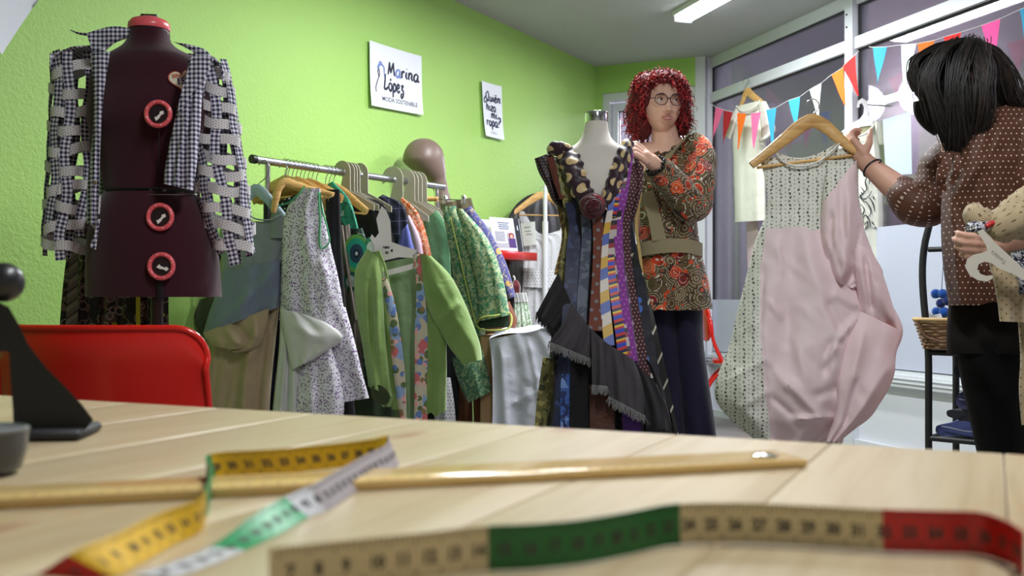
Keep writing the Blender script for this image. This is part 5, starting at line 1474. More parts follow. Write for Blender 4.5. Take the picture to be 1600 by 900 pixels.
garment('dress', 'bottle green velvet dress hem under the purple sprigged dress', 'dress', [('hem', DGREEN, S(p, [(536, 560), (532, 640), (530, 720)], [(618, 560), (628, 640), (632, 720)], nr=24, nc=20, T=.04, fold=(.003, .012, 2.4), seed=67))])
p = Plane(W(322, HY, 4.42), (.95, -.3))
garment('bag', 'dark olive cloth bag hanging beside the khaki draped skirt', 'bag', [('body', fabric('dark_olive_cloth', srgb(58, 62, 40), .9), S(p, [(312, 468), (304, 495), (312, 520), (326, 532)], [(336, 462), (340, 495), (344, 520), (340, 534)], nr=20, nc=16, T=[.02, .05, .02], fold=(.001, .004, 1.4), seed=68)),
    ('strap', BLK, lambda g: tube(g, [p.at(x, y) for x, y in ((322, 475), (330, 440), (344, 400), (350, 350))], .006, 16, 6))])
p = Plane(W(330, HY, 4.50), (.95, -.3))
garment('trousers', 'pale grey trousers hanging behind the khaki draped skirt', 'trousers', [('leg', fabric('stone_cotton', srgb(150, 138, 112), .9), S(p, [(334, 455), (330, 560), (326, 720)], [(350, 455), (346, 560), (342, 720)], nr=20, nc=12, T=.02, fold=(.001, .004, 1.4), seed=69)),
    ('leg', fabric('stone_cotton', srgb(150, 138, 112), .9), S(p, [(350, 455), (348, 560), (346, 720)], [(364, 455), (364, 560), (362, 720)], nr=20, nc=12, T=.02, fold=(.001, .004, 1.4), seed=70, n0=.01))])

# velvet kimono jacket turned to face the room
k = N('sage_velvet', .6, spec=.2); o = k.ob()
k.color(k.mix(k.noise(o, 9, 4, dist=.5), srgb(96, 128, 62), srgb(134, 158, 92))); k.bump(k.noise(o, 13, 3, dist=.6), .5, .016).sheen(.6, (.8, 1, .6, 1)); VELV = k.m
SAGE = fabric('sage_lining', srgb(122, 146, 106), .75, .06, 700, .15)
FLOR = blotch_mat('painted_flower_trim', srgb(200, 190, 166), [(srgb(142, 168, 206), 20, 'cell', .56), (srgb(92, 112, 70), 26, 'cell', .46, 7), (srgb(104, 132, 190), 28, 'cell', .40, 11), (srgb(206, 106, 110), 22, 'cell', .50, 3), (srgb(232, 168, 164), 34, 'cell', .36, 5), (srgb(150, 120, 84), 24, 'cell', .3, 9)], .6, warp=.014, warps=26)
pk = Plane(W(635, HY, 4.30), (.985, -.17))
t, _ = card_hanger('pale cardboard hanger with a printed mark, carrying the velvet kimono jacket', pk.loc(0, 0)[:2], pk.L, mat=CARDW, z=-9)
for ch in list(t.children): bpy.data.objects.remove(ch)
g = Geo(); prism(g, [(596, 322), (603, 328), (610, 345), (612, 378), (628, 384), (652, 391), (645, 403), (622, 402), (590, 410), (560, 430), (556, 420), (584, 400), (585, 384), (578, 372), (581, 366), (586, 372), (592, 364), (588, 342)], lambda x, y, n: pk.at(x, y, .022 + n), .004); cdk = g.obj('card', CARDW, t)
g = Geo(); prism(g, [(590, 426), (648, 411), (650, 419), (594, 434)], lambda x, y, n: pk.at(x, y, .026 + n), .004); g.obj('trouser_bar', CARDW, t)
g = Geo()
brush(g, 'raeo', 0, 0, .012, lambda x, y, n: pk.at(598 + x*480, 388 + y*480, .0255), 1.0, .2); brush(g, 'ac', 0, 0, .012, lambda x, y, n: pk.at(602 + x*480, 396 + y*480, .0255), 1.0, .2)
brush(g, 'e', 0, 0, .012, lambda x, y, n: pk.at(611 + x*480, 393 + y*480, .0255), 1.0, .3); g.obj('printed_mark', INK, cdk)
garment('kimono_jacket', 'sage green velvet kimono jacket with painted flower trim on a pale cardboard hanger', 'jacket', [
    ('back', SAGE, S(pk, [(590, 412), (596, 480), (604, 560), (616, 655), (620, 700)], [(652, 400), (656, 480), (660, 560), (664, 650), (664, 700)], nr=30, nc=20, T=.006, fold=(.001, .008, 2), seed=80, n0=-.045)),
    ('front', VELV, S(pk, [(568, 396), (570, 440), (584, 500), (602, 580), (612, 640)], [(594, 392), (604, 440), (612, 500), (622, 580), (630, 640)], nr=36, nc=16, T=[.012, .02, .02], fold=(.001, .008, 1.3), seed=81, n0=.020)),
    ('front', VELV, S(pk, [(652, 394), (658, 470), (662, 560), (660, 652)], [(676, 404), (694, 470), (698, 560), (697, 643)], nr=44, nc=20, T=[.012, .025, .025], fold=(.001, .012, 1.6), seed=82, n0=.025, hem=4)),
    ('sleeve', VELV, S(pk, [(574, 388), (556, 420), (555, 470), (566, 540), (576, 604)], [(592, 404), (598, 440), (600, 500), (606, 570), (612, 620)], nr=44, nc=26, T=[.02, .04, .055, .055], fold=(.001, .010, 1.8), seed=83, n0=.04, cre=[([(588, 420), (592, 560)], .014, 5), ([(578, 440), (584, 600)], -.012, 5)])),
    ('sleeve_hem', VELV, S(pk, [(577, 598), (582, 616), (598, 636)], [(611, 606), (614, 620), (610, 636)], nr=12, nc=14, T=[.055, .05, .03], fold=(.001, .004, 1.2), seed=84, n0=.03)),
    ('cuff_lining', fabric('shadow_green_lining', srgb(52, 62, 36), .9), lambda g: prism(g, [(594 + 15*math.cos(a), 617 + 15*math.sin(a) + 5*math.cos(a)) for a in np.linspace(0, 6.283, 20, endpoint=False)], lambda x, y, n: pk.at(x, y, .094 + n), .004)),  # flat disc over the sleeve mouth, inner shade put into its colour
    ('sleeve', VELV, S(pk, [(656, 396), (660, 440), (668, 480), (690, 522), (706, 548), (724, 569)], [(674, 400), (702, 428), (724, 468), (740, 508), (751, 542), (753, 562)], nr=44, nc=26, T=[.02, .045, .055, .05], fold=(.001, .010, 1.5), seed=85, n0=.045, cre=[([(690, 500), (720, 470)], .018, 6), ([(686, 515), (700, 560)], -.02, 6), ([(680, 440), (735, 540)], .012, 7)])),
    ('flower_trim', FLOR, S(pk, [(594, 440), (604, 480), (612, 560), (618, 610), (626, 660), (632, 690)], [(604, 430), (616, 470), (628, 540), (634, 600), (636, 655), (640, 690)], nr=40, nc=8, T=.008, fold=(.001, .004, .8), seed=86, n0=.045)),
    ('flower_trim', FLOR, S(pk, [(645, 398), (650, 440), (648, 520), (648, 600), (646, 690)], [(656, 396), (662, 440), (668, 520), (668, 600), (668, 690)], nr=40, nc=8, T=.008, fold=(.001, .004, .8), seed=87, n0=.05)),
    ('neck_edge', VELV, lambda g: tube(g, [pk.at(x, y, .04) for x, y in ((592, 392), (600, 412), (605, 432), (608, 450))], .006, 14, 6))])

# ------------------------------------------------------------------ second, white rail with the white eyelet dress
wrk = thing('clothes_rail', 'white clothes rail whose pole stands by the end of the red shelf', 'clothes rail')
pw = Plane(W(852, HY, 6.62), (.80, -.60))
b_ = pw.loc(0, 0)
g = Geo(); rod(g, (b_[0], b_[1], .9), (b_[0], b_[1], 1.61), .0130, 14); g.obj('upper_pole', WHITE_PAINT, wrk)
zc = CH - (346 - HY) / F * 6.62
g = Geo(); rod(g, (b_[0], b_[1], .05), (b_[0], b_[1], zc), .0190, 14); g.obj('lower_pole', WHITE_PAINT, wrk)
e_ = b_ + np.array((.62, .30, 0))
g = Geo(); rod(g, (b_[0], b_[1], 1.60), (e_[0], e_[1], 1.60), .011); g.obj('rail', WHITE_PAINT, wrk)
g = Geo(); rod(g, (e_[0], e_[1], .05), (e_[0], e_[1], 1.60), .011); g.obj('pole', WHITE_PAINT, wrk)
for c in (b_, e_):
    g = Geo(); rod(g, (c[0] - .16, c[1] + .10, .03), (c[0] + .16, c[1] - .10, .03), .012); g.obj('foot', WHITE_PAINT, wrk)
pe = Plane(W(848, HY, 6.80), (.97, .25))
wood_hanger('wooden hanger carrying the white eyelet dress by the red shelf', pe.loc(0, 0)[:2], pe.L, w=.42, z=1.60, slope=.12, drop=.02, group=None, r=.018)
k = N('black_glitter_tulle', .5); o = k.ob()
sp = k.lt(k.voro(o, 260), .16)
k.color(k.mix(sp, k.ramp(k.noise(k.scale(o, (40, 40, 4)), 1, 2), [(.3, (.006, .006, .007)), (.7, (.045, .05, .04))]), (.55, .55, .56))); TULLE = k.m
pt_ = Plane(wl(1.02) + PWL.N * .09, WLD)
garment('cape', 'black glittering tulle cape spread behind the white eyelet dress', 'cape', [('body', TULLE, S(pt_, [(838, 302), (808, 318), (796, 340), (786, 380), (782, 460), (786, 560)], [(858, 302), (886, 318), (904, 345), (910, 400), (910, 470), (910, 560)], nr=40, nc=40, T=[.01, .04, .04], fold=(.002, .012, 8), seed=90)),
    ('edge', BLK, lambda g: tube(g, [pt_.at(x, y, .012) for x, y in ((846, 300), (820, 310), (802, 328), (793, 348), (786, 380), (783, 440))], .006, 24, 6))])
WEYE = blotch_mat('white_cotton_lawn', srgb(208, 208, 212), [(srgb(196, 196, 200), 14, 'line', .02)], .85)
WDOT = dots_mat('white_broderie', srgb(208, 208, 212), srgb(128, 128, 128), .020, .19)
garment('dress', 'white broderie dress with a clear tag pocket, on a wooden hanger by the red shelf', 'dress', [
    ('body', WEYE, S(pe, [(806, 330), (814, 350), (818, 400), (814, 450), (808, 540), (800, 660)], [(818, 330), (846, 366), (880, 360), (884, 430), (890, 540), (900, 660)], nr=50, nc=40, T=[.01, .03, .05, .06], fold=(.002, .014, 6), seed=91)),
    ('strap', WEYE, S(pe, [(868, 372), (880, 350), (892, 330)], [(876, 380), (896, 360), (902, 332)], nr=12, nc=8, T=.01, n0=.01)),
    ('broderie_band', WDOT, S(pe, [(817, 418), (814, 448)], [(880, 420), (882, 452)], nr=14, nc=30, T=[.05, .052], fold=(.003, .003, 6), seed=91, n0=.010)),
    ('tag_pocket', plain('clear_pocket_paper', srgb(198, 202, 196), .4, var=.04), S(pe, [(813, 349), (818, 385)], [(836, 346), (838, 382)], nr=6, nc=6, T=.004, n0=.058, fold=(0, 0, 1), smooth=False)),
    ('tag_lines', INK, lambda g: [prism(g, [(a, b), (a + 10, b - .6), (a + 10, b), (a, b + .6)], lambda x, y, n: pe.at(x, y, .066 + n), .0005) for a, b in ((819, 355), (820, 361), (822, 366))])])
MINT = blotch_mat('mint_lace_cotton', srgb(198, 212, 196), [(srgb(128, 156, 120), 40, 'line', .04), (srgb(220, 226, 220), 60, 'noise', .58, 3)], .8)
pm = Plane(W(815, HY, 5.1), (.95, -.3))
garment('skirt', 'mint and white skirt with a gathered elastic waist beside the draped box', 'skirt', [
    ('body', MINT, S(pm, [(800, 470), (798, 500), (795, 560)], [(824, 470), (830, 500), (838, 560)], nr=24, nc=30, T=[.012, .03, .04], fold=(.002, .012, 5), seed=92)),
    ('waistband', WCOT, S(pm, [(798, 458), (800, 466), (799, 472)], [(822, 457), (824, 466), (825, 472)], nr=10, nc=36, T=.018, fold=(.004, .004, 9), seed=93))])
pr_ = Plane(W(806, HY, 5.25), (.95, -.3))
garment('pouch', 'small dark red pouch hanging under the red shelf', 'pouch', [('body', fabric('dark_red_velvet', srgb(96, 24, 34), .8, .2, 600, .4), S(pr_, [(803, 438), (799, 446), (800, 458)], [(808, 437), (813, 446), (813, 458)], nr=14, nc=12, T=[.008, .03, .03], fold=(.001, .003, 2), seed=94)), ('tie', WCOT, lambda g: tube(g, [pr_.at(804, 441), pr_.at(804, 434), pr_.at(802, 431)], .005, 8, 6))])

# box under a white sheet
bx = thing('draped_box', 'box covered by a crumpled white sheet beside the brown suede skirt', 'box')
SHEET = fabric('crumpled_white_sheet', srgb(210, 213, 226), .8, .03, 500, .1)
pb2 = Plane(W(825, HY, 4.62), (.97, -.2))
g = Geo(); cb = pb2.at(835, 520, -.24); box(g, (cb[0], cb[1], .36), (.44, .40, .70), -.2, bev=.01); g.obj('carton', plain('brown_carton', srgb(160, 128, 90), .8), bx)
g = Geo()
sheet(g, pb2, [(764, 530), (768, 560), (770, 620), (768, 700), (768, 850)], [(858, 512), (886, 560), (892, 620), (896, 700), (900, 850)], 60, 44, [.012, .02, .02, .02], (.003, .020, 3.2), seed=95, n0=.03, wr=.004,
      cre=[([(782, 540), (792, 690)], .02, 7), ([(797, 632), (856, 606)], .010, 2.5), ([(838, 588), (856, 597)], .010, 2.5), ([(826, 530), (838, 590), (846, 636)], .010, 4), ([(818, 600), (838, 606)], -.008, 3), ([(774, 540), (776, 690)], -.02, 6)])
V = []
n1, n2 = 16, 12
for i in range(n2):
    for j in range(n1):
        a, b = j/(n1-1), i/(n2-1)
        p0 = pb2.at(764 + (860 - 764)*a, 530 - 18*a, .045); back = p0 + np.array((.12, .42, 0)) ; zz = p0[2]*(1 - b) + .745*b if b < 1 else .745
        q_ = p0*(1-b) + back*b; V.append((q_[0], q_[1], p0[2] + (.742 - p0[2])*min(1, b*1.6) + .008*math.sin(7*a + 5*b) + .02*math.exp(-((b - .2)/.2)**2)*(.3 + .7*a)))
g.add(np.array(V), grid_faces(n2, n1, False)); g.obj('sheet', SHEET, bx)

# ------------------------------------------------------------------ people: shared builders
SKIN_A = N('warm_skin', .5, spec=.35); o = SKIN_A.ob()
SKIN_A.color(SKIN_A.mix(SKIN_A.noise(o, 16, 3), srgb(222, 174, 152), srgb(236, 194, 174))); SKIN_A.b.inputs['Subsurface Weight'].default_value = .08; SKIN_A.b.inputs['Subsurface Radius'].default_value = (.01, .004, .002)
SKIN_A.bump(SKIN_A.noise(o, 300, 2), .05, .001); SKIN_A = SKIN_A.m
SKIN_B = plain('fair_skin', srgb(206, 158, 138), .55, var=.05, sc=16)
LIP = plain('rose_lips', srgb(186, 104, 98), .4); LIPD = plain('mouth_shadow', srgb(92, 40, 40), .6); TEETH = plain('teeth', srgb(200, 186, 172), .4)
EYEW = plain('eye_white', srgb(216, 208, 204), .2); IRIS = plain('brown_iris', srgb(58, 38, 28), .15); BROW = plain('brow_hair', srgb(92, 50, 42), .8)

def head_geo(g, c, yaw, pitch, sc, roll=0.0):
    """head: centre c, facing -Y turned by yaw (positive to the picture's right) and pitched down; returns local->world"""
    R = Matrix.Rotation(yaw, 3, 'Z') @ Matrix.Rotation(roll, 3, 'Y') @ Matrix.Rotation(pitch, 3, 'X')
    R = np.array(R)
    def tw(p): return np.asarray(c) + (np.asarray(p, float) * sc) @ R.T
    nu, nv = 96, 84; V = []
    def gs(x, m, s): return math.exp(-((x - m)/s)**2)
    for i in range(nv + 1):
        p = math.pi * i / nv; z = .108 * math.cos(p); r = math.sin(p)
        for j in range(nu):
            a = 2*math.pi*j/nu
            x = .076 * r * math.sin(a); y = -.095 * r * math.cos(a)
            if z < 0:
                f = -z/.108
                x *= 1 - .26*f**1.3; 
                if y > 0: y *= 1 - .42*f
                else: y *= 1 - .02*f
            if y < 0:
                fr = min(1, (-y/.09))**1.2
                y += .010*fr*(1 - (x/.08)**2)*gs(z, -.02, .07)*.4
                # forehead, brow, sockets, nose, cheeks, lips, chin
                y -= .0045*fr*gs(z, .026, .010)*gs(abs(x), .024, .022)
                y += .0125*fr*gs(z, .010, .012)*gs(abs(x), .030, .014)
                y -= .0080*fr*gs(z, -.024, .016)*gs(abs(x), .036, .015)
                t_ = (.022 - z)/.060
                if 0 < t_ < 1: y -= fr*(.005 + .0200*t_**1.3)*gs(x, 0, .0078 + .0052*t_)
                y -= fr*.012*gs(z, -.036, .007)*gs(x, 0, .011)
                y -= fr*.008*gs(z, -.036, .006)*gs(abs(x), .0125, .0055)
                y += fr*.003*gs(z, -.047, .004)*gs(x, 0, .006)
                y -= fr*.0055*gs(z, -.056, .006)*gs(x, 0, .017)
                y -= fr*.0055*gs(z, -.067, .006)*gs(x, 0, .015)
                y += fr*.0040*gs(z, -.0612, .0022)*gs(x, 0, .021)
                y += fr*.006*gs(z, -.078, .006)*gs(x, 0, .018)
                y -= fr*.0105*gs(z, -.095, .011)*gs(x, 0, .018)
                y += fr*.0045*gs(abs(x) - .023, (-.036 - z)*.40, .0045)*gs(z, -.050, .017)
            V.append(tw((x, y, z)))
    g.add(np.array(V), grid_faces(nv + 1, nu, True) + [tuple(range(nu)), tuple(nv*nu + j for j in range(nu))])
    for s in (-1, 1):
        capsule(g, tw((s*.076, .005, -.002)), .010*sc, tw((s*.080, .012, .020)), .012*sc, 10)
        capsule(g, tw((s*.078, .012, .018)), .009*sc, tw((s*.074, .004, -.022)), .006*sc, 10)
    return tw

def face_parts(person, tw, sc, look=(0, 0), brow=BROW, smile=.3):
    for s in (-1, 1):
        c = np.array((s*.0300, -.0735, .0095))
        g = Geo(); ball(g, tw(c), .0118*sc, 18, 12); e = g.obj('eye', EYEW, person)
        dv = np.array((look[0], -1, look[1])); dv /= np.linalg.norm(dv)
        g = Geo(); ball(g, tw(c + dv*.0073), .0060*sc, 14, 9); g.obj('iris', IRIS, e)
        # lids
        g = Geo(); tube(g, [tw((c[0] + s*dx, -.0735 - dy, c[2] + dz)) for dx, dy, dz in ((-.0135, .0065, -.001), (-.007, .0110, .0050), (0, .0122, .0066), (.007, .0105, .0052), (.0135, .0045, .0005))], [.0010, .0020, .0022, .0020, .0010], 18, 6); g.obj('eyelid', plain('lid_skin', srgb(170, 118, 100), .55), person)
        g = Geo(); tube(g, [tw((s*x, y, z)) for x, y, z in ((.013, -.0905, .0255), (.024, -.0905, .0295), (.036, -.0860, .0295), (.047, -.0765, .0245))], [.0016, .0026, .0022, .0010], 16, 6); g.obj('eyebrow', brow, person)
    sm = .004*smile/.3
    up_ = [(-.0235, -.0790, -.0605 + sm), (-.012, -.0910, -.0578), (-.004, -.0945, -.0560), (0, -.0945, -.0566), (.004, -.0945, -.0560), (.012, -.0910, -.0578), (.0235, -.0790, -.0605 + sm)]
    lo_ = [(-.0225, -.0795, -.0612 + sm), (-.012, -.0900, -.0665), (0, -.0935, -.0690), (.012, -.0900, -.0665), (.0225, -.0795, -.0612 + sm)]
    md_ = [(-.0225, -.0800, -.0606 + sm), (-.012, -.0905, -.0618), (0, -.0938, -.0626), (.012, -.0905, -.0618), (.0225, -.0800, -.0606 + sm)]
    off = np.array((0, .0005, 0))
    g = Geo(); tube(g, [tw(np.array(p)) for p in up_], [.0008, .0026, .0030, .0028, .0030, .0026, .0008], 26, 8); g.obj('upper_lip', LIP, person)
    g = Geo(); tube(g, [tw(np.array(p)) for p in lo_], [.0008, .0030, .0036, .0030, .0008], 24, 8); g.obj('lower_lip', LIP, person)
    g = Geo(); tube(g, [tw(np.array(p)) for p in md_], [.0006, .0022, .0028, .0022, .0006], 20, 6); g.obj('teeth', TEETH, person)

def hand_geo(g, wrist, across, along, palm_n, curl, sc=1.0, thumb=(.6, .5), spread=.018, length=(.068, .075, .070, .056)):
    """palm and five fingers. across: towards the index side, along: knuckle direction, palm_n: the way the palm faces; curl in radians per joint"""
    A = np.asarray(along, float); A /= np.linalg.norm(A); X = np.asarray(across, float); X -= A*np.dot(A, X); X /= np.linalg.norm(X)
    Np = np.cross(A, X)
    if np.dot(Np, palm_n) < 0: Np = -Np
    w = np.asarray(wrist, float)
    capsule(g, w, .021*sc, w + A*.025*sc, .023*sc)
    for k_ in range(4):
        x = (1.5 - k_)*spread*sc
        kn = w + A*(.080 - .004*abs(k_ - 1.2))*sc + X*x
        capsule(g, w + A*.018*sc + X*x*.75, .0135*sc, kn, .0110*sc, 10)
        d = A.copy(); p = kn; r = .0092*sc; L = length[k_]*sc
        for s_, f in enumerate((.45, .32, .23)):
            an = curl[s_] if np.isscalar(curl[s_]) else curl[s_][k_]
            d = d*math.cos(an) + Np*math.sin(an) if s_ == 0 else d
            if s_: 
                prev = dcur; ortho = np.cross(np.cross(prev, X), prev) * 0
                nn = Np*np.dot(prev, A) - A*np.dot(prev, Np)
                d = prev*math.cos(an) + nn*math.sin(an)
            d = d/np.linalg.norm(d); dcur = d
            q = p + d*L*f; capsule(g, p, r, q, r*.9, 10); p = q; r *= .9
    b0 = w + A*.020*sc + X*.020*sc; b1 = b0 + (A*.45 + X*.75 + Np*thumb[0])/1.1*.034*sc; b2 = b1 + (A*.75 + X*.25 + Np*thumb[1])*.026*sc; b3 = b2 + (A*.8 - X*.1 + Np*thumb[1]*1.4)*.020*sc
    capsule(g, b0, .0150*sc, b1, .0115*sc, 10); capsule(g, b1, .0112*sc, b2, .0098*sc, 10); capsule(g, b2, .0096*sc, b3, .0080*sc, 10)

def limb(g, pts):
    for (a, ra), (b, rb) in zip(pts[:-1], pts[1:]): capsule(g, a, ra, b, rb, 18)

# ------------------------------------------------------------------ person with curly red hair
D1 = 3.74
w1 = lambda x, y, dd=0.0: W(x, y, D1 + dd)
pr1 = thing('person', 'person with curly red hair, round glasses and a paisley tunic, gripping the tie dress', 'person')
g = Geo()
hc1 = w1(1034.5, 164.5, .02)
SC1 = .93
tw1 = head_geo(g, hc1, math.radians(7), math.radians(2), SC1, math.radians(1))
capsule(g, w1(1036, 190, .055), .046, w1(1041, 232, .05), .054)
capsule(g, w1(1040, 226, .05), .056, w1(1042, 262, .05), .085)
# shoulders, chest, hips, legs under the clothes
capsule(g, w1(1008, 246, .05), .055, w1(1080, 240, .05), .058)
for a, b, ra, rb in (((1024, 275), (1027, 345), .078, .075), ((1058, 275), (1052, 345), .074, .060), ((1027, 345), (1032, 430), .075, .085), ((1052, 345), (1058, 430), .060, .080), ((1037, 470), (1052, 640), .060, .046), ((1062, 470), (1080, 640), .060, .046), ((1052, 640), (1056, 815), .046, .040), ((1080, 640), (1092, 815), .046, .040),
    ((1055, 815), (1050, 836), .045, .035), ((1095, 815), (1090, 836), .045, .035)):
    k_ = .05 if a[1] < 400 else .085; capsule(g, w1(*a, k_), ra, w1(*b, k_), rb, 18)
capsule(g, w1(1050, 836, .02), .034, w1(1040, 838, -.14), .028); capsule(g, w1(1090, 836, .02), .034, w1(1086, 838, -.14), .028)
EL1 = w1(1080, 318, -.10); WR1 = w1(1018, 252, -.235)
limb(g, [(w1(1083, 238, .03), .044), (EL1, .036), (WR1, .026)])
limb(g, [(w1(1004, 244, .05), .050), (w1(982, 330, .16), .040), (w1(965, 372, -.02), .026)])
HANDK = w1(985, 226, -.275)
al = HANDK - WR1
hand_geo(g, WR1 + al*.06, (-.35, .25, .9), al, (-.35, -.5, -.8), ((.75, .85, .95, 1.05), .95, .6), .92, (.5, .6), .0195)
hand_geo(g, w1(965, 372, -.02), (-.3, -.8, .4), w1(960, 395, -.06) - w1(965, 372, -.02), (0, -1, .1), (.5, .6, .4), .9)
fuse(g, 'body', SKIN_A, pr1, .0036, 2)
face_parts(pr1, tw1, SC1, (.30, .02))
# round glasses
GLF = plain('dark_plum_acetate', srgb(46, 28, 46), .25)
gl = thing('glasses', None, None); ROOTS.remove(gl); gl.parent = pr1
for s in (-1, 1):
    g = Geo(); cgl = np.array((s*.0300, -.1035 + .004, .0080)); th = np.linspace(0, 2*math.pi, 37)
    path = [tw1(cgl + np.array((.0245*math.cos(a), abs(.0245*math.cos(a) + 0)*0 + (s*.0245*math.cos(a) > 0)*.004*abs(math.cos(a)), .0225*math.sin(a)))) for a in th]
    tube(g, path, .00135, 37, 8, caps=False); g.obj('rim', GLF, gl)
    g = Geo(); g.add(np.array(path[:-1]), [tuple(range(36))], None, 0, False); g.obj('lens', LENS, gl)
    g = Geo(); tube(g, [tw1(p) for p in ((s*.0545, -.094, .012), (s*.066, -.080, .012), (s*.078, -.03, .012), (s*.079, .01, .012), (s*.074, .025, -.01))], .0014, 18, 6); g.obj('temple', GLF, gl)
g = Geo(); tube(g, [tw1(p) for p in ((-.0062, -.1005, .0110), (0, -.1020, .0130), (.0062, -.1005, .0110))], .0016, 10, 6); g.obj('bridge', GLF, gl)

# curls
def curly_hair(name, person, lumps, curls, mats, seed, avoid):
    r_ = random.Random(seed)
    geos = [Geo() for _ in mats]
    g = Geo()
    for c, r in lumps: ball(g, c, r, 16, 12)
    fuse(g, 'hair', mats[-1], person, .007, 3)
    weights_ = [i for i in range(len(lumps)) for _ in range(3 if i in (0, 1, 2) else 1)]
    for _ in range(curls):
        c, r = lumps[r_.choice(weights_)]
        while True:
            v = np.array([r_.gauss(0, 1) for _ in range(3)]); v /= np.linalg.norm(v)
            p = np.asarray(c) + v*np.asarray(r)*r_.uniform(.80, 1.06)
            if not avoid(p, v): break
        hr = r_.uniform(.0028, .0066); L = r_.uniform(.030, .070); tn = r_.uniform(1.6, 3.0)
        ax = v*.45 + np.array((r_.gauss(0, .25), r_.gauss(0, .25), -.8)); ax /= np.linalg.norm(ax)
        a = np.cross(ax, v + np.array((.1, .02, .03))); a /= np.linalg.norm(a); b = np.cross(ax, a); ph = r_.random()*6.28
        pts = [p + ax*(L*q - .012) + (a*math.cos(ph + tn*6.28*q) + b*math.sin(ph + tn*6.28*q))*hr*(.6 + .4*q) for q in np.linspace(0, 1, int(8*tn))]
        if any(avoid(q, v) for q in pts[::4]): continue
        gi = geos[r_.choices(range(len(mats)), [max(.04, 1.0 if i == 0 else .8) for i in range(len(mats))])[0]]
        tube(gi, pts, [.0013, .0019, .0017, .0006], len(pts), 4, uvs=False, caps=False)
    for gi, m in zip(geos, mats):
        if gi.n: gi.obj('curls', m, person, kind='stuff')
def hair_mat(name, c0, c1, rough=.42):
    k = N(name, rough, spec=.5); o = k.ob()
    k.color(k.mix(k.noise(o, 60, 3), c0, c1)); k.bump(k.noise(k.scale(o, (300, 300, 60)), 1.0, 3), .4, .003); return k.m
RED1 = hair_mat('bright_red_hair', srgb(160, 24, 30), srgb(206, 52, 50), .55); RED2 = hair_mat('wine_red_hair', srgb(96, 18, 24), srgb(142, 28, 34), .55); RED3 = hair_mat('dark_auburn_hair', srgb(66, 16, 20), srgb(110, 24, 28), .75)
def av1(p, v):
    x = CX + p[0]/p[1]*F; y = HY - (p[2] - CH)/p[1]*F
    if p[1] > hc1[1] + .03: return False
    dx = (x - 1035)/24.5; dy = (y - 168)/(37 if y > 168 else 38)
    if dx*dx + dy*dy < 1: return True
    return 1012 < x < 1062 and 196 < y < 240
S1 = D1/F
lum = []
for x, y, dd, rx, ry, rz in ((1033, 140, .05, 40, 40, 31), (1014, 132, .02, 24, 26, 18), (1040, 125, .0, 28, 26, 14), (1058, 140, .02, 16, 24, 22), (1000, 155, .04, 17, 28, 26), (993, 178, .05, 14, 26, 24), (1003, 200, .07, 17, 24, 20), (1066, 160, .04, 11, 24, 26), (1065, 184, .06, 12, 22, 22), (1062, 194, .08, 10, 16, 10), (1034, 165, .10, 36, 26, 44), (1010, 150, -.015, 8, 14, 18), (1060, 150, -.01, 6, 14, 18)):
    lum.append((w1(x, y, dd), (rx*S1, ry*S1, rz*S1)))
curly_hair('hair', pr1, lum, 2400, [RED1, RED2, RED3], 12, av1)

# tunic
k = N('paisley_jersey', .75, spec=.25); v = k.uv()
vw = k.n('VectorMath', 0, {0: v, 1: k.n('VectorMath', 0, {0: k.n('TexNoise', 1, {'Vector': v, 'Scale': 9.0, 'Detail': 1.0}), 1: (.035, .035, 0)}, operation='MULTIPLY')}, operation='ADD')
d = k.voro(vw, 17); cc = k.voro(vw, 17, 'Color'); r_c, g_c, b_c = k.xyz(cc)
ringf = k.M('SINE', k.M('MULTIPLY', d, 42.0))
base = k.ramp(r_c, [(0, srgb(104, 88, 56)), (.30, srgb(98, 74, 48)), (.36, srgb(196, 62, 34)), (.56, srgb(222, 92, 40)), (.76, srgb(112, 94, 62)), (.86, srgb(132, 34, 36))], 'CONSTANT')
c_ = k.mix(k.gt(d, .50), base, srgb(96, 80, 52))
c_ = k.mix(k.gt(ringf, .90), c_, srgb(214, 204, 186))
d2 = k.voro(vw, 44); cc2 = k.voro(vw, 44, 'Color'); r2, _, _ = k.xyz(cc2)
c_ = k.mix(k.M('MULTIPLY', k.lt(d2, .34), k.gt(r2, .55)), c_, srgb(206, 76, 38))
c_ = k.mix(k.M('MULTIPLY', k.lt(d2, .20), k.lt(r2, .34)), c_, srgb(222, 212, 196))
ln_ = k.lt(k.M('ABSOLUTE', k.M('SUBTRACT', k.noise(vw, 26, 1.0, dist=1.0), .5)), .022)
c_ = k.mix(ln_, c_, srgb(60, 40, 32)); k.color(c_).bump(k.noise(k.ob(), 700, 2), .1, .001).sheen(.15); PAIS = k.m
OLV = fabric('olive_band_jersey', srgb(146, 136, 106), .8, .06, 700, .1)
NAVY = fabric('navy_trouser_cloth', srgb(26, 24, 48), .85, .2, 700, .15)
pt1 = front(1050, D1)
tun = thing('tunic', None, None); ROOTS.remove(tun); tun.parent = pr1
g = Geo(); sheet(g, pt1, [(1000, 246), (994, 285), (998, 335), (994, 400), (990, 450), (986, 486)], [(1092, 214), (1097, 270), (1089, 335), (1095, 390), (1107, 440), (1114, 484)], 60, 44, [.05, .11, .125, .12, .135, .14], (.001, .012, 3.2), seed=101, n0=-.04, cre=[([(1004, 300), (1016, 470)], -.012, 8), ([(1075, 340), (1098, 470)], .010, 9)], hem=2, flat=.55)
body_t = g.obj('body', PAIS, tun)
g = Geo(); strip(g, [pt1.at(x, y, n) for x, y, n in ((985, 396, -.08), (990, 394, .02), (1010, 388, .082), (1040, 384, .100), (1070, 384, .086), (1092, 389, .02), (1097, 391, -.06))], .050, (0, 0, 1), .004, 30, wave=None); g.obj('waist_band', OLV, tun)
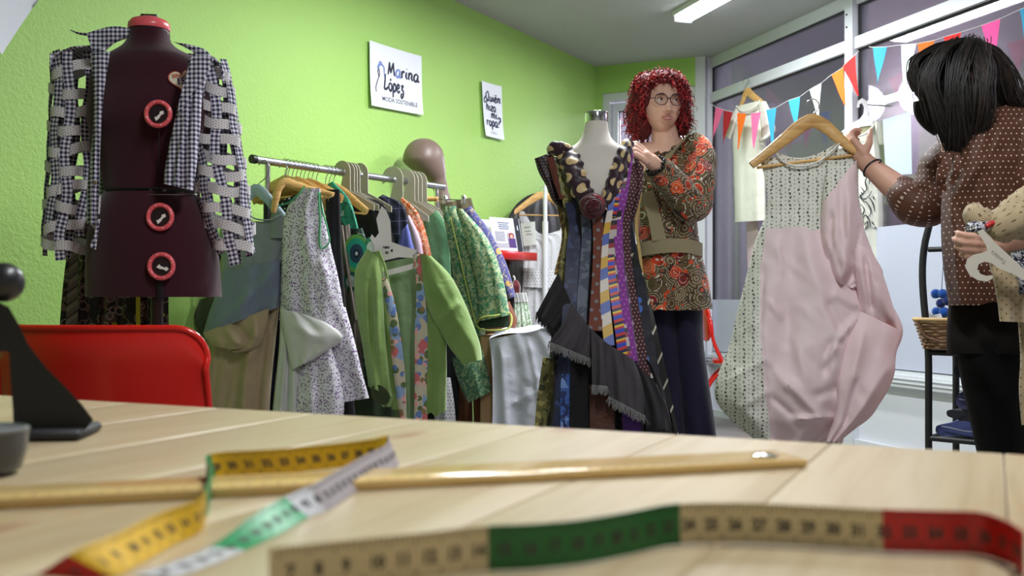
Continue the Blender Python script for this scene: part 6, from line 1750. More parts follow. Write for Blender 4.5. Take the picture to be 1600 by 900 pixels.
g = Geo(); strip(g, [pt1.at(x, y, n) for x, y, n in ((1010, 300, .060), (1020, 330, .080), (1030, 375, .100))], [.05, .045, .05], pt1.L3 + np.array((0, 0, .2)), .004, 20); g.obj('bodice_band', OLV, tun)
g = Geo(); strip(g, [pt1.at(x, y, n) for x, y, n in ((1079, 206, .01), (1066, 220, .048), (1050, 238, .076), (1036, 254, .082), (1022, 268, .08))], .030, (pt1.L3*.7 + np.array((0, 0, .7))), .004, 24); g.obj('neck_band', OLV, tun)
g = Geo(); cuff = WR1 + (EL1 - WR1)*.13; tube(g, [w1(1074, 224, .04), w1(1087, 238, .025), w1(1091, 264, -.01), w1(1089, 292, -.06), EL1 + np.array((.012, .012, -.004)), EL1*.88 + cuff*.12 + np.array((0, -.004, -.016)), EL1*.70 + cuff*.30 + np.array((0, 0, -.006)), EL1*.4 + cuff*.6, cuff], [.056, .068, .066, .064, .062, .060, .056, .050, .046], 54, 28, fold=(.045, 3), seed=8); g.obj('sleeve', PAIS, tun)
g = Geo(); tube(g, [w1(1004, 240, .05), w1(992, 280, .10), w1(982, 330, .16), w1(972, 355, .06)], [.058, .054, .050, .040], 20, 18, fold=(.04, 3), seed=9); g.obj('sleeve', PAIS, tun)
tr_ = thing('trousers', None, None); ROOTS.remove(tr_); tr_.parent = pr1
g = Geo(); sheet(g, pt1, [(1000, 470), (1016, 540), (1032, 620), (1040, 700), (1036, 828)], [(1060, 470), (1066, 540), (1070, 620), (1076, 700), (1080, 828)], 40, 22, [.09, .09, .085, .09], (.001, .008, 1.5), seed=110, n0=-.07); g.obj('trouser_leg', NAVY, tr_)
g = Geo(); sheet(g, pt1, [(1046, 470), (1050, 540), (1058, 620), (1066, 700), (1068, 828)], [(1098, 470), (1099, 530), (1108, 600), (1119, 680), (1122, 828)], 40, 22, [.09, .09, .085, .09], (.001, .008, 1.5), seed=111, n0=-.07); g.obj('trouser_leg', NAVY, tr_)
g = Geo(); th = np.linspace(0, 2*math.pi, 40); bc = WR1 + (EL1 - WR1)*.10; ax = (EL1 - WR1)/np.linalg.norm(EL1 - WR1); A_ = np.cross(ax, (0, 1, 0)); A_ /= np.linalg.norm(A_); B2 = np.cross(ax, A_)
for i in range(18):
    a = 6.283*i/18; ball(g, bc + (A_*math.cos(a) + B2*math.sin(a))*.034 + ax*.004*math.sin(a*5), (.0065, .0065, .0065), 8, 6)
g.obj('bracelet', plain('black_beads', (.012, .010, .012), .35), pr1)

# ------------------------------------------------------------------ cream dress form and the tie dress
DD = 3.50
pd = front(930, DD)
CREAM = fabric('cream_form_jersey', srgb(214, 208, 200), .8, .04, 900, .15, crumple=.03)
cf = thing('dress_form', 'cream dress form with a chrome neck cap, wearing the tie dress', 'dress form')
rows = [(192, 914.5, 949.5, .70), (200, 913, 950, .72), (212, 910, 953, .78), (222, 903, 960, .88), (232, 889, 976, 1.0), (240, 876, 988, 1.05), (252, 872, 992, 1.15), (280, 872, 992, 1.45), (305, 876, 990, 1.55), (335, 880, 986, 1.4), (370, 886, 980, 1.15), (400, 886, 980, 1.15), (440, 880, 986, 1.3), (480, 876, 990, 1.35)]
solid_rows(rows, .072, 40, 44, pl=pd, power=2.15).obj('torso', CREAM, cf)
c = pd.at(932, 192); g = Geo(); lathe(g, (c[0], c[1], c[2] - .006), [(.0385, 0), (.0392, .003), (.0392, .036), (.0375, .042), (.030, .044), (.001, .0445)], 40); g.obj('neck_cap', MET_CHROME, cf)
g = Geo(); rod(g, (c[0], c[1], .05), (c[0], c[1], .9), .014); g.obj('pole', MET_CHROME, cf)
g = Geo(); lathe(g, (c[0], c[1], 0), [(.16, 0), (.165, .008), (.16, .016), (.03, .03), (.02, .06)], 36); g.obj('base', BLACK_MET, cf)

td = thing('tie_dress', 'long dress sewn from patterned neckties with a frayed charcoal ruffle, on the cream form', 'dress')
def stp(nm, cols, per, an, **kw): return stripe_mat(nm, cols, per, an, **kw)
DKBASE = blotch_mat('dark_tie_silk', srgb(34, 30, 40), [(srgb(70, 62, 70), 30, 'cell', .2), (srgb(18, 16, 22), 20, 'noise', .58, 3)], .5)
g = Geo(); sheet(g, pd, [(868, 246), (872, 300), (886, 350), (880, 400), (868, 470), (858, 560), (850, 690), (846, 800)], [(992, 236), (1000, 300), (992, 350), (1000, 420), (1016, 500), (1034, 590), (1046, 670), (1056, 800)], 60, 60, [.06, .125, .105, .115, .15, .19, .21, .22], (.001, .020, 9), seed=120, n0=0.0, flat=.5)
# the dress opens to a V over the chest: drop those faces
def cut_v(g):
    V = np.concatenate(g.V); keep = []
    for i, f in enumerate(g.F):
        p = V[list(f)].mean(0); x = CX + p[0]/p[1]*F; y = HY - (p[2] - CH)/p[1]*F
        lim = np.interp(y, [225, 262, 300, 324], [70, 34, 18, 0])
        keep.append(not (y < 324 and abs(x - 938) < lim * 1.05 and p[1] < DD + .25))
    g.F = [f for f, k_ in zip(g.F, keep) if k_]; g.U = [u for u, k_ in zip(g.U, keep) if k_]; g.MI = [m for m, k_ in zip(g.MI, keep) if k_]; g.SM = [m for m, k_ in zip(g.SM, keep) if k_]
cut_v(g); g.obj('lining', DKBASE, td)
Tn = [(246, .06, 868, 992), (300, .125, 872, 1000), (350, .105, 886, 992), (420, .118, 877, 1000), (480, .15, 867, 1012), (560, .18, 858, 1028), (690, .21, 850, 1047), (800, .22, 846, 1056)]
def bulge(x, y):
    y_ = [a[0] for a in Tn]; T_ = np.interp(y, y_, [a[1] for a in Tn]); l = np.interp(y, y_, [a[2] for a in Tn]); r = np.interp(y, y_, [a[3] for a in Tn])
    s = min(1, max(0, (x - l)/(r - l))); return T_ * max(0, 1 - (2*s - 1)**2)**.5
def tie(pts, wd, mat, lift=.010, nm='necktie'):
    P = [pd.at(x, y, bulge(x, y) + lift + (.014 if y > 480 else 0)) for x, y in pts]
    g = Geo(); strip(g, P, wd, pd.L3, .006, 8*len(pts), u0=0)
    g.obj(nm, mat, td)
m = 1/457.
GOLD = stp('gold_olive_tie', [(.7, srgb(126, 104, 50)), (.3, srgb(190, 164, 92))], .022, .9); OLVT = blotch_mat('olive_green_tie', srgb(118, 116, 70), [(srgb(170, 160, 100), 26, 'noise', .56), (srgb(70, 72, 48), 30, 'noise', .6, 4)], .5)
NAV = blotch_mat('navy_silk_tie', srgb(34, 40, 70), [(srgb(54, 66, 104), 14, 'noise', .56)], .4); SLATE = blotch_mat('slate_tie', srgb(92, 100, 116), [(srgb(60, 68, 86), 20, 'noise', .5)], .45)
RUST = dots_mat('rust_dotted_tie', srgb(110, 58, 44), srgb(120, 122, 128), .030, .20); REGAL = stp('yellow_blue_white_tie', [(.34, srgb(214, 204, 196)), (.33, srgb(206, 164, 62)), (.33, srgb(84, 102, 176))], .105, 1.15)
BRB = stp('blue_red_bar_tie', [(.3, srgb(54, 72, 186)), (.2, srgb(206, 54, 44)), (.2, srgb(30, 30, 80)), (.15, srgb(226, 190, 60)), (.15, srgb(206, 54, 44))], .045, 1.4)
BWS = stp('black_white_bar_tie', [(.5, srgb(30, 26, 30)), (.3, srgb(206, 196, 190)), (.2, srgb(120, 60, 60))], .040, 1.1); PURP = dots_mat('violet_dotted_tie', srgb(132, 58, 146), srgb(190, 120, 196), .016, .16)
PURD = stp('deep_purple_tie', [(.8, srgb(74, 36, 76)), (.2, srgb(150, 120, 156))], .05, .7); BRSP = dots_mat('brown_pin_tie', srgb(68, 36, 42), srgb(190, 150, 150), .012, .18); BLST = blotch_mat('blue_white_fleck_tie', srgb(24, 24, 38), [(srgb(70, 108, 190), 22, 'cell', .35), (srgb(220, 214, 204), 24, 'cell', .24, 5)], .5)
DIAM = stp('black_white_diamond_tie', [(.88, srgb(36, 34, 36)), (.12, srgb(196, 190, 172))], .055, .6); CREE = plain('cream_gold_edge', srgb(190, 160, 96), .5, var=.15); SHB = blotch_mat('shiny_blue_tie', srgb(54, 90, 160), [(srgb(110, 140, 196), 16, 'noise', .55), (srgb(30, 44, 90), 20, 'noise', .58, 4)], .35)
CHK = stp('check_panel_tie', [(.5, srgb(190, 180, 176)), (.25, srgb(40, 34, 50)), (.25, srgb(150, 50, 60))], .06, 1.4)
tie([(863, 246), (868, 280), (878, 330), (884, 360), (872, 430)], .028, GOLD, .004)
tie([(874, 250), (884, 300), (890, 350), (884, 400), (872, 470)], .032, OLVT, .008)
tie([(893, 315), (900, 345), (898, 400), (893, 500), (886, 600), (880, 700)], [.045, .06, .065, .07, .08], NAV, .010)
tie([(914, 335), (916, 360), (913, 420), (909, 480), (907, 520)], [.03, .032, .035], SLATE, .013)
tie([(934, 338), (935, 380), (933, 440), (930, 517)], [.035, .035, .045], RUST, .016)
tie([(962, 278), (955, 320), (948, 360), (944, 420), (946, 480), (952, 540)], [.014, .020, .022, .032, .034], REGAL, .020)
tie([(974, 250), (967, 285), (962, 310), (956, 350), (955, 420), (966, 500), (974, 560)], [.018, .024, .024, .030, .032], BRB, .017)
tie([(979, 256), (972, 290), (966, 325), (962, 350)], [.02, .026, .028], BWS, .022)
tie([(985, 238), (980, 270), (974, 305), (966, 345), (968, 400), (975, 470), (988, 565)], [.022, .028, .03, .022, .03, .036], PURP, .026)
tie([(960, 330), (956, 400), (964, 470), (976, 556)], [.02, .032, .04, .042], CHK, .014)
tie([(970, 335), (969, 390), (978, 470), (990, 570)], [.018, .028, .036], PURD, .020)
tie([(991, 256), (988, 300), (978, 345), (980, 400), (990, 480), (1006, 590)], [.022, .028, .026, .036, .044], BRSP, .022)
tie([(984, 352), (992, 400), (1004, 470), (1022, 592)], [.016, .026, .034, .04], BLST, .018)
tie([(990, 395), (1002, 440), (1020, 530), (1040, 640), (1050, 700)], [.018, .036, .05, .06], DIAM, .026)
tie([(1001, 300), (994, 345), (1000, 400), (1008, 460), (1016, 500)], [.010, .010, .010], CREE, .012)
# lower skirt pieces
tie([(866, 560), (856, 630), (850, 700)], .075, OLVT, -.004); tie([(893, 540), (890, 600), (893, 700)], [.05, .06, .07], SHB, .004); tie([(916, 560), (914, 700)], .10, BLK, -.006)
tie([(940, 600), (942, 700)], .08, blotch_mat('dark_rust_tie', srgb(74, 40, 30), [(srgb(110, 70, 50), 60, 'cell', .2)], .5), -.002); tie([(986, 640), (990, 720)], .06, blotch_mat('violet_orange_tie', srgb(84, 44, 130), [(srgb(220, 90, 40), 40, 'cell', .3)], .45), .000); tie([(868, 480), (876, 560), (880, 640)], .05, DKBASE, .018)
# polka dot collar, puffs and rosette
PDOT = dots_mat('plum_satin_big_dots', srgb(44, 22, 34), srgb(196, 170, 124), .050, .285, True, .5, .2, .006, .35)
g = Geo(); tube(g, [pd.at(x, y, n) for x, y, n in ((884, 238, .04), (892, 256, .09), (900, 280, .118), (912, 304, .128), (930, 328, .128))], [(.016, .034), (.018, .036), (.017, .035), (.015, .033), (.012, .022)], 40, 20, up=pd.N3, fold=(.20, 3), seed=3); g.obj('collar', PDOT, td)
g = Geo(); tube(g, [pd.at(x, y, n) for x, y, n in ((982, 222, .06), (974, 244, .10), (964, 272, .122), (954, 298, .130), (940, 324, .130))], [(.016, .020), (.017, .026), (.016, .025), (.014, .023), (.010, .018)], 40, 20, up=pd.N3, fold=(.20, 3), seed=4); g.obj('collar', PDOT, td)
g = Geo(); tube(g, [pd.at(x, y, n) for x, y, n in ((861, 237, .02), (868, 232, .05), (880, 233, .055), (891, 234, .04))], [(.016, .016), (.022, .024), (.022, .024), (.012, .014)], 20, 16, up=pd.N3, fold=(.10, 2), seed=6); g.obj('shoulder_gather', PDOT, td)
SPARK = dots_mat('dark_brown_sparkle', srgb(38, 18, 22), srgb(150, 130, 134), .011, .14, rough=.45)
g = Geo(); sheet(g, pd, [(835, 248), (842, 270), (853, 290), (862, 312), (880, 332)], [(856, 240), (870, 250), (880, 280), (886, 310), (890, 330)], 24, 16, [.012, .02, .02, .02], (.001, .008, 1.6), seed=125, n0=.02); g.obj('cap_sleeve', SPARK, td)
RUSTV = fabric('rust_velvet', srgb(96, 44, 34), .7, .15, 700, .3)
g = Geo(); tube(g, [pd.at(x, y, n) for x, y, n in ((860, 246, .04), (868, 275, .06), (880, 310, .08))], [(.006, .012)] * 3, 16, 8, up=pd.N3); g.obj('necktie', RUSTV, td)
g = Geo(); sheet(g, pd, [(992, 246), (994, 280), (988, 320), (984, 345)], [(1006, 260), (1004, 290), (1000, 310), (990, 345)], 20, 12, [.01, .02, .01], (.001, .006, 1.6), seed=126, n0=.06); g.obj('cap_sleeve', BRSP, td)
ROS = fabric('oxblood_glitter_cloth', srgb(74, 16, 26), .6, .3, 500, .3)
g = Geo(); c = pd.at(926, 322, .150)
for i in range(5):
    r0 = .036 - .0068*i
    path = [(c[0] + r0*math.cos(a)*(1 + .06*math.sin(3*a + i)), c[1] - .006*i + .004*math.sin(4*a + i*2), c[2] + r0*math.sin(a)*(1 + .05*math.sin(2*a + i*2))) for a in np.linspace(i, i + 6.283, 25)]
    tube(g, path, [(.013, .0075)], 32, 8, up=(0, -1, 0), caps=False)
ball(g, (c[0], c[1] - .006, c[2]), (.034, .012, .034), 16, 10); g.obj('rosette', ROS, td)
g = Geo(); tube(g, [(c[0] + .034*math.cos(a), c[1] - .012, c[2] + .034*math.sin(a)) for a in np.linspace(.1, 1.5, 10)], [(.006, .004)], 10, 8); g.obj('rosette_edge', plain('crimson_satin', srgb(170, 26, 44), .4), td)
# frayed ruffle
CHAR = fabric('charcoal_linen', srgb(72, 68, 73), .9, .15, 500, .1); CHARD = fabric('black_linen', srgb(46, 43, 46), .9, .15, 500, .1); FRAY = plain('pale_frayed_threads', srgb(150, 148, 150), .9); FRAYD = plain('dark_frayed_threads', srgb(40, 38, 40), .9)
rr = random.Random(8)
def ruffle(l, r, n0, mat, seed, fray, T=.012, k_=2.4, amp=.016):
    g = Geo(); sheet(g, pd, l, r, 22, 30, T, (.002, amp, k_), seed=seed, n0=n0, flat=.4); o_ = g.obj('ruffle', mat, td)
    V = np.concatenate(g.V); m_ = 58; bot = V[-m_:][:30]
    g = Geo()
    for j in range(29):
        for q in range(6):
            a = bot[j]*(1 - q/6) + bot[j+1]*(q/6)
            b = a + np.array((rr.gauss(0, .005), rr.gauss(-.004, .004), -rr.uniform(.010, .026)))
            tube(g, [a + np.array((0, -.003, .006)), (a + b)/2 + np.array((rr.gauss(0, .002), -.004, 0)), b], .0008, 3, 3, uvs=False, caps=False)
    g.obj('fringe', fray, td, kind='stuff')
# each flounce runs from its sewn top edge (first row) to the frayed hem (last row): left ends, right ends
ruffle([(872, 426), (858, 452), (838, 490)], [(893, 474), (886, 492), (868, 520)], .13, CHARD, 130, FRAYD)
ruffle([(893, 474), (882, 500), (857, 536)], [(926, 518), (930, 540), (930, 566)], .215, CHAR, 131, FRAY)
ruffle([(922, 512), (924, 550), (925, 604)], [(950, 538), (950, 570), (950, 606)], .245, CHAR, 132, FRAY, k_=1.4)
ruffle([(945, 534), (946, 580), (951, 622)], [(990, 562), (1004, 600), (1008, 652)], .255, CHAR, 133, FRAY)
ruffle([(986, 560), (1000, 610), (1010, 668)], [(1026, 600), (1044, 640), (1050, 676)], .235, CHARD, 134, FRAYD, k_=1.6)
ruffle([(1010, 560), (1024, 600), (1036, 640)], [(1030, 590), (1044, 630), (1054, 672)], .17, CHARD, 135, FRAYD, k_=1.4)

# ------------------------------------------------------------------ pink draped dress held up on a wooden hanger
DP = 3.05
pp = front(1270, DP, (1, -.04))
PINKM = fabric('pale_pink_taffeta', srgb(250, 228, 232), .5, .03, 900, .25, .06, crumple=.4, csc=10)
_t = PINKM.node_tree; _b = _t.nodes['Principled BSDF']                      # thin taffeta lets some rosy light through
_tr = _t.nodes.new('ShaderNodeBsdfTranslucent'); _tr.inputs[0].default_value = (1.0, .56, .54, 1); _mx = _t.nodes.new('ShaderNodeMixShader'); _mx.inputs[0].default_value = .20
_t.links.new(_b.outputs[0], _mx.inputs[1]); _t.links.new(_tr.outputs[0], _mx.inputs[2]); _t.links.new(_mx.outputs[0], _t.nodes['Material Output'].inputs[0])
k = N('sprig_stripe_cotton', .8, spec=.25); u_, w_, _ = k.xyz(k.uv())
per = .027
a_ = k.M('SUBTRACT', k.M('FRACT', k.M('DIVIDE', u_, per)), .5)
wig = k.M('MULTIPLY', k.M('SINE', k.M('MULTIPLY', w_, 190.0)), .07)
x1 = k.M('ADD', a_, wig)
b_ = k.M('SUBTRACT', k.M('FRACT', k.M('DIVIDE', w_, .0115)), .5)
ns = k.noise(k.uv(), 170, 2)
leafd = k.M('SQRT', k.M('ADD', k.M('MULTIPLY', k.M('MULTIPLY', x1, x1), 8.0), k.M('MULTIPLY', b_, b_)))
leaf_ = k.M('MULTIPLY', k.lt(leafd, .36), k.gt(ns, .46))
a2 = k.M('SUBTRACT', k.M('FRACT', k.M('ADD', k.M('DIVIDE', u_, per), .5)), .5)
b2 = k.M('SUBTRACT', k.M('FRACT', k.M('DIVIDE', w_, .0125)), .5)
dotd = k.M('SQRT', k.M('ADD', k.M('MULTIPLY', k.M('MULTIPLY', a2, a2), 7.5), k.M('MULTIPLY', b2, b2)))
c_ = k.mix(leaf_, srgb(218, 218, 208), srgb(84, 88, 78)); c_ = k.mix(k.lt(dotd, .17), c_, srgb(112, 120, 106))
k.color(c_).bump(k.noise(k.ob(), 700, 2), .08, .001); SPRS = k.m
th_ = wood_hanger
t = thing('wooden_hanger', 'golden wooden hanger held up with the pink draped dress on it', 'hanger')
g = Geo(); tube(g, [pp.at(x, y) for x, y in ((1259, 164), (1263, 157), (1272, 155), (1279, 161), (1279, 170), (1271, 177), (1269, 184), (1269, 192))], .0019, 32, 8, up=pp.N3); g.obj('hook', MET_CHROME, t)
g = Geo(); tube(g, [pp.at(x, y, n) for x, y, n in ((1174, 258, .03), (1190, 246, .025), (1228, 216, .01), (1258, 193, 0), (1269, 188, 0), (1282, 193, 0), (1312, 217, .01), (1344, 240, .02), (1360, 246, .02))], [(.006, .012), (.007, .014), (.008, .017), (.008, .020), (.008, .021), (.008, .020), (.008, .017), (.007, .013), (.006, .010)], 40, 12, up=pp.N3); g.obj('arms', WOOD_HANG, t)
g = Geo(); rod(g, pp.at(1183, 262, .01), pp.at(1352, 240, .01), .0048, 8); g.obj('trouser_bar', WOOD_HANG, t)
dr = thing('dress', 'pale pink balloon dress with a sprig striped bodice, held up on a golden wooden hanger', 'dress')
lft = [(1186, 248), (1193, 270), (1198, 300), (1196, 335), (1182, 372), (1164, 440), (1142, 530), (1120, 628), (1146, 660), (1186, 692)]
rgt = [(1341, 228), (1338, 262), (1341, 310), (1350, 355), (1366, 400), (1389, 465), (1411, 519), (1396, 560), (1362, 650), (1282, 694)]
def pick(x, y, fr):
    if not fr: return 1
    bx_ = np.interp(y, [356, 420, 520, 600, 690], [1197, 1188, 1188, 1194, 1206])
    if y > 357: return 1 if x < bx_ else 0
    xr = np.interp(y, [220, 300, 358], [1292, 1286, 1281])
    if x < xr: return 1
    yy = np.interp(x, [1283, 1342], [318, 246])
    return 1 if y < yy else 0
g = Geo(); sheet(g, pp, lft, rgt, 100, 80, [.008, .022, .045, .075, .10, .12, .13, .11, .06], (.001, .016, 2.6), seed=140, n0=0, pick=pick, wr=.004, flat=.6, both=False, cre=[
    ([(1194, 420), (1188, 520), (1204, 690)], -.008, 3), ([(1250, 360), (1300, 500), (1310, 600)], .016, 14), ([(1225, 590), (1290, 660)], .020, 7), ([(1240, 655), (1305, 652)], .016, 5), ([(1230, 480), (1240, 600)], -.010, 12),
    ([(1285, 590), (1300, 540), (1318, 530)], -.020, 8), ([(1398, 560), (1310, 660)], .012, 9), ([(1330, 560), (1310, 640)], .014, 7), ([(1346, 492), (1318, 520), (1288, 570)], .022, 6),
    ([(1128, 600), (1200, 560)], .008, 4), ([(1150, 640), (1204, 610)], .008, 4), ([(1140, 530), (1190, 500)], .006, 4), ([(1165, 440), (1190, 436)], .005, 3), ([(1204, 470), (1222, 500)], .010, 5), ([(1200, 560), (1232, 610)], .010, 6), ([(1205, 620), (1240, 650)], -.010, 5), ([(1215, 380), (1222, 430)], .006, 5), ([(1300, 455), (1345, 480)], .018, 8), ([(1292, 470), (1318, 520)], -.018, 7), ([(1238, 520), (1262, 600)], .010, 8), ([(1270, 620), (1330, 600)], -.012, 7)])
cut = []
V = np.concatenate(g.V); keep = []
for f in g.F:                                        # scooped neckline
    p = V[list(f)].mean(0); x = CX + p[0]/p[1]*F; y = HY - (p[2] - CH)/p[1]*F
    lim = np.interp(x, [1206, 1213, 1225, 1250, 1280, 1300, 1312, 1320], [232, 240, 254, 260, 252, 236, 224, 218])
    back = p[1] > DP - .0 - (x - 1270)*.0001 and pp.N3.dot(p - pp.at(1270, y)) < 0
    if back: lim = lim - 10
    keep.append(not (1208 < x < 1318 and y < lim))
g.F = [f for f, k_ in zip(g.F, keep) if k_]; g.U = [u for u, k_ in zip(g.U, keep) if k_]; g.MI = [m_ for m_, k_ in zip(g.MI, keep) if k_]; g.SM = [m_ for m_, k_ in zip(g.SM, keep) if k_]
g.obj('body', [PINKM, SPRS], dr)
g = Geo(); tube(g, [pp.at(x, y, n) for x, y, n in ((1209, 233, .008), (1214, 241, .014), (1226, 254, .022), (1250, 260, .026), (1280, 252, .026), (1300, 236, .022), (1312, 224, .014), (1319, 217, .008))], .0030, 40, 6); g.obj('neck_binding', fabric('off_white_binding', srgb(214, 212, 204), .8, .04), dr)
g = Geo(); tube(g, [pp.at(x, y, n) for x, y, n in ((1209, 233, -.008), (1222, 243, -.014), (1250, 248, -.018), (1280, 241, -.016), (1300, 230, -.012), (1319, 217, -.008))], .0028, 36, 6); g.obj('neck_binding', fabric('off_white_binding', srgb(214, 212, 204), .8, .04), dr)
g = Geo(); tube(g, [pp.at(x, y, n) for x, y, n in ((1342, 228, 0), (1340, 262, .01), (1341, 310, .015), (1350, 352, .02))], .0032, 24, 6); g.obj('armhole_binding', SPRS, dr)
g = Geo(); sheet(g, pp, [(1291, 262), (1284, 310), (1282, 360), (1286, 400), (1294, 432), (1304, 440)], [(1339, 250), (1341, 310), (1350, 355), (1364, 395), (1380, 430), (1336, 452)], 46, 34, [.01, .045, .06, .06, .03], (.001, .010, 2.2), seed=141, n0=.045, both=False, wr=.003, cre=[([(1300, 330), (1296, 420)], -.014, 5), ([(1330, 300), (1318, 440)], .016, 7), ([(1345, 350), (1330, 440)], -.014, 5), ([(1290, 370), (1312, 438)], .012, 5)], pick=pick)
g.obj('cowl_drape', [PINKM, SPRS], dr)
g = Geo(); sheet(g, pp, [(1336, 380), (1334, 420), (1340, 460), (1342, 484)], [(1362, 390), (1380, 430), (1396, 480), (1408, 518)], 30, 26, [.02, .05, .05, .02], (.001, .010, 1.6), seed=142, n0=.075, both=False, wr=.003, cre=[([(1352, 400), (1362, 490)], -.02, 5), ([(1372, 440), (1392, 505)], .014, 6)]); g.obj('side_drape', PINKM, dr)
g = Geo(); sheet(g, pp, [(1345, 486), (1322, 530), (1306, 590), (1304, 650), (1290, 690)], [(1410, 518), (1400, 556), (1398, 582), (1368, 640), (1312, 690)], 44, 34, [.02, .05, .06, .05, .02], (.001, .010, 1.8), seed=143, n0=.085, both=False, wr=.004, cre=[([(1395, 565), (1340, 650)], .012, 7), ([(1350, 510), (1330, 600)], .012, 8), ([(1340, 590), (1320, 660)], -.01, 5)]); g.obj('hem_drape', PINKM, dr)
g = Geo(); sheet(g, pp, [(1262, 684), (1264, 690), (1268, 697)], [(1316, 680), (1318, 688), (1314, 696)], 8, 14, .03, (.001, .003, 3)); g.obj('hem_lining', SPRS, dr)

# ------------------------------------------------------------------ person holding it: dark hair, black mask, dotted blouse
D2 = 2.75
w2 = lambda x, y, dd=0.0: W(x, y, D2 + dd)
p2 = thing('person', 'person with long dark hair, black mask and brown dotted blouse, reaching to the pink dress', 'person')
g = Geo(); SC2 = .97
hc2 = w2(1487, 140, .02)
tw2 = head_geo(g, hc2, math.radians(-84), math.radians(16), SC2)
capsule(g, w2(1500, 172, .02), .055, w2(1540, 226, .03), .060)
for a, b, ra, rb in (((1540, 235), (1570, 330), .115, .115), ((1570, 330), (1580, 440), .115, .12), ((1575, 470), (1560, 640), .105, .075), ((1560, 640), (1590, 925), .070, .045)):
    capsule(g, w2(*a, .03), ra, w2(*b, .03), rb, 18)
capsule(g, w2(1590, 470, .10), .09, w2(1600, 640, .12), .075, 18); capsule(g, w2(1600, 640, .12), .068, w2(1625, 925, .10), .045, 18)
for x, dd in ((1590, .03), (1625, .10)):
    capsule(g, w2(x + 8, 958, dd), .035, w2(x - 70, 962, dd - .02), .026)
EL2 = w2(1432, 318, .10); WR2 = w2(1354, 255, .27)
limb(g, [(w2(1535, 236, .20), .058), (EL2, .042), ((EL2 + WR2)/2 + np.array((0, 0, -.002)), .037), (WR2, .027)])
al2 = w2(1326, 226, .30) - WR2
hand_geo(g, WR2 + al2*.05, (-.25, -.35, .9), al2, (.55, -.1, -.85), ((.55, .65, .75, .85), .95, .7), .95, (.7, .7), .0185)
EL2b = w2(1650, 385, -.22); WR2b = w2(1568, 384, -.30)
limb(g, [(w2(1612, 235, -.06), .048), (EL2b, .038), (WR2b, .027)])
hand_geo(g, WR2b, (.05, -.25, .95), (-.95, -.25, -.05), (.2, .9, -.1), ((.55, .65, .7, .75), .8, .6), .95, (.2, .3), .0185)
fuse(g, 'body', SKIN_B, p2, .0042, 2)
face_parts(p2, tw2, SC2, (0, -.1), plain('dark_brow', srgb(40, 28, 24), .8))
# mask
MASK = fabric('black_mask_cloth', (.010, .010, .012), .9, .2)
g = Geo(); V = []
for th in (0, 1):
    for i in range(14):
        for j in range(17):
            b = i/13; a = -1 + 2*j/16
            z = -.004 - .106*b - .008*abs(a)*(1 - 2*b) ; x = .070*a*(1 - .12*b)
            y = -.122 + .062*abs(a)**1.7 + .014*(2*b - .75)**2 + .018*b*b - (.002 if th else 0)
            if abs(a) > .7: z = z*(1 - .0) + (.02*(1-b) + .0)*(abs(a) - .7)
            V.append(tw2((x, y, z)))
Fc = grid_faces(14, 17, False); n_ = 14*17; Fc = Fc + [tuple(x + n_ for x in f[::-1]) for f in Fc]
rim = list(range(17)) + [i*17 + 16 for i in range(1, 14)] + [13*17 + j for j in range(15, -1, -1)] + [i*17 for i in range(12, 0, -1)]
Fc += [(rim[i], rim[(i+1) % len(rim)], rim[(i+1) % len(rim)] + n_, rim[i] + n_) for i in range(len(rim))]
g.add(np.array(V), Fc); mk = g.obj('face_mask', MASK, p2)
for s in (-1, 1):
    g = Geo(); tube(g, [tw2(p) for p in ((s*.068, -.060, -.012), (s*.080, -.01, .012), (s*.086, .018, .0), (s*.080, .0, -.03), (s*.062, -.058, -.095))], .0018, 20, 6); g.obj('ear_loop', MASK, mk)
# long hair
BLH1 = hair_mat('near_black_hair', srgb(12, 10, 9), srgb(26, 20, 17), .6); BLH2 = hair_mat('dark_brown_hair', srgb(24, 18, 15), srgb(56, 38, 28), .6)
g = Geo(); S2 = D2/F
for x, y, dd, rx, ry, rz in ((1488, 112, .02, 52, 52, 44), (1516, 122, .03, 50, 50, 52), (1466, 104, .01, 30, 42, 26), (1498, 165, -.04, 34, 30, 50), (1508, 205, -.03, 28, 26, 40), (1545, 150, .03, 40, 40, 44), (1540, 195, -.01, 34, 32, 34), (1575, 158, .03, 22, 26, 16), (1450, 116, .0, 24, 34, 28), (1462, 140, .01, 22, 34, 30), (1500, 170, .10, 36, 24, 60), (1490, 228, -.02, 15, 16, 20), (1452, 104, .0, 24, 34, 16)):
    ball(g, w2(x, y, dd), (rx*S2, ry*S2, rz*S2), 18, 12)
fuse(g, 'hair', BLH1, p2, .008, 4)
rr = random.Random(21); ga, gb = Geo(), Geo()
def lock(pts, n, sp, mats):
    for _ in range(n):
        o_ = np.array((rr.gauss(0, sp), rr.gauss(0, sp), rr.gauss(0, sp*.6))); e_ = np.array((rr.gauss(0, sp*1.4), rr.gauss(0, sp), rr.gauss(0, sp)))
        P_ = [p + o_*(1 - q) + e_*q + np.array((.004*math.sin(q*9 + o_[0]*900), -.003, 0)) for p, q in zip(pts, np.linspace(0, 1, len(pts)))]
        tube(ga if rr.random() < mats else gb, P_, [.0009, .0017, .0016, .0004], 4*len(pts), 4, uvs=False, caps=False)
lock([w2(1500, 66, -.02), w2(1458, 78, -.04), w2(1428, 98, -.05), w2(1424, 122, -.05), w2(1438, 148, -.06)], 60, .006, .8)
lock([w2(1504, 66, .0), w2(1462, 80, -.01), w2(1436, 104, -.02), w2(1436, 128, -.03), w2(1448, 150, -.05)], 120, .010, .8)
lock([w2(1506, 66, -.04), w2(1474, 84, -.07), w2(1450, 108, -.08), w2(1450, 140, -.09), w2(1462, 180, -.09)], 110, .009, .8)
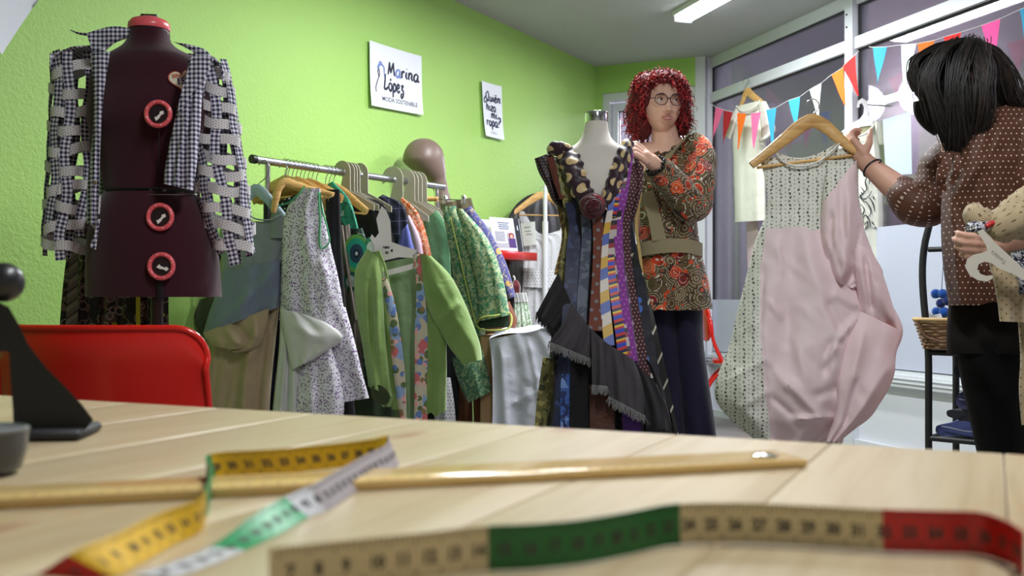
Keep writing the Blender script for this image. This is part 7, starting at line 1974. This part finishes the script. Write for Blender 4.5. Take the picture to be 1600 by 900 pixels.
lock([w2(1500, 64, -.06), w2(1470, 84, -.10), w2(1452, 120, -.11), w2(1462, 170, -.11), w2(1478, 215, -.09), w2(1490, 246, -.06)], 150, .008, .8)
lock([w2(1515, 64, -.06), w2(1500, 100, -.13), w2(1492, 150, -.14), w2(1496, 200, -.12), w2(1498, 246, -.08)], 170, .012, .75)
lock([w2(1525, 66, -.05), w2(1535, 110, -.13), w2(1535, 160, -.14), w2(1530, 205, -.11), w2(1520, 232, -.08)], 170, .013, .6)
lock([w2(1520, 66, .0), w2(1562, 96, -.06), w2(1575, 130, -.08), w2(1582, 160, -.07), w2(1602, 168, -.05)], 140, .010, .45)
lock([w2(1515, 66, .03), w2(1555, 84, .03), w2(1580, 120, .02), w2(1592, 150, .0), w2(1612, 160, .0)], 110, .009, .4)
ga.obj('strands', BLH1, p2, kind='stuff'); gb.obj('strands', BLH2, p2, kind='stuff')
# blouse
BDOT = dots_mat('brown_dotted_satin', srgb(84, 48, 32), srgb(226, 208, 196), .0145, .125, True, .62, .1)
pt2 = front(1580, D2)
bl = thing('blouse', None, None); ROOTS.remove(bl); bl.parent = p2
g = Geo(); sheet(g, pt2, [(1536, 172), (1500, 212), (1480, 250), (1472, 300), (1470, 350), (1473, 410), (1482, 478)], [(1604, 158), (1660, 186), (1690, 240), (1698, 300), (1690, 370), (1686, 420), (1690, 466)], 70, 60, [.05, .13, .15, .15, .15, .145, .14], (.001, .014, 3.5), seed=150, n0=.02, cre=[([(1560, 215), (1500, 300)], .012, 10), ([(1500, 320), (1560, 430)], -.012, 10), ([(1484, 300), (1500, 470)], .012, 7), ([(1590, 330), (1520, 440)], .010, 9)], hem=2); g.obj('body', BDOT, bl)
g = Geo(); tube(g, [w2(1520, 236, .10), w2(1480, 268, .10), EL2 + np.array((.02, 0, -.008)), EL2 + np.array((-.012, .01, .004)), w2(1408, 298, .16), w2(1392, 287, .19)], [.085, .080, .066, .060, .050, .034], 44, 26, fold=(.06, 3), seed=7); g.obj('sleeve', BDOT, bl)
g = Geo(); tube(g, [w2(1600, 205, -.08), w2(1630, 290, -.16), EL2b + np.array((.01, 0, 0)), EL2b*.55 + WR2b*.45], [.075, .075, .068, .050], 30, 24, fold=(.06, 3), seed=9); g.obj('sleeve', BDOT, bl)
g = Geo(); tube(g, [w2(1388, 285 - 0, .195), w2(1396, 290, .185)], [.031, .036], 6, 16, fold=(.05, 4)); g.obj('cuff', BDOT, bl)
for pts, wd in (([(1486, 236, -.09), (1478, 256, -.12), (1470, 280, -.13), (1474, 300, -.12)], .030), ([(1494, 238, -.10), (1496, 260, -.13), (1488, 288, -.13)], .022), ([(1480, 240, -.09), (1462, 250, -.09), (1450, 262, -.07)], .026)):
    g = Geo(); strip(g, [w2(*p) for p in pts], [wd*.5, wd, wd*.7], (1, 0, .3), .004, 20, wave=lambda x: .004*np.sin(x*12)); g.obj('neck_frill', BDOT, bl)
BLTR = fabric('black_trouser_cloth', (.006, .006, .007), .95, .3, sheen=0)
tr_ = thing('trousers', None, None); ROOTS.remove(tr_); tr_.parent = p2
g = Geo(); sheet(g, pt2, [(1484, 460), (1480, 500), (1479, 552)], [(1700, 460), (1704, 500), (1700, 556)], 18, 40, [.10, .11, .12], (.001, .006, 3), seed=151, n0=-.01); g.obj('skirt_flap', fabric('black_brown_twill', (.012, .009, .008), .95, .3, sheen=0), tr_)
g = Geo(); sheet(g, pt2, [(1492, 535), (1504, 610), (1518, 670), (1536, 760), (1548, 950)], [(1640, 535), (1630, 610), (1624, 680), (1630, 760), (1630, 950)], 30, 30, [.10, .10, .10, .09, .08], (.001, .008, 2), seed=152, n0=.0); g.obj('trouser_leg', BLTR, tr_)
g = Geo(); sheet(g, pt2, [(1560, 535), (1570, 610), (1580, 680), (1590, 950)], [(1700, 535), (1690, 610), (1680, 680), (1670, 950)], 30, 30, [.12, .11, .10, .08], (.001, .008, 2), seed=153, n0=-.08); g.obj('trouser_leg', BLTR, tr_)
for x, dd in ((1590, .03), (1625, .10)):
    g = Geo(); c = w2(x - 30, 970, dd - .01); ball(g, (c[0], c[1], .032), (.12, .045, .034), 18, 10); g.obj('shoe', BLACK_PL, p2)
ax = (EL2 - WR2)/np.linalg.norm(EL2 - WR2); A_ = np.cross(ax, (0, 1, 0)); A_ /= np.linalg.norm(A_); B2 = np.cross(ax, A_)
g = Geo(); bc = WR2 + ax*.030; tube(g, [bc + (A_*math.cos(a) + B2*math.sin(a))*.0305 + ax*.006*math.sin(a) for a in np.linspace(0, 6.283, 25)], .0032, 25, 8, caps=False)
tube(g, [bc - np.array((0, .03, -.004)), bc + np.array((.008, -.036, .012)), bc + np.array((.012, -.036, .020))], .0026, 8, 6); g.obj('bracelet', BLACK_PL, p2)
for x, y in ((1050, 836), (1090, 836)):
    c = W(x - 4, y, D1 - .03); g = Geo(); ball(g, (c[0], c[1] - .02, .034), (.042, .125, .035), 16, 10); g.obj('shoe', BLACK_PL, pr1)

# ------------------------------------------------------------------ cardigan and hanger over the arm
k = N('cream_pointelle_knit', .9, spec=.2); v = k.uv(); u_, w_, _ = k.xyz(v)
rib = k.M('SINE', k.M('MULTIPLY', k.M('ADD', u_, k.M('MULTIPLY', k.M('ABSOLUTE', k.M('SUBTRACT', k.M('FRACT', k.M('DIVIDE', w_, .05)), .5)), .03)), 1500.0))
a_, b_ = cells(k, v, (.022, .010)); hole = k.lt(k.M('SQRT', k.M('ADD', k.M('MULTIPLY', k.M('MULTIPLY', a_, a_), 6.0), k.M('MULTIPLY', b_, b_))), .22)
k.color(k.mix(hole, k.mix(k.noise(k.ob(), 40), srgb(172, 150, 116), srgb(196, 176, 142)), srgb(104, 86, 62))).bump(k.M('ADD', rib, k.M('MULTIPLY', hole, -3.0)), .5, .002).sheen(.3); KNIT = k.m
pc = front(1580, 2.36)
cd = thing('cardigan', 'cream pointelle knit cardigan draped over the arm in the dotted blouse', 'cardigan')
g = Geo(); tube(g, [pc.at(1520, 324, .02), pc.at(1524, 336, .03), pc.at(1536, 346, .03), pc.at(1558, 352, .02)], [.018, .032, .030, .020], 20, 18, fold=(.06, 2), seed=2); g.obj('cuff', KNIT, cd)
g = Geo(); tube(g, [pc.at(1556, 362, .03), pc.at(1572, 350, .05), pc.at(1592, 340, .05), pc.at(1625, 325, .03), pc.at(1660, 320, .0)], [.034, .048, .056, .060, .055], 36, 26, fold=(.10, 4), seed=4); g.obj('rolled_body', KNIT, cd)
g = Geo(); sheet(g, pc, [(1542, 400), (1550, 430), (1558, 470), (1562, 502)], [(1640, 380), (1650, 430), (1650, 470), (1648, 506)], 30, 36, [.03, .035, .03], (.002, .012, 2.5), seed=160, n0=.01); g.obj('front', KNIT, cd)
g = Geo(); sheet(g, pc, [(1590, 495), (1594, 560), (1592, 610), (1596, 664)], [(1650, 495), (1652, 560), (1650, 610), (1648, 664)], 26, 24, [.03, .03, .03], (.002, .012, 2), seed=161, n0=-.02); g.obj('front', KNIT, cd)
NVF = blotch_mat('navy_white_print', srgb(36, 36, 56), [(srgb(206, 206, 214), 60, 'line', .05), (srgb(190, 190, 200), 80, 'cell', .25, 3)], .6)
dr2 = thing('dress', 'navy dress with a white print rolled under the cream cardigan', 'dress')
g = Geo(); tube(g, [pc.at(x, y, .055) for x, y in ((1512, 356), (1526, 354), (1542, 352), (1552, 350))], [(.008, .010), (.010, .014), (.010, .014), (.008, .010)], 16, 12, up=pc.N3, fold=(.1, 2)); g.obj('shoulder', NVF, dr2)
g = Geo(); sheet(g, pc, [(1576, 396), (1584, 412), (1590, 440), (1592, 460)], [(1610, 386), (1616, 410), (1620, 440), (1620, 460)], 14, 14, .014, (.001, .006, 2), n0=.045); g.obj('skirt', NVF, dr2)
g = Geo(); tube(g, [pc.at(x, y, .068) for x, y in ((1541, 354), (1547, 350), (1553, 348))], .006, 8, 8); g.obj('red_ribbon', plain('scarlet_ribbon', srgb(190, 30, 36), .5), dr2)
g = Geo()
for i in range(3): tube(g, [pc.at(1512 + 4*i + 5*math.cos(a), 357 + 2.5*math.sin(a) - i, .066) for a in np.linspace(0, 6.283, 16)], .0012, 16, 6, caps=False)
g.obj('safety_pin', MET_CHROME, dr2)
t = thing('cardboard_hanger', 'cream cardboard hanger printed with a word, hook downwards, held against the dotted blouse', 'hanger')
out = [(1527, 362), (1536, 358), (1556, 380), (1580, 402), (1604, 424), (1604, 440), (1582, 428), (1562, 420), (1549, 411), (1538, 409), (1529, 413), (1527, 421), (1532, 428), (1541, 431), (1550, 430), (1551, 435), (1543, 440), (1528, 438), (1515, 430), (1508, 417), (1511, 405), (1521, 398), (1534, 395), (1543, 391), (1540, 382)]
g = Geo(); prism(g, out, lambda x, y, n: pc.at(x, y, .082 + n), .003); g.obj('card', CARD, t)
g = Geo(); ang = math.radians(39 + 180)
text_geo(g, "Tonita's", lambda x, y, n: pc.at(1562 + (x*math.cos(ang) + y*math.sin(ang))*690, 400 + (x*math.sin(ang) - y*math.cos(ang))*690, .0838), .0130); g.obj('lettering', plain('grey_print', srgb(110, 104, 96), .7), t)

# ------------------------------------------------------------------ white shirts hung in the window
OFFW = fabric('off_white_jersey', srgb(226, 226, 214), .85, .03, 700, .15)
def wpl(k0, n=.12): return Plane(wr(k0, n), WRD)
ps = Plane(wr(.5, .10), WRD + np.array((.12, .05)))
t = thing('wooden_hanger', 'wooden hanger hooked on the window transom with the plain white shirt', 'hanger')
g = Geo(); tube(g, [ps.at(x, y) for x, y in ((1161, 130), (1162, 124), (1167, 122), (1170, 126), (1168, 132), (1164, 138), (1167, 145))], .0025, 24, 8, up=ps.N3); g.obj('hook', MET_WIRE, t)
g = Geo(); tube(g, [ps.at(x, y) for x, y in ((1156, 167), (1161, 157), (1165, 146), (1168, 142), (1172, 146), (1180, 153), (1192, 160))], [(.007, .014), (.008, .022), (.008, .026), (.008, .028), (.008, .026), (.008, .022), (.007, .014)], 26, 10, up=ps.N3); g.obj('arms', WOOD_HANG, t)
garment('t_shirt', 'plain white short sleeved shirt on a wooden hanger in the shop window', 'shirt', [
    ('body', OFFW, S(ps, [(1151, 166), (1145, 200), (1146, 260), (1148, 347)], [(1186, 157), (1196, 200), (1196, 260), (1197, 344)], nr=40, nc=26, T=[.012, .04, .045, .045], fold=(.001, .008, 2), seed=170)),
    ('sleeve', OFFW, S(ps, [(1150, 168), (1138, 190), (1131, 212)], [(1156, 176), (1149, 200), (1142, 218)], nr=18, nc=12, T=[.02, .04, .04], fold=(.001, .004, 1.2), seed=171)),
    ('sleeve', OFFW, S(ps, [(1184, 158), (1188, 190), (1190, 218)], [(1197, 158), (1207, 180), (1212, 200)], nr=18, nc=14, T=[.02, .045, .05], fold=(.001, .006, 1.6), seed=172, n0=.02)),
    ('rolled_cuff', OFFW, lambda g: tube(g, [ps.at(x, y, n) for x, y, n in ((1188, 220, .07), (1198, 214, .08), (1211, 202, .05))], .014, 12, 10, fold=(.08, 2))),
    ('neck_rib', OFFW, lambda g: tube(g, [ps.at(x, y, n) for x, y, n in ((1151, 166, .015), (1160, 174, .04), (1172, 172, .045), (1184, 163, .035), (1187, 157, .015))], .008, 20, 8))])
ps2 = Plane(wr(1.70, .20), (.86, -.51))
t = thing('cardboard_hanger', 'white cardboard hanger hooked over the window mullion with the printed shirt', 'hanger')
out = [(1338, 168), (1340, 158), (1347, 153), (1355, 158), (1357, 170), (1356, 180), (1366, 187), (1362, 196), (1345, 198), (1326, 210), (1314, 206), (1330, 193), (1343, 186), (1349, 178), (1350, 168), (1347, 161), (1343, 163), (1343, 168)]
g = Geo(); prism(g, out, lambda x, y, n: ps2.at(x, y, .035 + n), .005); g.obj('card', plain('white_card', srgb(220, 220, 226), .6), t)
g = Geo(); c = ps2.at(1347, 163, .03); rod(g, c, c + np.append(-WRN * .20, 0), .004); g.obj('wall_hook', MET_WIRE, t)
ts = garment('t_shirt', 'long white shirt printed with a black line drawing, hung at the window mullion', 'shirt', [
    ('body', OFFW, S(ps2, [(1318, 207), (1308, 240), (1312, 310), (1322, 412)], [(1366, 189), (1378, 225), (1388, 300), (1386, 415)], nr=50, nc=30, T=[.012, .05, .06, .06], fold=(.001, .012, 1.8), seed=173)),
    ('sleeve', OFFW, S(ps2, [(1364, 190), (1372, 230), (1378, 266)], [(1384, 189), (1397, 226), (1404, 260)], nr=20, nc=14, T=[.02, .04, .045], fold=(.001, .005, 1.2), seed=174, n0=.02)),
    ('cuff', OFFW, lambda g: tube(g, [ps2.at(x, y, n) for x, y, n in ((1378, 266, .06), (1390, 272, .08), (1404, 260, .05))], .008, 12, 8)),
    ('cuff_lining', fabric('cream_inside', srgb(190, 184, 150), .9), lambda g: prism(g, [(1390 + 13*math.cos(a), 264 + 6*math.sin(a) - 5*math.cos(a)) for a in np.linspace(0, 6.283, 20, endpoint=False)], lambda x, y, n: ps2.at(x, y, .058 + n), .004)),
    ('neck_rib', OFFW, lambda g: tube(g, [ps2.at(x, y, n) for x, y, n in ((1322, 206, .015), (1332, 212, .045), (1350, 210, .05), (1362, 200, .045), (1366, 190, .015))], .007, 20, 8)),
    ('back_neck', fabric('cream_inside', srgb(190, 184, 150), .9), S(ps2, [(1322, 204), (1326, 208), (1330, 211)], [(1364, 192), (1362, 199), (1358, 206)], nr=6, nc=10, T=.004, n0=.02, fold=(0, 0, 1)))])
g = Geo()
def ink(pts, w=.006):
    p = spl(pts, 6*len(pts)); strip(g, [ps2.at(x, y, .076 - .0002*(x - 1352)**2*.3) for x, y in p], [w*.4, w, w*.4], ps2.L3 + np.array((0, 0, .6)), .001, len(p))
for st in ([(1345, 292), (1350, 300), (1344, 308), (1352, 316)], [(1358, 270), (1352, 284), (1354, 296), (1346, 304)], [(1360, 276), (1358, 288)], [(1342, 306), (1350, 311), (1358, 306), (1362, 298)], [(1344, 318), (1350, 326), (1346, 340), (1342, 352)], [(1352, 314), (1358, 322), (1361, 332), (1356, 340)],
           [(1358, 308), (1364, 318), (1366, 330)], [(1346, 346), (1352, 336), (1358, 344), (1360, 356)], [(1350, 352), (1355, 346), (1356, 358)], [(1344, 356), (1348, 364)], [(1352, 360), (1354, 352)], [(1362, 346), (1366, 352)], [(1345, 300), (1349, 305)], [(1343, 303), (1347, 309)], [(1364, 306), (1366, 312)]):
    ink(st, .008)
ink([(1362, 358), (1364, 355), (1366, 358), (1368, 354), (1370, 358), (1374, 356)], .004); g.obj('line_drawing', INK, ts)
t = thing('paper_sheet', 'white paper sheet stuck to the window beside the printed shirt', 'paper')
pw3 = Plane(wr(2.1, .012), WRD)
g = Geo(); prism(g, [(1379, 187), (1423, 174), (1425, 272), (1404, 273), (1384, 274)], lambda x, y, n: pw3.at(x, y, n), .002); g.obj('sheet', plain('bluish_paper', srgb(188, 200, 216), .7), t)
t = thing('paper_sheet', 'pale pink paper strip low on the window behind the plain white shirt', 'paper')
g = Geo(); prism(g, [(1166, 338), (1185, 338), (1186, 420), (1168, 420)], lambda x, y, n: pw3.at(x, y, n), .002); g.obj('sheet', plain('pinkish_paper', srgb(226, 200, 212), .7), t)

# ------------------------------------------------------------------ bunting
FL = {'pink': srgb(244, 110, 160), 'red': srgb(206, 36, 40), 'orange': srgb(240, 112, 26), 'blue': srgb(58, 160, 208), 'white': srgb(224, 236, 230), 'hot pink': srgb(250, 92, 172), 'scarlet': srgb(236, 36, 36), 'dark red': srgb(170, 28, 40)}
def bunting(label, flags, extra):
    t = thing('bunting', label, 'bunting')
    top = []
    for c, x0, y0, x1, y1, tx, ty in flags:
        pl = Plane(wr(1.0, .19), WRD)
        A, B_, C = pl.at(x0, y0), pl.at(x1, y1), pl.at(tx, ty)
        n = 8; V = []
        for s_ in (0, 1):
            for i in range(n):
                b = i/(n-1)*.97
                for j in range(5):
                    a = j/4; p = (A*(1-a) + B_*a)*(1-b) + C*b
                    V.append(p + pl.N3*(.003*math.sin(3*a + 5*b + x0)*(.3 + b) - s_*.001))
        Fc = grid_faces(n, 5, False); m_ = n*5; Fc = Fc + [tuple(q + m_ for q in f[::-1]) for f in Fc]
        rim = list(range(5)) + [i*5 + 4 for i in range(1, n)] + [(n-1)*5 + j for j in range(3, -1, -1)] + [i*5 for i in range(n-2, 0, -1)]
        Fc += [(rim[i], rim[(i+1) % len(rim)], rim[(i+1) % len(rim)] + m_, rim[i] + m_) for i in range(len(rim))]
        g = Geo(); g.add(np.array(V), Fc); f_ = g.obj('flag', plain('%s_felt' % c.replace(' ', '_'), FL[c], .85, var=.04, bump=.1), t); f_['label'] = '%s flag' % c
        top += [A, B_]
    pl = Plane(wr(1.0, .19), WRD)
    g = Geo(); tube(g, [pl.at(*extra[0])] + top + [pl.at(*extra[1])], .0018, smooth=False, nseg=4*len(top), nc=5); g.obj('string', plain('white_string', srgb(220, 220, 220), .8), t)
bunting('triangular paper bunting in pink, red, orange, blue and white before the plain white shirt', [
    ('pink', 1118, 167, 1130, 171, 1113, 219), ('dark red', 1131, 172, 1145, 175, 1129, 227), ('orange', 1152, 176, 1166, 177, 1153, 235), ('pink', 1173, 177, 1189, 175, 1177, 233), ('blue', 1197, 172, 1213, 168, 1207, 230),
    ('blue', 1232, 157, 1250, 151, 1244, 206), ('white', 1265, 140, 1283, 130, 1279, 191), ('orange', 1299, 117, 1318, 105, 1320, 166), ('scarlet', 1316, 104, 1336, 86, 1341, 151)], ((1112, 163), (1342, 80)))
bunting('triangular paper bunting stretching behind the long dark hair, with a hot pink flag', [
    ('blue', 1364, 74, 1386, 73, 1371, 132), ('white', 1408, 70, 1432, 68, 1411, 146), ('orange', 1434, 68, 1460, 63, 1442, 124), ('scarlet', 1474, 58, 1502, 50, 1490, 112), ('hot pink', 1533, 40, 1563, 29, 1553, 99), ('blue', 1593, 15, 1618, 5, 1602, 66)], ((1358, 73), (1640, -5)))

# ------------------------------------------------------------------ black shelf rack with basket, pompoms, plant and folded denim
DS = 4.25
sh = thing('shelf_rack', 'black tubular shelf rack standing in front of the white lower window', 'shelf')
psr = Plane(W(1451, HY, DS), (.72, -.69))
LQ = .55
def sp_(q, z, n=0): return psr.loc(q, z, n)
zt_ = CH + (HY - 338)/F*DS
for n in (0.0, -.30):
    g = Geo(); tube(g, [sp_(0, .0, n), sp_(0, .6, n), sp_(0, zt_ - .05, n), sp_(.012, zt_ - .015, n), sp_(.05, zt_, n), sp_(LQ*.5, zt_, n), sp_(LQ - .05, zt_, n), sp_(LQ - .012, zt_ - .015, n), sp_(LQ, zt_ - .05, n), sp_(LQ, .6, n), sp_(LQ, 0, n)], .0145, 80, 12, up=psr.N3); g.obj('post', BLACK_MET, sh)
for z in (.30, .655):
    g = Geo()
    for n in (0, -.30): rod(g, sp_(0, z, n), sp_(LQ, z, n), .012)
    for q in (0, LQ): rod(g, sp_(q, z, 0), sp_(q, z, -.30), .012)
    c = sp_(LQ/2, z - .004, -.15); box(g, c, (LQ, .29, .010), math.atan2(psr.L[1], psr.L[0])); g.obj('shelf', BLACK_MET, sh)
g = Geo(); rod(g, sp_(0, CH + (HY - 390)/F*DS, 0), sp_(LQ, CH + (HY - 390)/F*DS, 0), .011); g.obj('crossbar', BLACK_MET, sh)
# wicker basket
WICK = plain('brown_wicker', srgb(124, 92, 58), .7, var=.25, sc=60, bump=.2); WICKL = plain('pale_wicker', srgb(186, 156, 108), .7, var=.2, sc=60, bump=.2)
bk = thing('basket', 'small brown wicker basket with a pale rim on the black shelf rack', 'basket')
bc_ = sp_(.062, .671, .02)
def bpt(f, a, z): 
    rx, ry = .062 + .035*f, .05 + .030*f
    c, s = math.cos(a), math.sin(a); x = rx*math.copysign(abs(c)**.6, c); y = ry*math.copysign(abs(s)**.6, s)
    L2 = psr.L3; N2 = psr.N3
    return bc_ + L2*x + N2*y + np.array((0, 0, z))
H_ = .120
for r_i in range(9):
    f = (r_i + .5)/9
    g = Geo(); tube(g, [bpt(f, a, f*H_) + psr.N3*0 + (bpt(f, a, 0) - bc_)*.035*(1 if (int(round(a*14/6.283*2)) + r_i) % 2 else -1) for a in np.linspace(0, 6.283, 57)], (.0062), 57, 6, caps=False); g.obj('weave', WICK if r_i < 8 else WICKL, bk)
g = Geo(); tube(g, [bpt(1.1, a, H_*1.02) for a in np.linspace(0, 6.283, 41)], .008, 41, 8, caps=False); g.obj('rim', WICKL, bk)
g = Geo(); V = [bpt(.0, a, .002) for a in np.linspace(0, 6.283, 24, endpoint=False)]; g.add(np.array(V), [tuple(range(24))]); g.obj('bottom', WICK, bk)
g = Geo(); tube(g, [bpt(1.05, a, H_*.98 - .085*math.sin(math.pi*q)) + psr.N3*.010 for a, q in zip(np.linspace(.6, 2.1, 12), np.linspace(0, 1, 12))], .006, 24, 8); g.obj('handle', plain('dark_wicker', srgb(92, 60, 36), .7, var=.2), bk)
t = thing('paper', 'crumpled white paper lining sticking out of the wicker basket', 'paper')
g = Geo(); prism(g, [(1444, 500), (1448, 484), (1456, 492), (1470, 490), (1474, 500)], lambda x, y, n: psr.at(x, y, -.03 + n), .003); g.obj('sheet', PAPER, t)
POM = fabric('royal_blue_wool', srgb(28, 88, 180), .95, .3, 300, .5, .4)
POMD = fabric('deep_blue_wool', srgb(20, 44, 110), .95, .3, 300, .5, .4)
for i, (x, y, r, m_) in enumerate(((1462, 459, .020, POM), (1473, 459, .020, POM), (1470, 474, .019, POMD), (1463, 487, .019, POM), (1475, 488, .022, POM), (1480, 470, .02, POMD))):
    g = Geo(); c = psr.at(x, y, -.06)
    nb0 = 13
    nu, nv = 20, 13; V = []
    for a in range(nv + 1):
        for b in range(nu):
            p_, t_ = math.pi*a/nv, 6.283*b/nu; rr_ = r*(1 + .08*math.sin(9*t_ + a*2.1 + i)*math.sin(p_))
            V.append((c[0] + rr_*math.sin(p_)*math.cos(t_), c[1] + rr_*math.sin(p_)*math.sin(t_), c[2] + rr_*math.cos(p_)))
    g.add(np.array(V), grid_faces(nv + 1, nu, True)); tag(g.obj('pompom', m_), ['bright blue woollen pompom at the top of the bunch over the basket', 'bright blue woollen pompom touching the dotted blouse, top of the bunch', 'dark blue woollen pompom in the middle of the bunch over the basket', 'bright blue woollen pompom lowest by the black post', 'large bright blue woollen pompom just above the wicker basket', 'dark blue woollen pompom half hidden by the dotted blouse'][i], 'pompom', 'blue pompoms hung over the basket')
g = Geo(); tube(g, [psr.at(1476, 386, -.045), psr.at(1472, 440, -.045), psr.at(1470, 490, -.05)], .0015, 10, 5); tag(g.obj('pompom_string', plain('blue_string', srgb(30, 60, 120), .9)), 'blue string from which the woollen pompoms hang', 'string')
# variegated plant on the rack's top
pl_ = thing('plant', 'small variegated pale green plant on top of the black shelf rack', 'plant')
PLA = blotch_mat('variegated_leaf', srgb(120, 156, 110), [(srgb(224, 232, 220), 60, 'noise', .52)], .5, src='ob')
base_ = sp_(.10, zt_ + .014, -.02)
g = Geo(); lathe(g, base_, [(.030, 0), (.040, .045), (.042, .05), (.036, .05), (.03, .01), (.001, .008)], 24); g.obj('pot', plain('white_pot', srgb(220, 220, 220), .4), pl_)
rr = random.Random(4)
for i in range(16):
    a = rr.uniform(2.2, 5.4) if i < 11 else rr.uniform(0, 6.28); L_ = rr.uniform(.09, .15)
    d_ = np.array((math.cos(a), math.sin(a)*.6, 0)); b0 = base_ + np.array((0, 0, .045))
    P_ = [b0, b0 + d_*L_*.4 + np.array((0, 0, .025)), b0 + d_*L_*.75 + np.array((0, 0, .012)), b0 + d_*L_ + np.array((0, 0, -.025))]
    g = Geo(); strip(g, P_, [.003, .016, .022, .002], np.cross(d_, (0, 0, 1)), .0012, 14); g.obj('leaf', PLA, pl_)
# folded denim
DEN = [fabric('indigo_denim', srgb(52, 54, 88), .9, .25, 500), fabric('mid_blue_denim', srgb(66, 76, 124), .9, .25, 500), fabric('black_denim', srgb(32, 32, 42), .9, .25, 500), fabric('pale_lining', srgb(186, 196, 204), .9, .1, 500), fabric('teal_grey_cloth', srgb(96, 118, 120), .9, .15, 500)]
zz = .311
labs = ['folded mid blue jeans at the bottom of the pile on the black rack', 'folded black jeans second from the bottom of the pile', 'folded indigo jeans in the middle of the pile on the black rack', 'pale folded cloth squeezed into the upper part of the jeans pile', 'folded black garment near the top of the pile with a blue strip', 'folded grey teal cloth on top of the jeans pile']
for i, (m_, h, q0, q1) in enumerate(((DEN[1], .062, .03, .36), (DEN[2], .050, .06, .36), (DEN[0], .085, .10, .36), (DEN[3], .040, .16, .36), (DEN[2], .062, .09, .36), (DEN[4], .052, .17, .36))):
    t = thing('folded_jeans' if i not in (3, 5) else 'folded_cloth', labs[i], 'jeans' if i not in (3, 5) else 'cloth', 'folded clothes on the low shelf of the black rack')
    g = Geo(); nseg = 40; V = []
    for a in range(9):
        b = a/8; y_ = -.22 + .20*b
        for j in range(nseg):
            t_ = 6.283*j/nseg; c_, s_ = math.cos(t_), math.sin(t_)
            q = (q0 + q1)/2 + (q1 - q0)/2*math.copysign(abs(c_)**.55, c_)*(1 - .06*math.sin(5*b + i*2)); z = zz + h/2 + h/2*math.copysign(abs(s_)**.7, s_)*(1 + .10*math.sin(3*t_ + i + 4*b)) + .006*math.sin(9*q*4 + i*2 + b*3)
            V.append(sp_(q, max(z, zz), y_ + .03*math.sin(i*3 + 2*t_)*.3))
    g.add(np.array(V), grid_faces(9, nseg, True) + [tuple(range(nseg)), tuple(8*nseg + j for j in range(nseg))]); g.obj('folds', m_, t)
    if i in (0, 2):
        g = Geo(); tube(g, [sp_(q, zz + h*.55 + .006*math.sin(q*30), -.012 + .004*math.sin(q*20)) for q in np.linspace(q0 + .02, q1 - .05, 12)], .003, 24, 6); g.obj('seam', plain('thread_grey', srgb(120, 124, 140), .8), t)
    if i == 4:
        g = Geo(); strip(g, [sp_(q0 + .06, zz + h*.5, -.008), sp_(q0 + .14, zz + h*.35, -.002), sp_(q0 + .22, zz + h*.2, -.004)], .014, (0, 0, 1), .004); g.obj('blue_strip', plain('sky_blue_strip', srgb(70, 140, 200), .7), t)
    zz += h + .001
finish()
